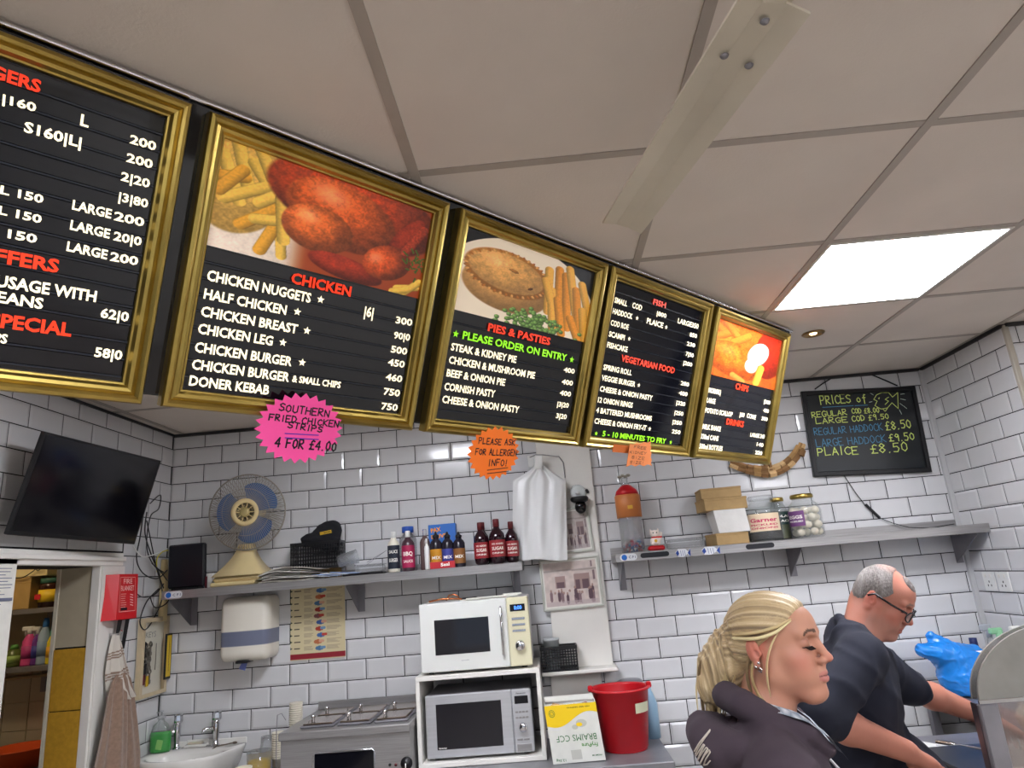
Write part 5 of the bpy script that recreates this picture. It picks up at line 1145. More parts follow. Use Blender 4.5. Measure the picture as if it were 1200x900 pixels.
MB().box((bx0+.16, by0+.008, .94), (bx0+.42, by0+.0115, 1.035), bev=.001).build('door_window', M_blk, t)
fr = MB(); fr.tube([(bx0+.155, by0+.006, .94), (bx0+.155, by0+.006, 1.030), (bx0+.165, by0+.006, 1.040), (bx0+.415, by0+.006, 1.040), (bx0+.425, by0+.006, 1.030), (bx0+.425, by0+.006, .94)], .003, 6); fr.build('door_seal', M_chrome, t)
kx = aty(476, 895, by0)
o = MB(basis((kx[0], by0+.012, kx[2]), (1, 0, 0), (0, 0, 1), (0, -1, 0))).lathe([(.026, 0), (.026, .006), (.020, .008), (.018, .024), (0, .025)], n=20).build('control_knob', M_blkp, t)
MB(basis((kx[0], by0-.0135, kx[2]), (1, 0, 0), (0, 0, 1), (0, -1, 0))).box((-.002, -.016, 0), (.002, .004, .001)).build('pointer', M_txtplain, o)
for x, m in ((457, M_blkp), (464, mat('dark_red_lamp', '5a1014', .3))): p = aty(x, 896, by0+.01); MB(basis(p, (1, 0, 0), (0, 0, 1), (0, -1, 0))).lathe([(.006, 0), (.006, .004), (0, .005)], n=12).build('indicator', m, t)
# open white box cabinet
cx0, cx1, cy0, cz0, cz1 = 1.456, 2.032, -.425, .916, 1.300
t = thing('open_cabinet', 'open fronted white box cabinet holding the silver microwave', 'cabinet', ((cx0+cx1)/2, -.2, cz0))
for (a, b, nme) in (((cx0, cy0, cz1-.020), (cx1, -.03, cz1), 'top'), ((cx0, cy0, cz0+.001), (cx1, -.03, cz0+.020), 'bottom'), ((cx0, cy0, cz0+.0205), (cx0+.018, -.03, cz1-.0205), 'side'), ((cx1-.018, cy0, cz0+.0205), (cx1, -.03, cz1-.0205), 'side')):
    MB().box(a, b, bev=.0015).build(nme, M_white, t)
def microwave(label, x0, x1, y0, z0, z1, depth, split, mats, win, style):
    body, door, glass, panel = mats; t = thing('microwave', label, 'microwave', ((x0+x1)/2, y0+depth/2, z0), 'microwaves'); W = x1-x0; H = z1-z0; f = .012
    MB().box((x0+.003, y0+.025, z0+f), (x1-.003, y0+depth, z1), bev=.005).build('casing', body, t)
    for (a, b) in ((.04, .05), (W-.04, .05), (.04, depth-.04), (W-.04, depth-.04)): MB().lathe([(.014, .0006), (.014, f)], (x0+a, y0+b, z0), 10).build('foot', M_blkp, t)
    d = MB().box((x0, y0, z0+f), (x0+split*W, y0+.0245, z1), bev=.004).build('door', door, t)
    wx0, wx1, wz0, wz1 = win; MB().box((x0+wx0*W, y0-.0015, z0+wz0*H), (x0+wx1*W, y0-.0001, z0+wz1*H), bev=.0005).build('door_window', glass, d)
    p = MB().box((x0+split*W+.0015, y0, z0+f), (x1, y0+.0245, z1), bev=.004).build('control_panel', panel, t)
    pc = x0+(split+1)/2*W; pw = (1-split)*W
    s = MB().box((pc-pw*.34, y0-.0015, z0+H*(.80 if style == 'w' else .78)), (pc+pw*.34, y0-.0001, z0+H*(.90 if style == 'w' else .90))).build('display', M_blk, p)
    if style == 'w':
        q = MB(basis((pc, y0-.002, z0+H*.82), (1, 0, 0), (0, 0, 1), (0, -1, 0))); put_text(q, '0:00', (-.016, .002), (.020, .002), .016, .0, .02); q.build('digits', mat('led_blue', '3f78ff', .5, emit='3f78ff', es=3.), s)
        for k in range(3): MB().box((pc-pw*.30, y0-.004, z0+H*(.68-.085*k)), (pc+pw*.30, y0-.0001, z0+H*(.68-.085*k)+.010), bev=.0015).build('button', M_chrome, p)
        MB(basis((pc, y0, z0+H*.32), (1, 0, 0), (0, 0, 1), (0, -1, 0))).lathe([(.024, 0), (.024, .004), (.021, .018), (.018, .020), (0, .020)], n=24).build('dial', M_chrome, p)
        MB().tube([(x0+split*W-.028, y0-.001, z0+H*.20), (x0+split*W-.028, y0-.018, z0+H*.22), (x0+split*W-.028, y0-.018, z0+H*.86), (x0+split*W-.028, y0-.001, z0+H*.88)], .006, 8).build('door_handle', M_chrome, d)
        q = MB(basis((x0+.19, y0-.0002, z0+H*.17), (1, 0, 0), (0, 0, 1), (0, -1, 0))); put_text(q, 'cookworks'[:0] or 'combi', (0, 0), (.036, 0), .006, .0, .0); q.build('lettering', mat('grey_print', '777c85', .5), d)
    else:
        for r_, n_ in ((.64, 4), (.555, 4), (.225, 2), (.13, 3)):
            for k in range(n_): MB().box((pc-pw*.34+k*pw*.68/n_, y0-.0025, z0+H*r_), (pc-pw*.34+(k+.82)*pw*.68/n_, y0-.0001, z0+H*r_+.008), bev=.001).build('button', M_steel, p)
        MB(basis((pc, y0, z0+H*.42), (1, 0, 0), (0, 0, 1), (0, -1, 0))).lathe([(.019, 0), (.018, .016), (.015, .018), (0, .018)], n=24).build('dial', M_chrome, p)
        MB().box((pc-pw*.36, y0-.003, z0+H*.065), (pc+pw*.36, y0-.0001, z0+H*.065-.0+.030), bev=.001).build('door_button', M_steel, p)
        q = MB(basis((pc-.022, y0-.0002, z0+H*.93), (1, 0, 0), (0, 0, 1), (0, -1, 0))); put_text(q, 'Panasonic', (0, 0), (.044, 0), .006, .0, .02); q.build('lettering', M_ink, p)
        q = MB(basis((x0+wx0*W+.008, y0-.0018, z0+wz0*H+.004), (1, 0, 0), (0, 0, 1), (0, -1, 0))); put_text(q, 'Inverter', (0, 0), (.036, 0), .007, .0, .02); q.build('lettering', M_txtplain, d)
    return t
M_oven = mat('oven_glass', '12121a', .06, spec=.7)
microwave('white microwave with a cream control panel, stacked on the white cabinet', 1.483, 2.004, -.41, 1.3005, 1.618, .36, .80, (M_wplas, mat('microwave_white', 'd9dad5', .28), M_oven, mat('panel_cream', 'd8d2b2', .35)), (.135, .630, .27, .76), 'w')
mat('door_steel', 'c2c3c6', .32, .55, var=.06, scale=4, stretch=(1, 1, 20))
microwave('silver microwave with a large dark window inside the white cabinet', 1.492, 1.982, -.40, .9365, 1.212, .34, .815, (M_steeld, MATS['door_steel'], M_oven, MATS['door_steel']), (.10, .715, .17, .86), 's')
# things lying on the white microwave
solo('folded_paper', MB(TR((1.80, -.30, 1.6185), .1)).box((-.13, -.06, 0), (.12, .07, .004)).box((-.10, -.07, .0045), (.15, .05, .009)).box((.08, -.05, .0095), (.17, .05, .016)), M_paper, 'thin white papers lying on top of the white microwave', 'paper')
solo('tongs', MB().tube([(1.52, -.33, 1.626), (1.58, -.34, 1.634), (1.64, -.335, 1.632), (1.68, -.32, 1.627)], .005, 6).tube([(1.60, -.30, 1.625), (1.615, -.30, 1.648), (1.64, -.30, 1.652), (1.66, -.30, 1.640), (1.665, -.30, 1.626)], .004, 6), mat('copper', 'b06b45', .25, .9), 'coppery metal tongs with a looped handle on the white microwave', 'tongs')
solo('black_cloth', MB(TR((1.70, -.26, 1.6185))).box((-.03, -.03, 0), (.05, .04, .012), bev=.005), M_blkm, 'small folded black cloth between tongs and papers on the microwave', 'cloth')
# oil box (open top) : writing is upside down in the photo
zb, ztp = .9165, 1.150; A = np.array([2.060, -.505, zb]); B = np.array([2.287, -.505, zb]); 
t = thing('oil_box', 'open white and yellow card box with upside down green writing beside the red bucket', 'box', (2.17, -.36, zb)); D = .10
Mc = mat('card_white', 'd3d3cb', .7, var=.05)
def quadbox(p, name, m, parent): MB().add(p, [(0, 1, 2, 3), (7, 6, 5, 4), (0, 4, 5, 1), (1, 5, 6, 2), (2, 6, 7, 3), (3, 7, 4, 0)]).build(name, m, parent)
T = basis(A, (1, 0, 0.012), (-.080, 0, 1), (0, -1, 0)); W = .228; H = ztp-zb
fr = MB(T).box((0, 0, -.004), (W, H, 0)).build('front_face', Mc, t); MB(T).box((0, 0, -D), (W, H-.01, -D+.004)).build('back_face', Mc, t)
MB(T).box((0, 0, -D+.0045), (.004, H, -.0045)).build('side_face', Mc, t); MB(T).box((W-.004, 0, -D+.0045), (W, H, -.0045)).build('side_face', Mc, t); MB(T).box((.004, .0, -D+.0045), (W-.004, .004, -.0045)).build('bottom', Mc, t)
M_by = mat('box_yellow', 'e8c312', .6); M_bg = mat('box_green', '2c6b34', .6)
wave = [(0, H)]+[(W*u, H*(.70-.10*math.sin(u*5.2+.5)+.07*u)) for u in np.linspace(0, 1, 16)]+[(W, H)]
MB(T).prism(wave[::-1], .0001, .0008).build('yellow_band', M_by, fr)
def flip(s, x0, y0, w_, cap, m=M_bg, off=.02):
    q = MB(T@np.array(Matrix.Translation((x0, y0, .0012))@Matrix.Rotation(PI, 4, 'Z'))); put_text(q, s, (0, 0), (w_, 0), cap, 0, off); q.build('lettering', m, fr)
flip('BRAIMS CCF', W-.022, H*.47, .175, .026, off=.0); flip('FryPure', W-.022, H*.31, .07, .016, mat('box_green2', '4a8a3a', .6)); flip('12.5kg', .058, H*.075, .042, .010); flip('PREMIUM', W-.012, H*.11, .042, .006); flip('100% BEEF DRIPPING', W-.03, H*.95, .10, .005, M_ink)
q = MB(T); q.tube([(.028+.013*math.cos(a), H*.86+.015*math.sin(a), .0012) for a in np.linspace(0, 2*PI, 9)], .0012, 4); q.tube([(.028+.007*math.cos(a), H*.86+.009*math.sin(a), .0012) for a in np.linspace(0, 2*PI, 9)], .0010, 4); q.build('emblem', M_bg, fr)
q = MB(T); q.prism([(.150+.024*math.cos(a), H*.66+.016*math.sin(a)) for a in np.linspace(0, 2*PI, 17)[:-1]], .0008, .0012); q.prism([(.120+.014*math.cos(a), H*.60+.010*math.sin(a)) for a in np.linspace(0, 2*PI, 13)[:-1]], .0008, .0012); q.build('splash_print', mat('splash', 'b9b9ac', .6), fr)
MB(T).prism([(.140+.014*math.cos(a), H*.64+.008*math.sin(a)) for a in np.linspace(0, 2*PI, 13)[:-1]], .0012, .0015).build('yolk_print', M_by, fr)
MB(T).box((.085, .012, .0005), (.13, .05, .0012)).build('tape_patch', mat('tape_patch', 'b7b7ae', .3), fr)
MB().add([(A[0]-.018, -.503, zb+H), (A[0]-.018, -.41, zb+H), (A[0]-.024, -.41, zb+H+.040), (A[0]-.024, -.50, zb+H+.045)], [(0, 1, 2, 3)]).build('top_flap', Mc, t)
MB().add([(A[0]-.014, -.408, zb+H), (A[0]+W-.02, -.408, zb+H), (A[0]+W-.025, -.405, zb+H+.022), (A[0]-.02, -.405, zb+H+.022)], [(0, 1, 2, 3)]).build('top_flap', Mc, t)
for k in range(9):
    MB(TR((2.09+.15*random.random(), -.49+.07*random.random(), zb+H-.02), random.uniform(0, 3), random.uniform(0, 1))).box((-.03, -.012, -.012), (.03, .012, .012), bev=.004).build('wrapper', mat('wrap_%d' % (k % 3), ('a8a49a', 'b88a4a', '8b5a5a')[k % 3], .5), t)
# red bucket
c = np.array([2.396, -.322, .9158]); Hb = .262; t = thing('bucket', 'red plastic bucket with wire handle on the steel worktop', 'bucket', c)
r0, r1 = .103, .132
MB().lathe([(0, .002), (r0-.01, .002), (r0, .010), (r1, Hb-.012), (r1+.010, Hb-.008), (r1+.010, Hb), (r1-.004, Hb), (r1-.005, Hb-.01), (r0-.006, .014), (0, .008)], c, 40).build('bucket_body', M_red, t)
MB().lathe([(r0-.004, .0006), (r0-.004, .006), (r0-.012, .006)], c, 32).build('foot_ring', M_red, t)
for s_ in (-1, 1): MB().box((c[0]+s_*(r1+.004)-.012, c[1]-.018-.02*s_*0, c[2]+Hb-.012), (c[0]+s_*(r1+.004)+.012, c[1]+.012, c[2]+Hb+.014), bev=.005).build('handle_lug', M_red, t)
MB().tube([(c[0]+(r1+.016)*math.cos(a), c[1]+.07*0+.135*math.sin(a), c[2]+Hb-.002-.028*math.sin(a)) for a in np.linspace(PI, 0, 22)], .0035, 6).build('handle', M_steeld, t)
T = basis(c+np.array([0, 0, Hb*.62]), (0, 0, 0), (0, 0, 0), (0, 0, 0))
n = 8; vs = []
for k in range(n+1):
    th = math.radians(-60+40*k/n-6); rr = r0+(r1-r0)*.72+.0015; vs += [(c[0]+rr*math.cos(th), c[1]+rr*math.sin(th), c[2]+Hb*.62), (c[0]+(rr+.004)*math.cos(th), c[1]+(rr+.004)*math.sin(th), c[2]+Hb*.78)]
o = MB().add(vs, [(2*k, 2*k+2, 2*k+3, 2*k+1) for k in range(n)], smooth=True).build('price_sticker', mat('sticker_cream', 'c8c6a8', .6), t)
X = aty(765, 860, -.2)[0]
X += .028
t = thing('cleaner_bottle', 'pale blue bottle standing behind the red bucket', 'bottle', (X, -.16, .9158)); MB().lathe([(0, 0), (.035, 0), (.036, .15), (.02, .20), (.014, .21), (.014, .25), (0, .25)], (X-.02, -.16, .9162), 18).build('bottle_body', mat('pale_blue', '8fb0c8', .3), t)
X = aty(738, 798, -.085)[0]; zz = aty(738, 796, -.085)[2]
solo('steel_bowl', MB().lathe([(.03, .0), (.05, .01), (.064, zz-.9158-.012), (.066, zz-.9158-.008), (.05, zz-.9158), (0, zz-.9158+.002)], (X, -.085, .9162), 24), M_steeld, 'dull steel pot standing behind the red bucket', 'pot')
# drinks things left of the bain-marie
def cups(label, x, y, z0, z1, r, n):
    t = thing('cup_stack', label, 'cup stack', (x, y, z0))
    for k in range(n):
        z = z0+.001+(z1-z0-.07)*k/(n-1); MB().lathe([(r*.72, 0), (r, .062), (r*1.08, .064), (r*1.08, .069), (r, .069)], (x, y, z), 20).build('paper_cup', M_cupm, t)
M_cupm = mat('cup_cream', 'd9d3c2', .6)
cups('tall stack of cream paper cups behind the food warmer', .802, -.16, .916, 1.195, .030, 22)
cups('shorter stack of cream paper cups in front of the tall stack', .768, -.30, .916, 1.092, .028, 12)
M_jug = M_clear
t = thing('measuring_jug', 'glass jug of yellow liquid beside the food warmer', 'jug', (.727, -.42, .916)); c = (.727, -.42, .917)
MB().lathe([(0, 0), (.048, 0), (.052, .02), (.055, .125), (.052, .125), (.049, .02), (0, .006)], c, 28).build('glass', M_clear, t); MB().lathe([(0, .007), (.047, .007), (.050, .085), (0, .085)], c, 24).build('yellow_liquid', mat('yellow_liquid', 'd8b010', .2), t)
solo('storage_jar', MB().lathe([(0, 0), (.036, 0), (.038, .10), (.03, .13), (.03, .16), (.026, .16), (.026, .128), (.034, .098), (.033, .004), (0, .004)], (.712, -.29, .916), 20), M_clear, 'clear glass storage jar behind the yellow jug', 'jar')
t = thing('mug', 'cream mug at the edge of the worktop by the sink', 'mug', (.685, -.50, .916))
MB().lathe([(0, 0), (.034, 0), (.038, .085), (.034, .085), (.031, .006), (0, .006)], (.70, -.525, .9165), 24).build('mug_body', mat('mug_cream', 'd6cdb4', .35), t); MB().tube([(.665, -.525, .985), (.645, -.525, .98), (.643, -.525, .955), (.665, -.525, .94)], .005, 6).build('mug_handle', MATS['mug_cream'], t)
solo('wire_whisk', MB().tube([aty(324, 856, -.50), aty(325, 838, -.50), aty(330, 836, -.50), aty(335, 844, -.50)], .002, 5).tube([aty(324, 856, -.5), (aty(324, 856, -.5)[0], -.5, .918)], .002, 5), M_steeld, 'thin bent wire hook standing by the cream cups', 'wire')
# wash basin
t = thing('wash_basin', 'white ceramic corner wash basin with two chrome taps', 'basin', (.27, -.17, .80))
M_cer = mat('ceramic', 'e2e0da', .12, coat=.5)
out = [(.030, -.004), (.03, -.20), (.055, -.270), (.12, -.315), (.19, -.337), (.32, -.329), (.435, -.262), (.49, -.14), (.497, -.057), (.495, -.012)]
# resample
def rs(poly, n):
    P = np.array(poly, float); d = np.r_[0, np.cumsum(np.linalg.norm(np.diff(P, axis=0), axis=1))]; s = np.linspace(0, d[-1], n); return np.c_[np.interp(s, d, P[:, 0]), np.interp(s, d, P[:, 1])]
O = rs(out+[(.03, -.004)], 44)[:-1]; cen = np.array([.27, -.19]); n = len(O); rings = []
for (k, z, sh) in ((.55, .84, 0), (.86, .90, 0), (.99, .985, 0), (1.0, 1.0, 0), (.985, 1.004, 0)):
    rings.append(np.c_[cen+(O-cen)*k, np.full(n, z)])
inn = np.array([(cen[0]+.185*math.cos(a), cen[1]-.02+.105*math.sin(a)) for a in [math.atan2(*(O[i]-cen)[::-1]) for i in range(n)]])
rings.append(np.c_[inn, np.full(n, 1.002)]); rings.append(np.c_[cen+(inn-cen)*.93, np.full(n, .985)]); rings.append(np.c_[cen+(inn-cen)*.6, np.full(n, .91)]); rings.append(np.c_[cen+(inn-cen)*.1, np.full(n, .89)])
V = np.concatenate(rings); fs = [(a*n+i, a*n+(i+1) % n, (a+1)*n+(i+1) % n, (a+1)*n+i)[::-1] for a in range(len(rings)-1) for i in range(n)]
MB().add(V, fs, smooth=True).build('bowl', M_cer, t)
MB().box((.03, -.018, 1.0005), (.495, -.0105, 1.03), bev=.004).build('splash_lip', M_cer, t)
MB().lathe([(.08, 0), (.06, .3), (.07, .84)], (.27, -.15, 0), 20).build('pedestal', M_cer, t)
for (x, nm) in ((.150, 'left'), (.352, 'right')):
    tt = thing('tap', 'chrome basin tap nearer the green soap bottle' if nm == 'left' else 'chrome basin tap on the right of the soap dish', 'tap', (x, -.058, 1.004), 'chrome taps of the basin')
    MB().lathe([(.024, 0), (.024, .005), (.014, .010), (.013, .03), (.017, .07), (.018, .105), (.015, .115), (.020, .120)], (x, -.058, 1.0045), 20).build('tap_body', M_chrome, tt)
    MB().lathe([(.020, .0), (.023, .01), (.021, .035), (.012, .042), (0, .043)], (x+.004, -.058, 1.128), 8, smooth=False).build('tap_head', M_chrome, tt)
    MB().tube([(x-.005, -.062, 1.088), (x-.03, -.085, 1.094), (x-.045, -.10, 1.090), (x-.048, -.103, 1.076)], [.010, .010, .009, .009], 10).build('spout', M_chrome, tt)
for i, (x, y) in enumerate(((.305, -.085), (.345, -.085))):
    pass
MB(basis((.31, -.098, .965), (1, 0, 0), (0, 0, 1), (0, -1, 0))).lathe([(.010, 0), (.010, .003), (0, .004)], n=14).build('overflow_hole', M_blkm, t)
solo('plug_chain', MB().tube([(.36, -.11, 1.0), (.365, -.075, 1.008), (.40, -.06, 1.009), (.43, -.05, 1.012), (.45, -.045, 1.010)], .0035, 5).ell((.445, -.045, 1.012), (.014, .008, .006), 8), mat('chain', '6b5f52', .4, .7), 'dark plug chain lying on the right rim of the basin', 'chain')
t = thing('soap_dish', 'white soap dish between the two basin taps', 'soap dish', (.245, -.03, 1.03)); MB().box((.185, -.06, 1.006), (.30, -.022, 1.018), bev=.004).box((.185, -.026, 1.018), (.30, -.0195, 1.036), bev=.003).build('dish', M_cer, t); MB().box((.20, -.056, 1.0185), (.28, -.03, 1.028), bev=.005).build('soap', mat('soap', 'd8cdb8', .5), t)
sx_ = .090; t = thing('soap_bottle', 'clear pump bottle of bright green soap on the basin corner', 'soap bottle', (sx_, -.105, 1.004)); c = (sx_, -.105, 1.0045)
MB().lathe([(0, 0), (.048, 0), (.054, .01), (.054, .085), (.040, .125), (.018, .145), (.016, .155), (0, .155)], c, 24, sy=.6).build('bottle_body', M_clear, t)
MB().lathe([(0, .003), (.049, .004), (.051, .012), (.051, .083), (.048, .094), (0, .094)], c, 24, sy=.58).build('green_soap', mat('soap_green', '1fa02c', .15), t)
MB().lathe([(.020, .155), (.020, .168), (.006, .170), (.006, .186), (0, .186)], c, 14).box((sx_-.008, -.105-.04, 1.0045+.186), (sx_+.008, -.097, 1.0045+.194), bev=.003).build('pump', M_clear, t)
MB(TR((sx_+.012, -.1385, 1.045), 0, 0, .2)).box((-.015, -.001, -.022), (.015, .001, .022)).build('label', mat('soap_label', '8ac46a', .5), t)

# ------------------------------------------------------------------ left wall things
tvc = np.array([.04059274, -.70548981, 2.24018259+.13-.13]); K = .93
C0 = CAM; ctr = C0+K*(np.array([.04059274, -.70548981, 2.24018259])-C0)
tn = np.array([0.95455409, -0.13469104, -0.26586616]); tr = np.array([0.13213633, 0.99084836, -0.02755942]); tu = np.array([0.26714506, -0.00882362, 0.96361593])
TV = basis(ctr, tr, tu, tn); w2, h2 = .735*K/2, .435*K/2
t = thing('television', 'black flat television tilted down on the left tiled wall above the doorway', 'television', ctr-tu*h2)
MB(TV).box((-w2, -h2, -.022), (w2, h2, 0), bev=.003).build('housing', M_blkp, t); MB(TV).box((-w2+.010, -h2+.018, .0002), (w2-.010, h2-.010, .001)).build('screen', mat('tv_screen', '08070c', .12, spec=.6), t)
MB(TV).box((-w2*.5, -h2*.6, -.04), (w2*.5, h2*.5, -.0225), bev=.006).build('back_bulge', M_blkp, t)
p = ctr-tn*.04; MB().tube([p, (XL+.02, p[1]+.02, p[2]+.01)], .018, 8).box((XL+.0055, p[1]-.05, p[2]-.06), (XL+.018, p[1]+.09, p[2]+.08), bev=.002).build('wall_bracket', M_blkm, t)
# fire blanket box
t = thing('fire_blanket', 'red fire blanket box on the left wall beside the door casing', 'fire blanket', (.04, -.45, 1.70))
FX = .085; vs = [(.018+.022, -.575, 1.872), (FX, -.535, 1.872), (FX, -.385, 1.872), (.042, -.385, 1.872), (.042, -.60, 1.665), (FX+.012, -.56, 1.665), (FX+.012, -.395, 1.665), (.042, -.395, 1.665)]
MB().add(vs, [(0, 3, 2, 1), (4, 5, 6, 7), (0, 1, 5, 4), (1, 2, 6, 5), (2, 3, 7, 6), (3, 0, 4, 7)]).build('case', mat('fire_red', 'cf1420', .4), t)
o_ = np.array(vs[5]); xa = np.array(vs[6])-o_; xl = np.linalg.norm(xa); xa /= xl; ya = np.array(vs[1])-o_; ya -= xa*(ya@xa); yl = np.linalg.norm(ya); ya /= yl; TF = basis(o_, xa, ya, np.cross(xa, ya))
M_fw = mat('fire_print', 'f0c4c0', .5)
q = MB(TF); put_text(q, 'FIRE', (.055, .162), (.125, .162), .024, .0012, .01); put_text(q, 'BLANKET', (.035, .130), (.140, .130), .024, .0012, .01); q.build('lettering', M_fw, t)
q = MB(TF)
for a, b in (((.022, .035), (.150, .035)), ((.150, .035), (.150, .192)), ((.150, .192), (.030, .192)), ((.030, .192), (.022, .035))): ribbon(q, [a, b], .0018, .0012)
for k in range(7): ribbon(q, [(.035, .115-k*.010), (.035+random.uniform(.03, .045), .115-k*.010)], .002, .0012)
for k in range(5): ribbon(q, [(.110, .112-k*.012), (.132, .108-k*.012)], .004, .0012)
q.build('instructions', M_fw, t)
MB(TF).box((.035, .040, .0008), (.085, .052, .0014)).build('dark_plate', M_ink, t)
for y in (-.50, -.44): MB().add([(.07, y, 1.666), (.07, y+.035, 1.666), (.065, y+.015, 1.53), (.065, y-.015, 1.53)], [(0, 1, 2, 3)]).build('pull_tape', M_blkm, t)
# key box
ky0, ky1, kz0, kz1, kx = -.262, -.012, 1.275, 1.655, .050
t = thing('key_box', 'shallow glazed wooden key box with bunches of keys above the basin', 'key box', (.04, -.13, kz0)); M_ply = mat('pale_ply', 'c6b494', .6, var=.06, scale=20)
MB().box((.0105+XL, ky0, kz0), (.030, ky1, kz1)).build('back_board', mat('key_back', 'd4cfbf', .6), t)
for a, b in (((.0305, ky0, kz0), (kx, ky0+.012, kz1)), ((.0305, ky1-.012, kz0), (kx, ky1, kz1)), ((.0305, ky0+.0125, kz0), (kx, ky1-.0125, kz0+.012)), ((.0305, ky0+.0125, kz1-.012), (kx, ky1-.0125, kz1))): MB().box(a, b, bev=.001).build('frame_side', M_ply, t)
for a, b in (((kx+.0005, ky0, kz0), (kx+.006, ky0+.026, kz1)), ((kx+.0005, ky1-.022, kz0), (kx+.006, ky1, kz1)), ((kx+.0005, ky0+.0265, kz0), (kx+.006, ky1-.0225, kz0+.018)), ((kx+.0005, ky0+.0265, kz1-.022), (kx+.006, ky1-.0225, kz1))): MB().box(a, b, bev=.001).build('door_rail', M_ply, t)
TK = basis((.0305, ky0, kz1-.098), (0, 1, 0), (0, 0, 1), (1, 0, 0)); q = MB(TK); put_text(q, 'KEYS', (.07, .0), (.165, .0), .030, .0008, -.0); q.build('lettering', mat('grey_letter', '8f8c84', .6), t)
M_key = mat('key_metal', '8a8378', .35, .9)
for k in range(24):
    y = ky0+.045+.028*(k % 3)+random.uniform(-.006, .006); z = kz1-.125-random.uniform(0, .14)
    o = MB(TR((.036+.008*random.random(), y, z), 0, random.uniform(-.3, .3))).tube([(0, .011*math.cos(a), .011*math.sin(a)) for a in np.linspace(0, 2*PI, 9)], .0032, 5).box((-.002, -.004, -.060), (.002, .005, -.010)).box((-.002, .005, -.056), (.002, .010, -.040)).build('key', M_key if k % 3 else M_blkm, t)
for k, (y, z, c_) in enumerate(((ky0+.06, kz1-.24, 'm'), (ky0+.055, kz1-.29, 'r'), (ky0+.085, kz1-.30, 'y'))): MB().box((.040, y-.010, z-.03), (.046, y+.010, z+.02), bev=.002).build('key_tag', {'m': M_blkm, 'r': mat('tag_red', '5e141a', .5), 'y': mat('tag_yellow', 'c7a21e', .5)}[c_], t)
MB().tube([(.045, ky0+.15, kz1-.13), (.045, ky0+.152, kz1-.20), (.045, ky0+.149, kz1-.26)], .002, 5).build('key_chain', M_key, t)
t = thing('thermometer', 'yellow and black long thermometer gauge hung beside the key box glass', 'thermometer', (.075, -.04, 1.34))
MB().box((.0690, -.075, 1.340), (.078, -.018, 1.565), bev=.002).build('case', M_blkm, t); MB().box((.0782, -.068, 1.352), (.0792, -.026, 1.556)).build('scale', mat('gauge_yellow', 'd3b122', .5), t)
q = MB(basis((.0793, -.068, 1.352), (0, 1, 0), (0, 0, 1), (1, 0, 0)))
for k in range(24): ribbon(q, [(.016, .03+k*.006), (.024+.004*(k % 5 == 0), .03+k*.006)], .0012, .0003)
ribbon(q, [(.021, .02), (.021, .19)], .0022, .0004); q.build('graduation', M_ink, t)
# cables tumbling from the television to the router
t = thing('cable_tangle', 'tangle of black cables hanging between television and router', 'cable', (.08, -.12, 1.66))
def Lc(x, y, X): return at(x, y, 0, X)
def spl(pts, r, m, nm, par):
    P = np.array(pts); n = len(P); o = []
    for i in range(n-1):
        p0, p1, p2, p3 = P[max(i-1, 0)], P[i], P[i+1], P[min(i+2, n-1)]
        for u in np.linspace(0, 1, 7)[:-1]: o.append(.5*((2*p1)+(-p0+p2)*u+(2*p0-5*p1+4*p2-p3)*u*u+(-p0+3*p1-3*p2+p3)*u**3))
    o.append(P[-1]); MB().tube(o, r, 6).build(nm, m, par)
for pts in ([(172, 600), (170, 625), (178, 652), (186, 672), (190, 700), (180, 725), (170, 738), (164, 728), (172, 705), (186, 690)], [(168, 602), (164, 630), (160, 655), (168, 672), (184, 678), (196, 668)], [(176, 590), (188, 580), (186, 596), (176, 606), (172, 640), (180, 662), (194, 672)], [(176, 700), (182, 712), (196, 706), (200, 690), (190, 672), (178, 660)], [(158, 694), (168, 700), (182, 696), (192, 684)], [(172, 610), (178, 640), (184, 668), (192, 690), (196, 700)]):
    spl([Lc(x, y, .055+.012*math.sin(x)) for x, y in pts], .0032, M_blkp, 'cable', t)
t2 = thing('trunking', 'beige socket trunking with yellow and white leads below the router', 'trunking', (.05, -.06, 1.60))
MB().box((XL+.0105, -.085, 1.63), (XL+.04, -.040, 1.95), bev=.004).build('trunk', M_cream, t2)
spl([Lc(156, 640, .06), Lc(166, 652, .07), Lc(180, 650, .07), Lc(196, 643, .06)], .003, M_wplas, 'white_lead', t2); spl([Lc(184, 670, .06), Lc(184, 655, .07), Lc(190, 647, .07), Lc(197, 645, .06)], .003, mat('lead_yellow', 'd2c232', .5), 'yellow_lead', t2)
# towels on a peg
solo('coat_peg', MB().tube([(.0405, -.505, 1.60), (.085, -.505, 1.60), (.095, -.505, 1.615)], .006, 8), M_chrome, 'small chrome peg on the door casing holding the towels', 'peg')
def towel(label, rows, col, Xb, seed, thick=.006):
    """rows: (z, y_left, y_right) ; a folded hanging cloth"""
    n = 56; vs = []; m = len(rows)*14
    R_ = np.array(rows, float); zz = np.linspace(0, len(rows)-1, m)
    for q in zz:
        z = np.interp(q, range(len(rows)), R_[:, 0]); a = np.interp(q, range(len(rows)), R_[:, 1]); b = np.interp(q, range(len(rows)), R_[:, 2]); s = q/(len(rows)-1)
        for i in range(n+1):
            u = i/n; vs.append((Xb+.010+.045*math.sin(PI*u)**.8*(.35+.65*s)+.014*math.sin(u*13+seed+s*1.2)*(.3+s)+.006*math.sin(u*31+seed*2), a+(b-a)*u, z+.008*math.sin(u*5+seed)*(s > .9)))
    fs = [(j*(n+1)+i, (j+1)*(n+1)+i, (j+1)*(n+1)+i+1, j*(n+1)+i+1)[::-1] for j in range(m-1) for i in range(n)]
    return vs, fs, n, m
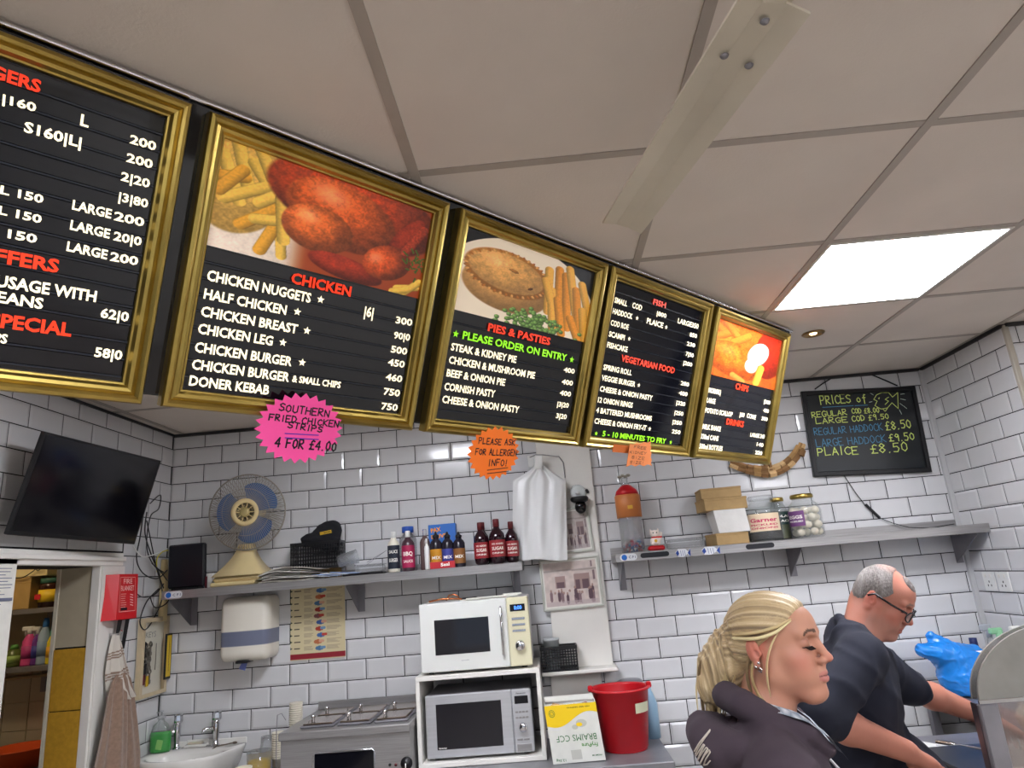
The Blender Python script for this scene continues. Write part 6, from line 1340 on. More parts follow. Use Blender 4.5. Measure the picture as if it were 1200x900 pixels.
M_tow = mat('terry_brown', '8d7463', .98, var=.14, scale=60, bump=1.0, bscale=420, sheen=.3); M_tea = mat('tea_cloth', 'c9c2b6', .9, bump=.5, bscale=260, attr='print')
vs, fs, n, m = towel('', [(1.425, -.515, -.445), (1.395, -.555, -.405), (1.33, -.580, -.375), (1.17, -.615, -.325), (1.05, -.650, -.295), (.90, -.67, -.28), (.72, -.69, -.27)], None, .072, 1.)
solo('towel', MB().add(vs, fs, smooth=True), M_tow, 'thick brown terry towel hanging below the striped tea towel', 'towel')
vs, fs, n, m = towel('', [(1.60, -.515, -.495), (1.56, -.53, -.47), (1.50, -.545, -.44), (1.44, -.55, -.41), (1.36, -.53, -.37), (1.31, -.49, -.335)], None, .050, 2.2)
mb = MB().add(vs, fs, smooth=True)
for i, p in enumerate(vs):
    u = (i % (n+1))/n; z = p[2]; st = any(abs(z-s0-(.02*(u-.5))) < .0035 for s0 in (1.515, 1.503, 1.527, 1.425, 1.413, 1.437)) or (u > .75 and int(u*40) % 2 == 0)
    mb.col[i] = hexc('8b7464') if st else hexc('cdc6bb')
solo('tea_towel', mb, M_tea, 'white tea towel with brown stripes hanging from the peg', 'towel')
# notice at the left edge
t = thing('notice_sheet', 'white printed notice on the far side of the doorway', 'notice', (.045, -1.26, 1.2)); MB().box((XL+.0225, -1.42, 1.30), (XL+.024, -1.135, 1.945)).build('sheet', M_paper, t)
q = MB(basis((XL+.0242, -1.42, 1.30), (0, 1, 0), (0, 0, 1), (1, 0, 0)))
for k in range(12): ribbon(q, [(.15, .60-k*.012), (.15+random.uniform(.06, .12), .60-k*.012)], .003, .0003)
ribbon(q, [(.10, .485), (.275, .485)], .012, .0003); q.build('print_lines', mat('print_grey', '6b6f86', .6), t)

# ------------------------------------------------------------------ pantry contents
def pshelf(label, z):
    t = thing('pantry_shelf', label, 'shelf', (-.85, .3, z-.03), 'steel shelves in the pantry'); MB().box((-1.45, .21, z-.028), (-.30, .4195, z), bev=.002).build('board', M_steeld, t)
    for x in (-1.3, -.93): MB().box((x, .40, z-.16), (x+.03, .4115, z-.0285)).build('bracket', M_steeld, t)
pshelf('upper steel shelf in the pantry carrying the card box', 1.752); pshelf('lower steel shelf in the pantry carrying spray bottles', 1.437)
MB()
M_kr2 = mat('box_tan', 'ad8f58', .8, var=.06)
def pbox(label, a, b, m, cat='box', name='storage_box'):
    t = thing(name, label, cat, ((a[0]+b[0])/2, (a[1]+b[1])/2, a[2])); MB().box(a, b, bev=.003).build('box_body', m, t); MB().box((a[0]-.002, a[1]-.002, b[2]-.03), (b[0]+.002, b[1]+.002, b[2]+.002), bev=.003).build('box_lid', m, t); return t
pbox('tan card box on the upper pantry shelf', (-1.12, .23, 1.7528), (-.925, .40, 1.93), M_kr2)
pbox('wide pale card box laid over the tan box at the top of the doorway', (-1.10, .225, 1.934), (-.83, .40, 2.06), mat('box_pale', 'd3c391', .8))
spl_t = thing('pantry_cable', 'black cable looping across the pale box in the pantry', 'cable', (-1.0, .20, 1.95)); spl([pl_ for pl_ in [aty(8, 676, .205), aty(25, 677, .205), aty(38, 670, .205), aty(46, 662, .205), aty(42, 666, .205), aty(46, 668, .205), aty(55, 655, .205)]], .003, M_blkp, 'cable', spl_t)
t = thing('coffee_jar', 'dark coffee jar with a yellow label on the upper pantry shelf', 'jar', (-.83, .28, 1.753)); c = (-.84, .29, 1.7535)
MB().lathe([(0, 0), (.060, 0), (.062, .12), (.055, .14)], c, 24).build('glass', mat('coffee_glass', '3a2018', .15), t); MB().lathe([(.058, .135), (.058, .165), (0, .166)], c, 24).build('lid', mat('lid_green', '2f5a4a', .4), t); MB().lathe([(.0635, .03), (.0635, .10)], c, 24).build('label', mat('lab_yellow', 'e2bf2a', .5), t)
q = MB(basis((c[0]-.05, c[1]-.0655, 1.80), (1, 0, 0), (0, 0, 1), (0, -1, 0))); q.prism([(0, 0), (.035, 0), (.035, .03), (0, .03)], 0, .001); q.build('red_print', mat('print_red', 'c4242c', .5), t)
def pbot(label, x, h, r, col, capc, grp=None, lab=None, spray=False):
    t = thing('spray_bottle' if spray else 'bottle', label, 'bottle', (x, .28, 1.438), grp); c = (x, .28, 1.4385)
    MB().lathe([(0, 0), (r, 0), (r*1.03, .01), (r, h*.62), (r*.5, h*.78), (r*.4, h*.84)], c, 18).build('bottle_body', mat('liq_'+col, col, .25), t)
    q = MB().lathe([(r*.48, h*.80), (r*.48, h*.90), (r*.35, h), (0, h)], c, 14)
    if spray: q.box((x-r*1.3, .265, 1.4385+h*.88), (x+r*.5, .295, 1.4385+h*1.0), bev=.006).box((x-r*.9, .272, 1.4385+h*.76), (x-r*.7, .288, 1.4385+h*.88), bev=.003)
    q.build('trigger' if spray else 'cap', mat('capc_'+capc, capc, .4), t)
    if lab: MB().lathe([(r*1.05, h*.18), (r*1.05, h*.5)], c, 18).build('label', mat('lb_'+lab, lab, .5), t)
pbot('squat green jar at the left of the lower pantry shelf', -1.02, .12, .045, '5a6a32', '5c9a4a', lab='8fae5a')
pbot('pink spray bottle on the lower pantry shelf', -.932, .215, .036, 'd2508e', 'd9d9d6', lab='b23a7c', spray=True)
pbot('purple spray bottle beside the pink one in the pantry', -.885, .21, .028, '6a3a8a', 'd4d4d0', lab='3a3a8c', spray=True)
pbot('clear bottle with a tall blue cap on the lower pantry shelf', -.843, .255, .034, '9ab0c8', '3f7fc8', lab='7d98b8')
pbot('yellow packet bottle at the right end of the pantry shelf', -.798, .19, .026, 'd8c42a', '3aa05a', lab='e0a828')
solo('broom_handle', MB().tube([(-1.5, .36, 1.355), (-.55, .36, 1.385)], .010, 8), mat('handle_tan', '9a8a6c', .6), 'long pale pole resting level below the pantry shelves', 'pole')
solo('palette_knife', MB(TR((-.83, .40, 1.13), 0, 0, .35)).box((-.014, -.003, -.06), (.014, .003, .06), bev=.003), mat('blade_dark', '6a6050', .4), 'dark blade hanging on the tiled pantry wall', 'knife')
t = thing('orange_basin', 'bright orange plastic washing bowl low in the pantry', 'bowl', (-.86, .2, .90)); MB().lathe([(.10, .0), (.155, .095), (.165, .10), (.165, .106), (.148, .104), (.095, .008), (0, .008)], (-.86, .20, .92), 32).build('bowl', mat('orange_plastic', 'd4511c', .5), t)
solo('white_basin', MB().lathe([(.10, .0), (.165, .10), (.18, .105), (.16, .108), (.10, .02), (0, .02)], (-1.20, .10, .935), 32), M_wplas, 'white plastic bowl left of the orange bowl in the pantry', 'bowl')
t = thing('pantry_table', 'low steel table in the pantry under the bowls', 'table', (-.9, .1, 0)); MB().box((-1.55, -.15, .885), (-.35, .405, .918)).build('top', M_steeld, t)
for x in (-1.5, -.4):
    for y in (-.12, .36): MB().box((x-.02, y-.02, 0), (x+.02, y+.02, .884)).build('leg', M_steeld, t)
t = thing('pantry_fill_lamp', 'unseen warm fill lamp added at the pantry ceiling', 'lamp', (-.9, -.5, ZC-.23)); MB().lathe([(0, -.05), (.10, -.04), (.13, -.001)], (-.9, -.5, ZC-.2), 24).build('fill_dome', mat('warm_fill', 'ffe6c0', .5, emit='ffe2b8', es=40.), t)  # unseen lamp, added to brighten the pantry with warm light

# ------------------------------------------------------------------ right side
t = thing('prep_table', 'steel corner table against the right wall under the blue bag', 'table', (4.1, -.3, 0)); MB().box((3.90, -.585, .975), (4.298, -.0105, 1.008), bev=.003).build('top', M_steel, t)
for x, y in ((3.93, -.55), (3.93, -.05), (4.26, -.55), (4.26, -.05)): MB().box((x-.018, y-.018, 0), (x+.018, y+.018, .974)).build('leg', M_steeld, t)
# blue carrier bag
c = np.array([4.00, -.23, 1.010])
sd = SDF((3.76, -.40, 1.004), (4.20, -.06, 1.34), .0052)
sd.ell((4.025, -.22, 1.095), (.115, .10, .105), .03).ell((3.98, -.23, 1.19), (.10, .08, .06), .04).ell((4.07, -.2, 1.13), (.09, .09, .10), .03).ell((3.90, -.25, 1.22), (.085, .05, .035), .04).cap((3.86, -.25, 1.22), (3.83, -.26, 1.245), .025, .012, .02).cap((3.95, -.23, 1.24), (3.905, -.24, 1.285), .035, .020, .03).cap((4.10, -.22, 1.19), (4.13, -.2, 1.16), .03, .03, .03).ell((4.06, -.25, 1.04), (.10, .08, .04), .02)
def crumple(X, Y, Z):
    a = np.sin(X*38+Z*52+1.5*np.sin(Z*30))+np.sin(X*71-Z*44+2*np.sin(X*33+Y*20))*.7+np.sin(Z*95+X*25+Y*60)*.5
    return -.0085*(1-np.abs(np.sin(a*1.2)))**2-.003*np.abs(a)+.005+np.where(Z < 1.0095, .05, 0)
sd.disp(crumple)
sdf_obj('blue_bag', sd, mat('blue_film', '1a84e0', .22, bump=.5, bscale=90, var=.12, scale=18, spec=.7), label='crumpled bright blue plastic bag on the steel corner table', cat='bag', rel=1)
def rb(label, x, yt, yb, wpx, Y, body, cap, spray=False, name='bottle'):
    P0 = aty(x, (yt+yb)/2, Y); X = P0[0]; z0 = 1.0088; H = aty(x, yt, Y)[2]-z0; r = wpx/2/F_PX*((P0-CAM)@FW); t = thing(name, label, 'bottle', (X, Y, z0))
    MB().lathe([(0, 0), (r, 0), (r, H*.55), (r*.6, H*.78), (r*.4, H*.84), (0, H*.84)], (X, Y, z0), 18).build('bottle_body', body, t)
    q = MB().lathe([(r*.5, H*.82), (r*.5, H), (0, H)], (X, Y, z0), 14)
    if spray: q.box((X-r*1.5, Y-.012, z0+H*.93), (X+r*.6, Y+.012, z0+H*1.03), bev=.005)
    q.build('trigger' if spray else 'cap', cap, t)
rb('clear bottle with a dark blue cap behind the blue bag', 1146, 747, 800, 17, -.10, M_clear, mat('navy_cap', '1e2a5c', .4))
rb('clear spray bottle with grey trigger at the corner of the table', 1165, 733, 800, 12, -.16, M_clear, mat('grey_trigger', 'a8acb2', .5), True, 'spray_bottle')
rb('green spray bottle beside the clear one at the right wall', 1177, 737, 800, 14, -.22, mat('green_liquid', '2a8f43', .15), mat('green_trigger', '8fc79a', .5), True, 'spray_bottle')
rb('white spray bottle half hidden by the fryer hood', 1200, 735, 800, 12, -.30, M_wplas, M_wplas, True, 'spray_bottle')
# twin sockets
for k, (y0, y1) in enumerate(((-.195, -.105), (-.305, -.212))):
    t = thing('wall_socket', ('white double switch socket nearer the corner on the right wall', 'white double switch socket nearer the camera on the right wall')[k], 'socket', (XR-.012, (y0+y1)/2, 1.455), 'sockets on the right wall')
    MB().box((XR-.0165, y0, 1.455), (XR-.009, y1, 1.545), bev=.002).build('plate', M_wplas, t)
    for yy in (.28, .72): MB().box((XR-.020, y0+(y1-y0)*yy-.006, 1.520), (XR-.0166, y0+(y1-y0)*yy+.006, 1.536), bev=.001).build('switch', M_white, t)
    for (a, b) in ((.5, 1.500), (.36, 1.482), (.64, 1.482)): MB().box((XR-.0172, y0+(y1-y0)*a-.003, b-.005), (XR-.0166, y0+(y1-y0)*a+.003, b+.005)).build('pin_hole', M_blkm, t)
# tray of food and cloth near the hood
ZF = .95
t = thing('fry_range', 'steel frying range counter in front of the right corner', 'range', (3.8, -1.3, 0))
MB().box((3.30, -2.10, ZF-.04), (4.28, -.625, ZF), bev=.004).build('top', M_steeld, t); MB().box((3.33, -2.07, .02), (4.26, -.65, ZF-.041)).build('body', M_steel, t)
for k in range(2): MB().box((3.42+k*.36, -1.36, ZF+.0005), (3.74+k*.36, -.90, ZF+.03), bev=.006).build('pan_lid', mat('fryer_black', '19171a', .35, var=.1), t)
for k in range(2):
    MB().tube([(3.45, -1.40-.0*k-.03*k, ZF+.06+.0*k), (3.78, -1.34-.03*k, ZF+.06)], .014, 8).build('handle', mat('worn_handle', '4a4038', .5, .3, var=.3, scale=40), t)
solo('fryer_tongs', MB().tube([aty(1097, 870, -.84), aty(1120, 874, -.88)], .012, 8).tube([aty(1118, 873, -.88), aty(1158, 879, -1.0)], .006, 6), M_chrome, 'steel tongs with a dark grip resting across the fryer', 'tongs')
q = [(3.40, -.66), (3.50, -.635), (3.585, -.80), (3.50, -.95), (3.38, -1.0), (3.33, -.8)]
o = MB(); vs = [(x, y, ZF+.001) for x, y in q]+[(x, y, ZF+.003) for x, y in q]; o.add(vs, [tuple(range(6))[::-1], tuple(range(6, 12))]+[(i, (i+1) % 6, 6+(i+1) % 6, 6+i) for i in range(6)]); solo('white_board', o, M_wplas, 'white cutting sheet on the range behind the near hand', 'board')
t = thing('steel_urn', 'steel container wrapped with beige cloth under the foam tray', 'container', (3.87, -.80, ZF)); MB().box((3.87, -.86, ZF+.001), (4.00, -.72, 1.245), bev=.01).build('container_body', M_steeld, t)
sd = SDF((3.77, -.97, ZF+.004), (3.97, -.76, 1.22), .006); sd.ell((3.87, -.885, 1.12), (.022, .022, .08), .02).ell((3.855, -.895, 1.055), (.035, .028, .030), .02).ell((3.87, -.89, 1.0), (.03, .03, .05), .02)
sd.disp(lambda X, Y, Z: .004*np.sin(Z*120+X*60)*np.sin(X*130+Y*40)); sdf_obj('cloth', sd, mat('beige_cloth', 'a2927c', .95, var=.15, bump=.6), label='crumpled beige cloth hanging beside the steel container', cat='cloth')
t = thing('foam_tray', 'white foam tray of battered food on the steel container', 'tray', (3.930, -.80, 1.246)); MB().add([(3.880, -.85, 1.247), (3.990, -.85, 1.247), (3.990, -.74, 1.247), (3.880, -.74, 1.247), (3.815, -.89, 1.268), (4.030, -.88, 1.268), (4.030, -.71, 1.268), (3.840, -.70, 1.268)], [(0, 1, 2, 3), (0, 4, 5, 1), (1, 5, 6, 2), (2, 6, 7, 3), (3, 7, 4, 0)]).build('tray_body', mat('foam_white', 'e4e0d8', .6), t)
for k in range(5): MB(TR((3.91+.016*k-.02*(k % 2), -.81+.02*(k % 3), 1.268), random.random()*3)).ell((0, 0, 0), (.022, .014, .014), 8).build('battered_piece', mat('batter', 'cfa878', .8, var=.2), t)
# curved heated cabinet at the right edge
hx0, hy0, hy1, hz0, hz1, hzt = 3.130, -1.93, -1.895, ZF+.002, 1.338, 1.475
t = thing('display_hood', 'curved glass fronted steel display hood at the right edge', 'display hood', (3.45, -1.78, ZF))
prof = [(hx0+.005, hz1)]
for k in range(13):
    a = PI-(PI/2)*k/12; prof.append((hx0+.23+.225*math.cos(a), hz1+.165*math.sin(a)))
prof += [(3.75, hz1+.165), (3.75, hz1)]
Tz = basis((0, 0, 0), (1, 0, 0), (0, 0, 1), (0, -1, 0))
MB(Tz).prism(prof[::-1], -hy0-.006, -hy0).build('end_plate', mat('frosted_steel', '8c8a84', .45, .35, var=.12, scale=12), t)
MB(Tz).prism(prof[::-1], -hy1, -hy1+.006).build('end_plate', MATS['frosted_steel'], t)
vs = []
for (x, z) in prof[:-1]: vs += [(x, hy0+.0065, z), (x, hy1-.0065, z)]
MB().add(vs, [(2*k, 2*k+1, 2*k+3, 2*k+2) for k in range(len(prof)-2)], smooth=True).build('curved_glass', mat('smoked_glass', 'c8ccc8', .1, trans=.8, alpha=.5), t)
MB().box((hx0, hy0-.004, hz1-.008), (3.75, hy0, hz1+.002), bev=.001).build('edge_trim', M_chrome, t)
MB().box((hx0, hy0-.003, hz0), (hx0+.045, hy0+.012, hz1-.0085), bev=.003).build('corner_post', M_steeld, t)
MB().box((hx0+.046, hy0, hz0), (3.75, hy0+.004, hz1-.0085)).build('glass_pane', mat('dirty_glass', 'b4aaa4', .12, trans=.75, alpha=.55), t)
MB().box((hx0, hy0+.0125, hz0), (hx0+.006, hy1, hz1-.0085)).build('side_panel', mat('side_steel', '6b656a', .3, .8), t)
solo('fryer_batter_pan', MB().box((3.24, hy1+.02, ZF+.001), (3.70, hy1+.25, ZF+.16), bev=.01), mat('pan_cream', 'b5aca0', .5, var=.1), 'pale covered pan behind the glass of the display hood', 'pan')
MB()

# ------------------------------------------------------------------ people
from mathutils.bvhtree import BVHTree
def rotm(heading, pitch, roll=0.):
    """columns forward, left, up; pitch > 0 looks down"""
    return np.array(Matrix.Rotation(heading, 3, 'Z')@Matrix.Rotation(pitch, 3, 'Y')@Matrix.Rotation(roll, 3, 'X'))
def Lp(T, o, s=1.): return lambda x, y, z: o+T@(np.array([x, y, z])*s)
def head_sdf(sd, O, R, s3, male=False):
    s3 = np.array(s3); s = float(s3.mean()); H = Lp(R, O, s3)
    E = lambda c, r, k=.01, mode='add': sd.ell(H(*c), np.array(r)*s3, k*s, R=R, mode=mode)
    K = lambda a, b, ra, rb, k=.01, mode='add', **kw: sd.cap(H(*a), H(*b), ra*s, rb*s, k*s, mode=mode, **kw)
    E((-.009, 0, .034), (.085, .073, .082)); E((.030, 0, -.020), (.055, .058, .080), .02); E((.045, 0, .045), (.046, .055, .050), .02)
    jw = .052 if male else .046
    for q in (-1, 1):
        K((.000, q*jw, -.050), (.062, q*.016, -.096), .022, .018, .022); K((.000, q*(jw+.004), -.015), (.000, q*jw, -.050), .020, .020, .02)
        E((.052, q*.036, -.022), (.026, .026, .026), .02); E((.054, q*.030, -.055), (.026, .024, .026), .02)
    E((.072, 0, -.098), (.018, .020, .016), .014); E((.066, 0, -.062), (.026, .034, .026), .012)
    K((.020, 0, -.070), (.055, 0, -.092), .040, .026, .02)
    # brow, bridge, nose
    for q in (-1, 1): K((.071, q*.044, .031), (.085, q*.012, .028), .010, .009, .012)
    for q in (-1, 1): E((.090, q*.032, .013), (.020, .019, .013), .011, 'sub')
    K((.084, 0, .018), (.101, 0, -.020), .0085, .0088, .009); E((.103, 0, -.025), (.0115, .0108, .0098), .006)
    for q in (-1, 1): E((.093, q*.0125, -.029), (.011, .008, .008), .004); E((.098, q*.007, -.0375), (.0045, .004, .004), .002, 'sub')
    K((.092, 0, -.034), (.090, 0, -.048), .007, .006, .008)
    # eyes: lids closed downwards over the ball
    for q in (-1, 1): E((.0665, q*.033, .011), (.0160, .0170, .0140), .0035)
    for q in (-1, 1): K((.0810, q*.021, .0035), (.0760, q*.045, .0045), .0014, .0010, .0012, 'sub')
    for q in (-1, 1): K((.0830, q*.021, .0205), (.075, q*.047, .019), .0010, .0010, .003, 'sub')
    # lips
    lf = .0 if not male else -.003
    for q in (-1, 1): K((.0930+lf, q*.004, -.0555), (.081+lf, q*.022, -.0605), .0052, .0022, .004)
    K((.0910+lf, -.010, -.0685), (.0910+lf, .010, -.0685), .0060, .0060, .004)
    for q in (-1, 1): K((.0915+lf, 0, -.0690), (.081+lf, q*.021, -.0625), .0056, .0022, .004)
    for q in (-1, 1): K((.1010+lf, 0, -.0618), (.083+lf, q*.025, -.0612), .0012, .0010, .0022, 'sub')
    # ears
    for q in (-1, 1):
        T2 = R@np.array(Matrix.Rotation(q*.30, 3, 'Z')@Matrix.Rotation(-.08, 3, 'Y'))
        c = H(-.022, q*.078, .004); sd.ell(c, np.array([.0165, .0075, .0255])*s, .004*s, R=T2)
        sd.ell(H(-.024, q*.0865, .008), np.array([.0110, .0055, .0165])*s, .003*s, R=T2, mode='sub'); sd.ell(H(-.013, q*.086, -.004), np.array([.008, .006, .008])*s, .003*s, R=T2, mode='sub')
        sd.ell(H(-.024, q*.0805, .004), np.array([.005, .004, .014])*s, .003*s, R=T2); sd.ell(H(-.018, q*.0785, -.026), np.array([.008, .006, .008])*s, .005*s, R=T2)
        E((-.008, q*.078, -.003), (.004, .005, .006), .004)
    return H
def skin_colors(O, R, s, base, male):
    def f(P):
        q = ((P-O)@R)/np.array(s); x, y, z = q.T; ay = abs(y); C_ = np.tile(np.array(base, float), (len(P), 1))
        hd = (z > -.13) & (np.hypot(x, y) < .16) & (z < .16)
        def mix(m, c, a=1.):
            m = np.clip(m, 0, 1)[:, None]*a*hd[:, None]; C_[:] = C_*(1-m)+np.array(c)*m
        g = lambda d, w_: np.exp(-(d/w_)**2)
        red = (.80, .40, .36) if not male else (.74, .38, .33)
        mix(g(np.sqrt(((x-.06)/.9)**2+(ay-.045)**2+(z+.025)**2), .026), red, .38); mix(g(np.sqrt((x-.108)**2+y**2+(z+.026)**2), .014), red, .35)
        mix((ay > .070)*g(np.hypot(x+.022, z-.004), .04), (.80, .42, .36), .5); mix(g(np.sqrt((x-.05)**2*.3+(ay-.02)**2*.2+(z+.10)**2), .03), (.72, .44, .36), .25)
        lip = (x > .070)*((np.abs(z+.0625-.0*x) < .0115-.0045*(ay/.024)**2))*(ay < .024)
        mix(lip.astype(float), (.72, .43, .41) if not male else (.66, .38, .35), .65); mix((x > .072)*(abs(z+.0615) < .0012)*(ay < .024), (.35, .16, .15), .8)
        br = (x > .05)*(abs(z-(.0355+.10*(ay-.012)-2.2*np.maximum(ay-.034, 0)**1.3)) < (.0036 if not male else .0036))*(ay > .011)*(ay < .050)
        mix(br.astype(float), (.30, .20, .15) if not male else (.38, .34, .32), .9 if not male else .6)
        if not male: mix((x > .06)*g(z-.0165, .006)*g(ay-.032, .014), (.58, .36, .30), .55)
        la = (x > .06)*(abs(z-.0038+.0022*np.cos((ay-.033)*90)) < .0019)*(abs(ay-.0325) < .0145); mix(la.astype(float), (.08, .05, .05) if not male else (.30, .18, .15), .95)
        if male:
            n = np.sin(P[:, 0]*900)*np.sin(P[:, 1]*830)*np.sin(P[:, 2]*1010); st = (z < -.035)*(z > -.12)*(x > -.005); mix(st*(.5+.5*n)*np.clip((-.03-z)/.03, 0, 1)*(1-lip), (.58, .52, .49), .42)
            sc = (z > .06); mix(sc*1.*np.clip((z-.06)/.03, 0, 1), (.78, .52, .45), .4)
        return C_
    return f
def on_surface(obj, pts, off, T=None):
    """cast pixels of stitched lettering on to a garment: returns world points just off the cloth"""
    me = obj.data; V = [wmat(obj)@v.co for v in me.vertices]; b = BVHTree.FromPolygons(V, [p.vertices[:] for p in me.polygons]); out = []
    for (x, y) in pts:
        d = Vector(ray(x, y)).normalized(); h, n, i, dist = b.ray_cast(Vector(CAM), d)
        if h is not None: out.append(np.array(h)+np.array(n)*off*(1 if n.dot(d) < 0 else -1))
    return out
M_skin = mat('skin', 'ffffff', .42, attr='print', bump=.10, bscale=500, sss=.12, spec=.4)
M_skin2 = mat('skin_ruddy', 'ffffff', .45, attr='print', bump=.14, bscale=420, sss=.12, spec=.4)
def grain(m, str_=.35, sc=1.):
    return m
M_hair = mat('hair', 'ffffff', .38, attr='print', bump=.5, bscale=500)
M_hood = mat('plum_fleece', '41363e', .95, var=.06, scale=30, bump=.4, bscale=900)
M_navy = mat('navy_jersey', '171a28', .9, var=.08, scale=20, bump=.4, bscale=900)

def fold(X, Y, Z, amp, f):
    a = Z*42*f+X*30*f+Y*22*f+1.6*np.sin(X*17*f+Z*9*f)+1.2*np.sin(Y*23*f); b = X*36*f-Z*31*f+2*np.sin(Y*19*f+Z*13*f)
    return amp*((1-np.abs(np.sin(a*.5)))**3*-.7-(1-np.abs(np.sin(b*.5)))**4*.6+.25*np.sin(a*.37+1))
# ---- woman
WH, WP = math.radians(-35), math.radians(-1); WR = rotm(WH, WP); WS = .965; W3_ = np.array([.98, .97, .90])*WS; AVG = float(W3_.mean())
earw = aty(882, 762, -2.33); WO = earw-WR@(np.array([-.022, -.078, .004])*W3_)
wb = WR
body_R = rotm(math.radians(-8), 0); nb = aty(896, 832, WO[1]+.0)
BWp = Lp(body_R, nb)
t = thing('person', 'woman with a blonde ponytail in a dark plum hoodie looking down to the right', 'person', (nb[0], nb[1], 0))
lo = np.array([nb[0]-.34, nb[1]-.34, .80]); hi = np.array([nb[0]+.36, nb[1]+.34, WO[2]+.15])
fine = [(0, WO[0]-.125, WO[0]+.135, .0024), (1, WO[1]-.115, WO[1]+.115, .0026), (2, WO[2]-.14, WO[2]+.145, .0024)]
sd = SDF(lo, hi, .011, fine); H = head_sdf(sd, WO, WR, W3_)
sd.cap(H(-.022, 0, -.050), BWp(.0, 0, -.03), .052*WS, .056, .02).cap(BWp(0, 0, -.03), BWp(0, .10, -.09), .04, .04, .02).cap(BWp(0, 0, -.03), BWp(0, -.10, -.09), .04, .04, .02)
sd.ell(BWp(0, 0, -.28), (.095, .135, .22), .03, R=body_R).ell(BWp(.02, 0, -.52), (.12, .16, .22), .05, R=body_R)
for q in (-1, 1):
    sd.chain([BWp(0, q*.148, -.105), BWp(.005, q*.195, -.33), BWp(.22, q*.168, -.43)], [.040, .036, .026], .01); sd.ell(BWp(.29, q*.15, -.44), (.05, .038, .018), .02, R=body_R)
    for f_ in range(4): sd.chain([BWp(.32, q*(.15+.019*(f_-1.5)), -.44), BWp(.355, q*(.15+.021*(f_-1.5)), -.452), BWp(.372, q*(.15+.021*(f_-1.5)), -.475)], [.0105, .0100, .008], .002)
    sd.chain([BWp(.275, q*.115, -.44), BWp(.315, q*.095, -.455), BWp(.34, q*.10, -.47)], [.013, .011, .009], .006)
sdf_obj('body', sd, M_skin, t, skin_colors(WO, WR, W3_, (.74, .535, .44), False))
# hair cap swept back to the tie
sdh = SDF(WO-np.array([.25, .15, .27]), WO+np.array([.14, .14, .16]), .0027)
E = lambda c, r, k=.006, mode='add': sdh.ell(H(*c), np.array(r)*W3_, k*WS, R=WR, mode=mode)
E((-.010, 0, .036), (.093, .081, .0915)); E((.028, 0, .070), (.048, .058, .040), .02); E((-.045, 0, .0), (.055, .066, .055), .02)
X, Y, Z = np.meshgrid(*sdh.ax, indexing='ij', sparse=True)
dx, dy, dz = X-WO[0], Y-WO[1], Z-WO[2]; lx = (dx*WR[0, 0]+dy*WR[1, 0]+dz*WR[2, 0])/W3_[0]; ly = (dx*WR[0, 1]+dy*WR[1, 1]+dz*WR[2, 1])/W3_[1]; lz = (dx*WR[0, 2]+dy*WR[1, 2]+dz*WR[2, 2])/W3_[2]
hl = np.interp(lz, [-.10, -.07, -.03, .0, .022, .04, .06, .085, .10, .12], [-.06, -.045, -.028, -.022, .004, .034, .056, .072, .080, .09])-.10*np.maximum(np.abs(ly)-.02, 0)*(lz > .03)
cut = np.maximum(lx-hl, -.078-lz+.0)*WS
ang = np.arctan2(ly, lz-.028); gr = .0011*np.sin(ang*46+3*np.sin(ang*9)+lx*14)+.0007*np.sin(ang*97+lx*22)
a_ = sdh.F+gr; b_ = cut; k_ = .010; h_ = np.clip(.5-.5*(a_-b_)/k_, 0, 1); sdh.F = (b_*h_+a_*(1-h_)+k_*h_*(1-h_)).astype('f4')
del X, Y, Z, dx, dy, dz, lx, ly, lz, hl, cut, ang, gr, a_, b_, h_
# ponytail
TIE = (-.090, 0, .024)
sdh.chain([H(-.085, 0, .034), H(-.098, 0, .026)], [.030*WS, .019], .012).chain([H(*TIE), H(-.112, .0, .008), H(-.134, -.004, -.035), H(-.152, -.006, -.085), H(-.166, -.004, -.135)], [.018, .027, .036, .032, .012], .02)
sdh.chain([H(*TIE), H(-.098, -.012, .0), H(-.092, -.02, -.045), H(-.105, -.016, -.095)], [.018, .024, .026, .016], .018)
pa = [H(-.135, 0, .02), H(-.15, 0, -.12)]
def pony(X, Y, Z):
    ax_ = (X-pa[0][0])*WR[0, 0]+(Y-pa[0][1])*WR[1, 0]+(Z-pa[0][2])*WR[2, 0]; ly = (X-WO[0])*WR[0, 1]+(Y-WO[1])*WR[1, 1]+(Z-WO[2])*WR[2, 1]
    m = np.clip((-.045-ax_-.0)/.02*0+np.clip((H(-.100, 0, 0)[0]-X)/.02, 0, 1), 0, 1)
    return m*(.0020*np.sin(ax_*330+Z*45+np.sin(Z*40)*2)+.0015*np.sin(ly*420+Z*60))
sdh.disp(pony)
vn = np.random.default_rng(3).random(4096)
def n1(x): x = np.asarray(x); i = np.floor(x).astype(int); f = x-i; f = f*f*(3-2*f); return vn[i % 4096]*(1-f)+vn[(i+1) % 4096]*f
def haircol(P):
    q = ((P-WO)@WR)/W3_; x, y, z = q.T; a = np.arctan2(y, z-.028); pt = x < -.100
    s1 = np.where(pt, n1((x*230+y*170+z*26)+60), n1(a*15+x*6+50)); s2 = np.where(pt, n1(x*520-y*400+z*30+300), n1(a*42+x*9+200))
    v = .62*s1+.38*s2; L = np.array([.90, .83, .68]); M_ = np.array([.72, .62, .46]); D = np.array([.38, .32, .26])
    v = v[:, None]; C_ = np.where(v > .5, M_+(L-M_)*(v-.5)*2, D+(M_-D)*v*2)
    rt = np.clip((-.02-z)/.05, 0, 1)*(~pt)*np.clip((x+.07)/.05, 0, 1); C_ = C_*(1-.45*rt[:, None])+np.array([.36, .28, .21])*.45*rt[:, None]; return C_
hair = sdf_obj('hair', sdh, M_hair, t, haircol)
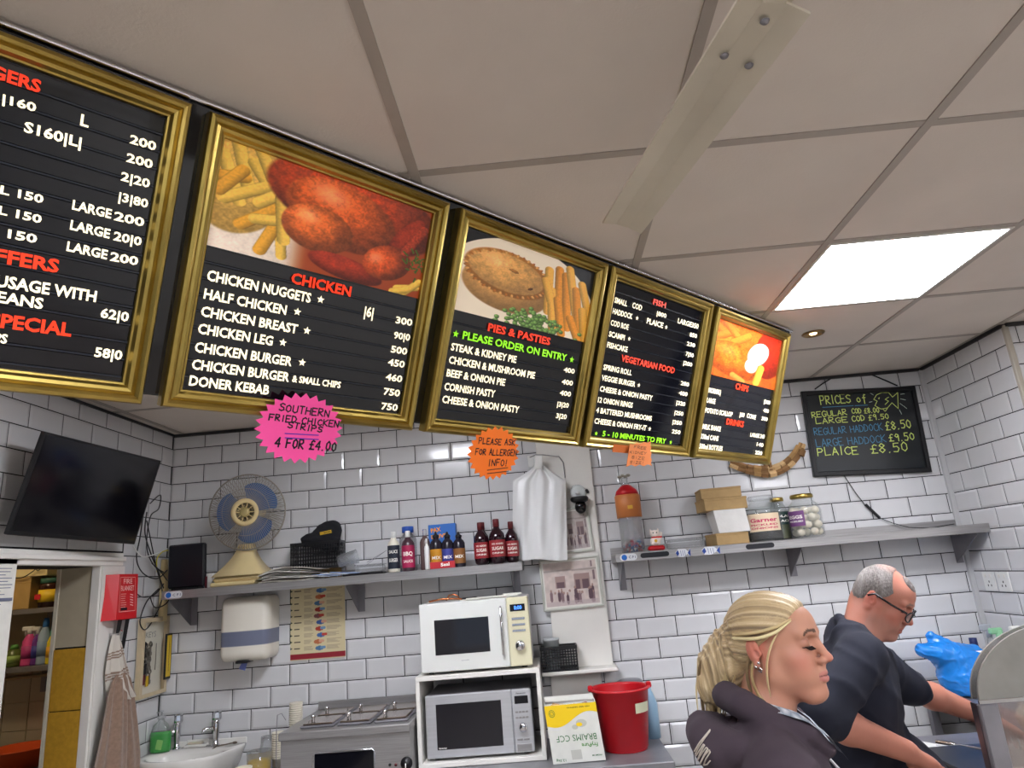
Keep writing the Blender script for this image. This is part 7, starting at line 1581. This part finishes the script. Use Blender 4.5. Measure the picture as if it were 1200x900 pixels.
M_st = [mat('strand_%d' % k, c, .4) for k, c in enumerate(('c9b284', 'a98f63', 'e0cf9f', '7d6648'))]
def strand(pts, r, k):
    P = [np.array(p, float) for p in pts]; n = len(P); o = []
    for i in range(n-1):
        p0, p1, p2, p3 = P[max(i-1, 0)], P[i], P[i+1], P[min(i+2, n-1)]
        for u in np.linspace(0, 1, 6)[:-1]: o.append(.5*((2*p1)+(-p0+p2)*u+(2*p0-5*p1+4*p2-p3)*u*u+(-p0+3*p1-3*p2+p3)*u**3))
    o.append(P[-1]); m = len(o); MB().tube(o, [r*min(1, .35+3*i/m, .2+3*(m-i)/m) for i in range(m)], 6).build('strand', M_st[k], hair)
rs_ = np.random.default_rng(9)
for k in range(46):      # free locks of the ponytail
    a, b = rs_.uniform(-1, 1, 2); c_ = rs_.uniform(-.014, .014)
    strand([H(-.090, b*.008, .024+a*.010), H(-.112+a*.020, b*.024, .018-abs(a)*.012), H(-.135+a*.034, b*.034, -.035), H(-.153+a*.034+c_, b*.032, -.088), H(-.166+a*.028+c_, b*.022, -.140-.035*rs_.random())], rs_.uniform(.0020, .0036), int(rs_.integers(0, 4)))
for k in range(10):
    a = rs_.uniform(-1, 1); strand([H(-.090, -.006, .022), H(-.094+a*.01, -.03, -.005), H(-.088+a*.012, -.045, -.045), H(-.115+a*.012, -.036, -.09), H(-.135+a*.012, -.025, -.12)], .003, int(rs_.integers(0, 3)))
for pts, r, k in (([H(.038, -.066, .045), H(.020, -.080, .015), H(.006, -.084, -.02), H(-.002, -.080, -.06), H(-.004, -.072, -.095)], .0022, 0), ([H(-.02, -.080, -.01), H(-.034, -.078, -.05), H(-.030, -.070, -.09), H(-.012, -.070, -.115)], .0030, 1), ([H(-.03, -.078, .0), H(-.045, -.074, -.05), H(-.045, -.066, -.09)], .0032, 3),
    ([H(.06, -.050, .062), H(.030, -.078, .040), H(-.01, -.090, .030), H(-.06, -.07, .030), H(-.090, -.02, .026)], .0034, 2), ([H(.064, -.042, .068), H(.035, -.072, .052), H(-.01, -.086, .042), H(-.06, -.068, .038), H(-.090, -.02, .028)], .0034, 0)): strand(pts, r, k)
MB().tube([H(-.093+.0*a, .019*math.cos(a), .024+.019*math.sin(a)) for a in np.linspace(0, 2*PI, 17)], .006, 6).build('hair_tie', mat('hair_tie', '6b5a42', .7), hair)
for (a, b) in ((-.018, -.031), (-.011, -.022)): MB().ell(H(a, -.086, b), (.0032, .0032, .0032), 10).build('earring', M_chrome, t)
MB().tube([H(-.012, -.087, -.030), H(-.006, -.090, -.036), H(-.008, -.088, -.042), H(-.015, -.085, -.038)], .0014, 6).build('earring', M_chrome, t)
for q in (-1, 1):      # lashes
    for k in range(9):
        u = k/8; y_ = q*(.021+.023*u); MB().tube([H(.0825-.006*u, y_, .0030+.001*u-.0015*math.sin(PI*u)), H(.0885-.005*u, y_+q*.002, -.0010-.001*math.sin(PI*u)), H(.0925-.004*u, y_+q*.005, -.0025)], [.0011, .0009, .0004], 4).build('eyelash', mat('lash', '120c0c', .6), t)
# hoodie
lo = np.array([nb[0]-.40, nb[1]-.36, .80]); hi = np.array([nb[0]+.40, nb[1]+.36, nb[2]+.12])
sc = SDF(lo, hi, .0075, [(2, nb[2]-.22, nb[2]+.12, .005)])
sc.ell(BWp(.0, 0, -.245), (.128, .165, .25), .04, R=body_R).ell(BWp(.01, 0, -.52), (.150, .190, .20), .05, R=body_R)
for q in (-1, 1):
    sc.cap(BWp(-.01, q*.05, -.045), BWp(-.005, q*.155, -.090), .050, .058, .03); sc.chain([BWp(-.005, q*.150, -.100), BWp(.00, q*.198, -.33), BWp(.20, q*.170, -.425)], [.064, .056, .046], .03)
# hood lying round the neck and down the back
hd = [(.100, -.042, -.066), (.064, -.066, -.028), (.005, -.074, -.005), (-.045, -.056, .022), (-.066, 0, .030), (-.045, .056, .022), (.005, .074, -.005), (.064, .066, -.028), (.100, .042, -.066)]
sc.chain([BWp(*p) for p in hd], [.014, .020, .024, .026, .026, .026, .024, .020, .014], .005)
hd2 = [(-.000, -.108, -.066), (-.070, -.088, -.048), (-.122, -.02, -.040), (-.122, .03, -.040), (-.070, .088, -.048), (-.000, .108, -.066)]
sc.chain([BWp(*p) for p in hd2], [.022, .029, .034, .034, .029, .022], .001); sc.ell(BWp(-.105, 0, -.065), (.040, .10, .045), .02, R=body_R)
sc.cap(BWp(.03, 0, .08), BWp(.0, 0, -.05), .060, .060, .01, 'sub'); sc.cap(BWp(.10, 0, .06), BWp(.13, 0, -.10), .045, .030, .015, 'sub')
sc.disp(lambda X, Y, Z: fold(X, Y, Z, .0060, 1.))
hoodie = sdf_obj('hoodie', sc, M_hood, t, rel=2)
cl = [(.118, -.020, -.085), (.090, -.040, -.042), (.050, -.058, -.008), (.0, -.062, .010)]
for q in (-1, 1):
    vs = []
    n = 14
    for i in range(n+1):
        u = i/n*(len(cl)-1); a = min(int(u), len(cl)-2); f_ = u-a; p = np.array(cl[a])*(1-f_)+np.array(cl[a+1])*f_; p[1] *= -q*-1 if q > 0 else 1
        p = np.array([p[0], abs(p[1])*q, p[2]])
        for w_ in (0, .5, 1): vs.append(BWp(p[0]+.012*w_, p[1]+q*.030*w_, p[2]-.012*w_*w_+.014))
    mb = MB().add(vs, [(i*3+j, i*3+j+1, i*3+3+j+1, i*3+3+j) for i in range(n) for j in range(2)], smooth=True)
    for i in range(len(mb.col)): mb.col[i] = hexc(('8d99a6', 'd6dbe0', '6f7d8c')[(i//3+i % 3) % 3])
    mb.build('shirt_collar', mat('plaid', 'ffffff', .8, attr='print'), t)
    MB().tube([BWp(.112, q*.030, -.100), BWp(.150, q*.034, -.15), BWp(.158, q*.036, -.22), BWp(.156, q*.038, -.27)], .0028, 6).build('drawstring', mat('cord_white', 'cfcfd2', .7), t)
    MB().tube([BWp(.156, q*.038, -.27), BWp(.156, q*.038, -.29)], .0040, 6).build('cord_tip', M_chrome, t)
def decal(obj, strokes, wd, m, name):
    mb = MB()
    for st in strokes:
        P = [];
        for i in range(len(st)-1):
            for u in np.linspace(0, 1, 5)[:-1]: P.append((st[i][0]*(1-u)+st[i+1][0]*u, st[i][1]*(1-u)+st[i+1][1]*u))
        P.append(st[-1]); W3 = on_surface(obj, P, .0012)
        if len(W3) > 2: mb.tube(W3, wd, 5)
    if mb.v: mb.build(name, m, t)
cp_ = lambda L: [(780+x/6.667, 780+y/6.667) for x, y in L]
decal(hoodie, [cp_([(228, 668), (270, 600), (320, 540), (352, 502), (345, 520), (300, 580), (255, 650), (235, 690)]), cp_([(235, 712), (262, 672), (300, 615), (308, 622), (270, 690), (252, 738)]), cp_([(252, 738), (290, 680), (322, 640), (334, 650), (300, 705), (272, 765)]), cp_([(272, 765), (310, 700), (345, 660), (352, 676), (318, 730), (300, 775), (330, 770), (352, 742)])], .0013, mat('flock_cream', 'cfc4b8', .8), 'sleeve_lettering')
# trousers and shoes
def legs(t, nbx, Rb, zhip, colr, shoe, w_=.085):
    for q in (-1, 1):
        P0 = np.array([nbx[0], nbx[1], 0])+Rb@np.array([.0, q*w_, 0]); mb = MB()
        mb.tube([(P0[0], P0[1], zhip), (P0[0], P0[1], zhip*.75), (P0[0], P0[1], zhip*.5), (P0[0]-.01, P0[1], zhip*.3), (P0[0]-.01, P0[1], .06)], [.11, .095, .070, .065, .058], 16); mb.build('trouser_leg', colr, t)
        s_ = SDF(P0+np.array([-.14, -.14, .0]), P0+np.array([.24, .14, .12]), .008); a = P0+np.array([-.03, 0, .045]); b = P0+Rb@np.array([.15, 0, 0])+np.array([0, 0, .035]); s_.cap(a, b, .044, .034, .02); s_.disp(lambda X, Y, Z: np.where(Z < .006, .2, 0)); sdf_obj('shoe', s_, shoe, t)
M_trs = mat('black_trousers', '17171b', .9); legs(t, nb, body_R, .86, M_trs, M_blkm)

# ---- man
MH, MP = math.radians(-35), math.radians(34); MR = rotm(MH, MP, math.radians(0)); MS = .955; M3_ = np.array([.93, .98, .93])*MS
earm = aty(1021, 700, -1.54); MO = earm-MR@(np.array([-.022, -.078, .004])*M3_)
tb_R = rotm(math.radians(-14), math.radians(18)); nm = aty(1003, 738, MO[1]-.0); BM = Lp(tb_R, nm)
t = thing('person', 'grey haired man with black glasses in a navy sweatshirt bending over the fryer', 'person', (nm[0], nm[1], 0))
shn, shf = BM(.0, -.175, -.060), BM(.02, .175, -.060)
eln = aty(956, 837, -1.75); wrn = aty(1062, 880, -1.69); hnn = aty(1096, 901, -1.66)
elf = aty(1058, 802, -1.17); wrf = aty(1156, 841, -1.02); hnf = aty(1186, 856, -.98)
def arm(sd, el, wr, hn, side, r=(.046, .044, .031), k=.02):
    sd.chain([el, el*.65+wr*.35, wr], [.041, .043, .029], k); d = (hn-wr)/np.linalg.norm(hn-wr); L_ = np.cross((0, 0, 1), d); L_ /= np.linalg.norm(L_); U_ = np.cross(d, L_); R_ = np.stack([d, L_, U_], 1)
    pc = wr+d*.065; sd.cap(wr, pc, .027, .026, .02, sq=(U_, 1.35)); sd.ell(pc, (.048, .042, .020), .015, R=R_)
    for f_ in range(4):
        lat = (f_-1.5)*.0205; ln = (.072, .080, .076, .060)[f_]; b0 = pc+d*.038+L_*lat; b1 = b0+d*ln*.45-U_*.006+L_*lat*.15; b2 = b1+d*ln*.30-U_*.020; b3 = b2+d*ln*.12-U_*.024
        sd.chain([b0, b1, b2, b3], [.0108, .0100, .0090, .0078], .0025)
    b0 = pc-d*.02+L_*side*.036; b1 = b0+d*.035+L_*side*.018-U_*.010; b2 = b1+d*.032-U_*.010; sd.chain([b0, b1, b2], [.014, .0125, .0095], .008)
lo = np.minimum.reduce([MO-.18, eln-.1, nm-.35]); hi = np.maximum.reduce([MO+.18, hnf+.16, nm+np.array([.3, .3, .1])]); lo[2] = .80
fine = [(0, MO[0]-.14, MO[0]+.14, .0028), (1, MO[1]-.115, MO[1]+.115, .0030), (2, MO[2]-.15, MO[2]+.15, .0028)]
sd = SDF(lo, hi, .0085, fine); H = head_sdf(sd, MO, MR, M3_, True)
sd.cap(H(-.030, 0, -.035), BM(.014, 0, -.03), .062*MS, .056, .03).cap(BM(0, 0, -.02), BM(0, .12, -.08), .035, .035, .02).cap(BM(0, 0, -.04), BM(0, -.12, -.08), .035, .035, .02)
sd.ell(BM(.01, 0, -.28), (.10, .145, .20), .03, R=tb_R); ctr_b = np.array([nm[0]+.045, nm[1]+.05, .95]); sd.ell(ctr_b, (.13, .16, .22), .05)
sd.chain([shn, eln], [.050, .041], .03).chain([shf, elf], [.050, .041], .03)
arm(sd, eln, wrn, hnn, 1); arm(sd, elf, wrf, hnf, -1)
sdf_obj('body', sd, M_skin2, t, skin_colors(MO, MR, M3_, (.70, .465, .39), True))
# short grey hair
sh_ = SDF(MO-.17, MO+.17, .0030)
sh_.ell(H(-.010, 0, .035), np.array([.089, .0775, .0865])*M3_, .006, R=MR).ell(H(.040, 0, .058), np.array([.045, .056, .044])*M3_, .015, R=MR).ell(H(-.050, 0, -.01), np.array([.045, .062, .045])*M3_, .02, R=MR)
X, Y, Z = np.meshgrid(*sh_.ax, indexing='ij', sparse=True); dx, dy, dz = X-MO[0], Y-MO[1], Z-MO[2]
lx = (dx*MR[0, 0]+dy*MR[1, 0]+dz*MR[2, 0])/M3_[0]; ly = (dx*MR[0, 1]+dy*MR[1, 1]+dz*MR[2, 1])/M3_[1]; lz = (dx*MR[0, 2]+dy*MR[1, 2]+dz*MR[2, 2])/M3_[2]
hl = np.interp(lz, [-.06, -.035, -.01, .01, .03, .05, .065, .085, .11], [-.055, -.045, -.036, -.006, .020, .032, .022, .012, .0])
tuft = np.hypot((lx-.055)/1.0, ly/1.0)-.030          # short tuft kept at the front
cut = np.minimum(lx-hl, np.where(lz > .05, tuft, .05)); cut = np.maximum(cut, -.048-lz)*MS
nz = .0016*np.sin(lx*420+5*np.sin(ly*60))*np.sin(ly*380+lz*200)
a_ = sh_.F+nz; k_ = .006; h_ = np.clip(.5-.5*(a_-cut)/k_, 0, 1); sh_.F = (cut*h_+a_*(1-h_)+k_*h_*(1-h_)).astype('f4'); del X, Y, Z, dx, dy, dz, lx, ly, lz, hl, cut, nz, a_, h_, tuft
def gcol(P):
    q = ((P-MO)@MR)/M3_; x, y, z = q.T; v = n1(x*420+z*130+40)*.5+n1(y*380+x*160+90)*.3+n1(z*260+x*90+11)*.2
    C_ = np.array([.34, .31, .30])+(np.array([.68, .66, .64])-np.array([.34, .31, .30]))*v[:, None]
    dk = np.clip(1-np.hypot(x-.045, z-.075)/.05, 0, 1)[:, None]; C_ = C_*(1-.5*dk)+np.array([.25, .21, .2])*.5*dk
    bald = (np.clip((z-.098)/.012, 0, 1)*np.clip(1-np.hypot(x+.02, y)/.075, 0, 1))[:, None]; C_ = C_*(1-.6*bald)+np.array([.74, .52, .45])*.6*bald; wh = np.clip(1-np.hypot(x+.085, z-.045)/.04, 0, 1)[:, None]; return C_*(1-.5*wh)+np.array([.80, .79, .78])*.5*wh
sdf_obj('hair', sh_, mat('short_hair', 'ffffff', .75, attr='print', bump=.9, bscale=900), t, gcol)
# glasses
gl = thing; Mgf = mat('glasses_frame', '0c0c10', .25)
for q in (-1, 1):
    o = MB().tube([H(-.034, q*.082, .006), H(-.016, q*.083, .022), H(.040, q*.079, .014), H(.092, q*.066, .010)], .0032, 6).build('glasses_arm', Mgf, t)
    cx = np.array([.102, q*.034, -.003]); rim = []; vs = []
    for a in np.linspace(0, 2*PI, 25): rim.append(H(cx[0]-.010*abs(math.cos(a))*(1 if math.cos(a)*q > 0 else 0)-.0*a, cx[1]+.028*math.cos(a), cx[2]+.018*math.sin(a)*(1-.1*math.cos(a)**2)))
    MB().tube(rim, .0022, 6).build('glasses_rim', Mgf, t); MB().add([H(*cx)]+rim[:-1], [(0, i+1, (i+1) % 24+1) for i in range(24)]).build('lens', mat('lens', 'cfd6da', .05, alpha=.28, spec=.8), t)
MB().tube([H(.102, -.007, .002), H(.106, 0, .005), H(.102, .007, .002)], .0022, 6).build('glasses_bridge', Mgf, t)
# sweatshirt
lo = np.minimum.reduce([eln-.12, nm-np.array([.34, .38, .5])]); hi = np.maximum.reduce([elf+.14, nm+np.array([.34, .34, .12])]); lo[2] = .82
sc = SDF(lo, hi, .0078)
sc.ell(BM(.015, 0, -.24), (.135, .188, .25), .04, R=tb_R).ell(ctr_b, (.165, .185, .24), .06)
for q in (-1, 1): sc.cap(BM(-.02, q*.06, -.025), BM(0, q*.160, -.065), .052, .062, .03)
sln = eln+(wrn-eln)*.20; slf = elf+(wrf-elf)*.14
sc.chain([shn, eln, sln], [.066, .058, .050], .025).chain([shf, elf, slf], [.066, .058, .050], .025)
nk = H(-.030, 0, -.060); sc.chain([BM(-.050, 0, .020), BM(-.040, -.050, .010), BM(.005, -.072, -.014), BM(.052, -.054, -.044), BM(.076, 0, -.060), BM(.052, .054, -.044), BM(.005, .072, -.014), BM(-.040, .050, .010), BM(-.050, 0, .020)], [.013]*9, .008)
sc.cap(H(-.030, 0, -.035), BM(.018, 0, -.010), .054, .046, .003, 'sub')
sc.disp(lambda X, Y, Z: fold(X, Y, Z, .0100, .9))
sdf_obj('sweatshirt', sc, M_navy, t, rel=2)
legs(t, np.array([ctr_b[0], ctr_b[1]]), tb_R, .88, M_trs, M_blkm, .095)
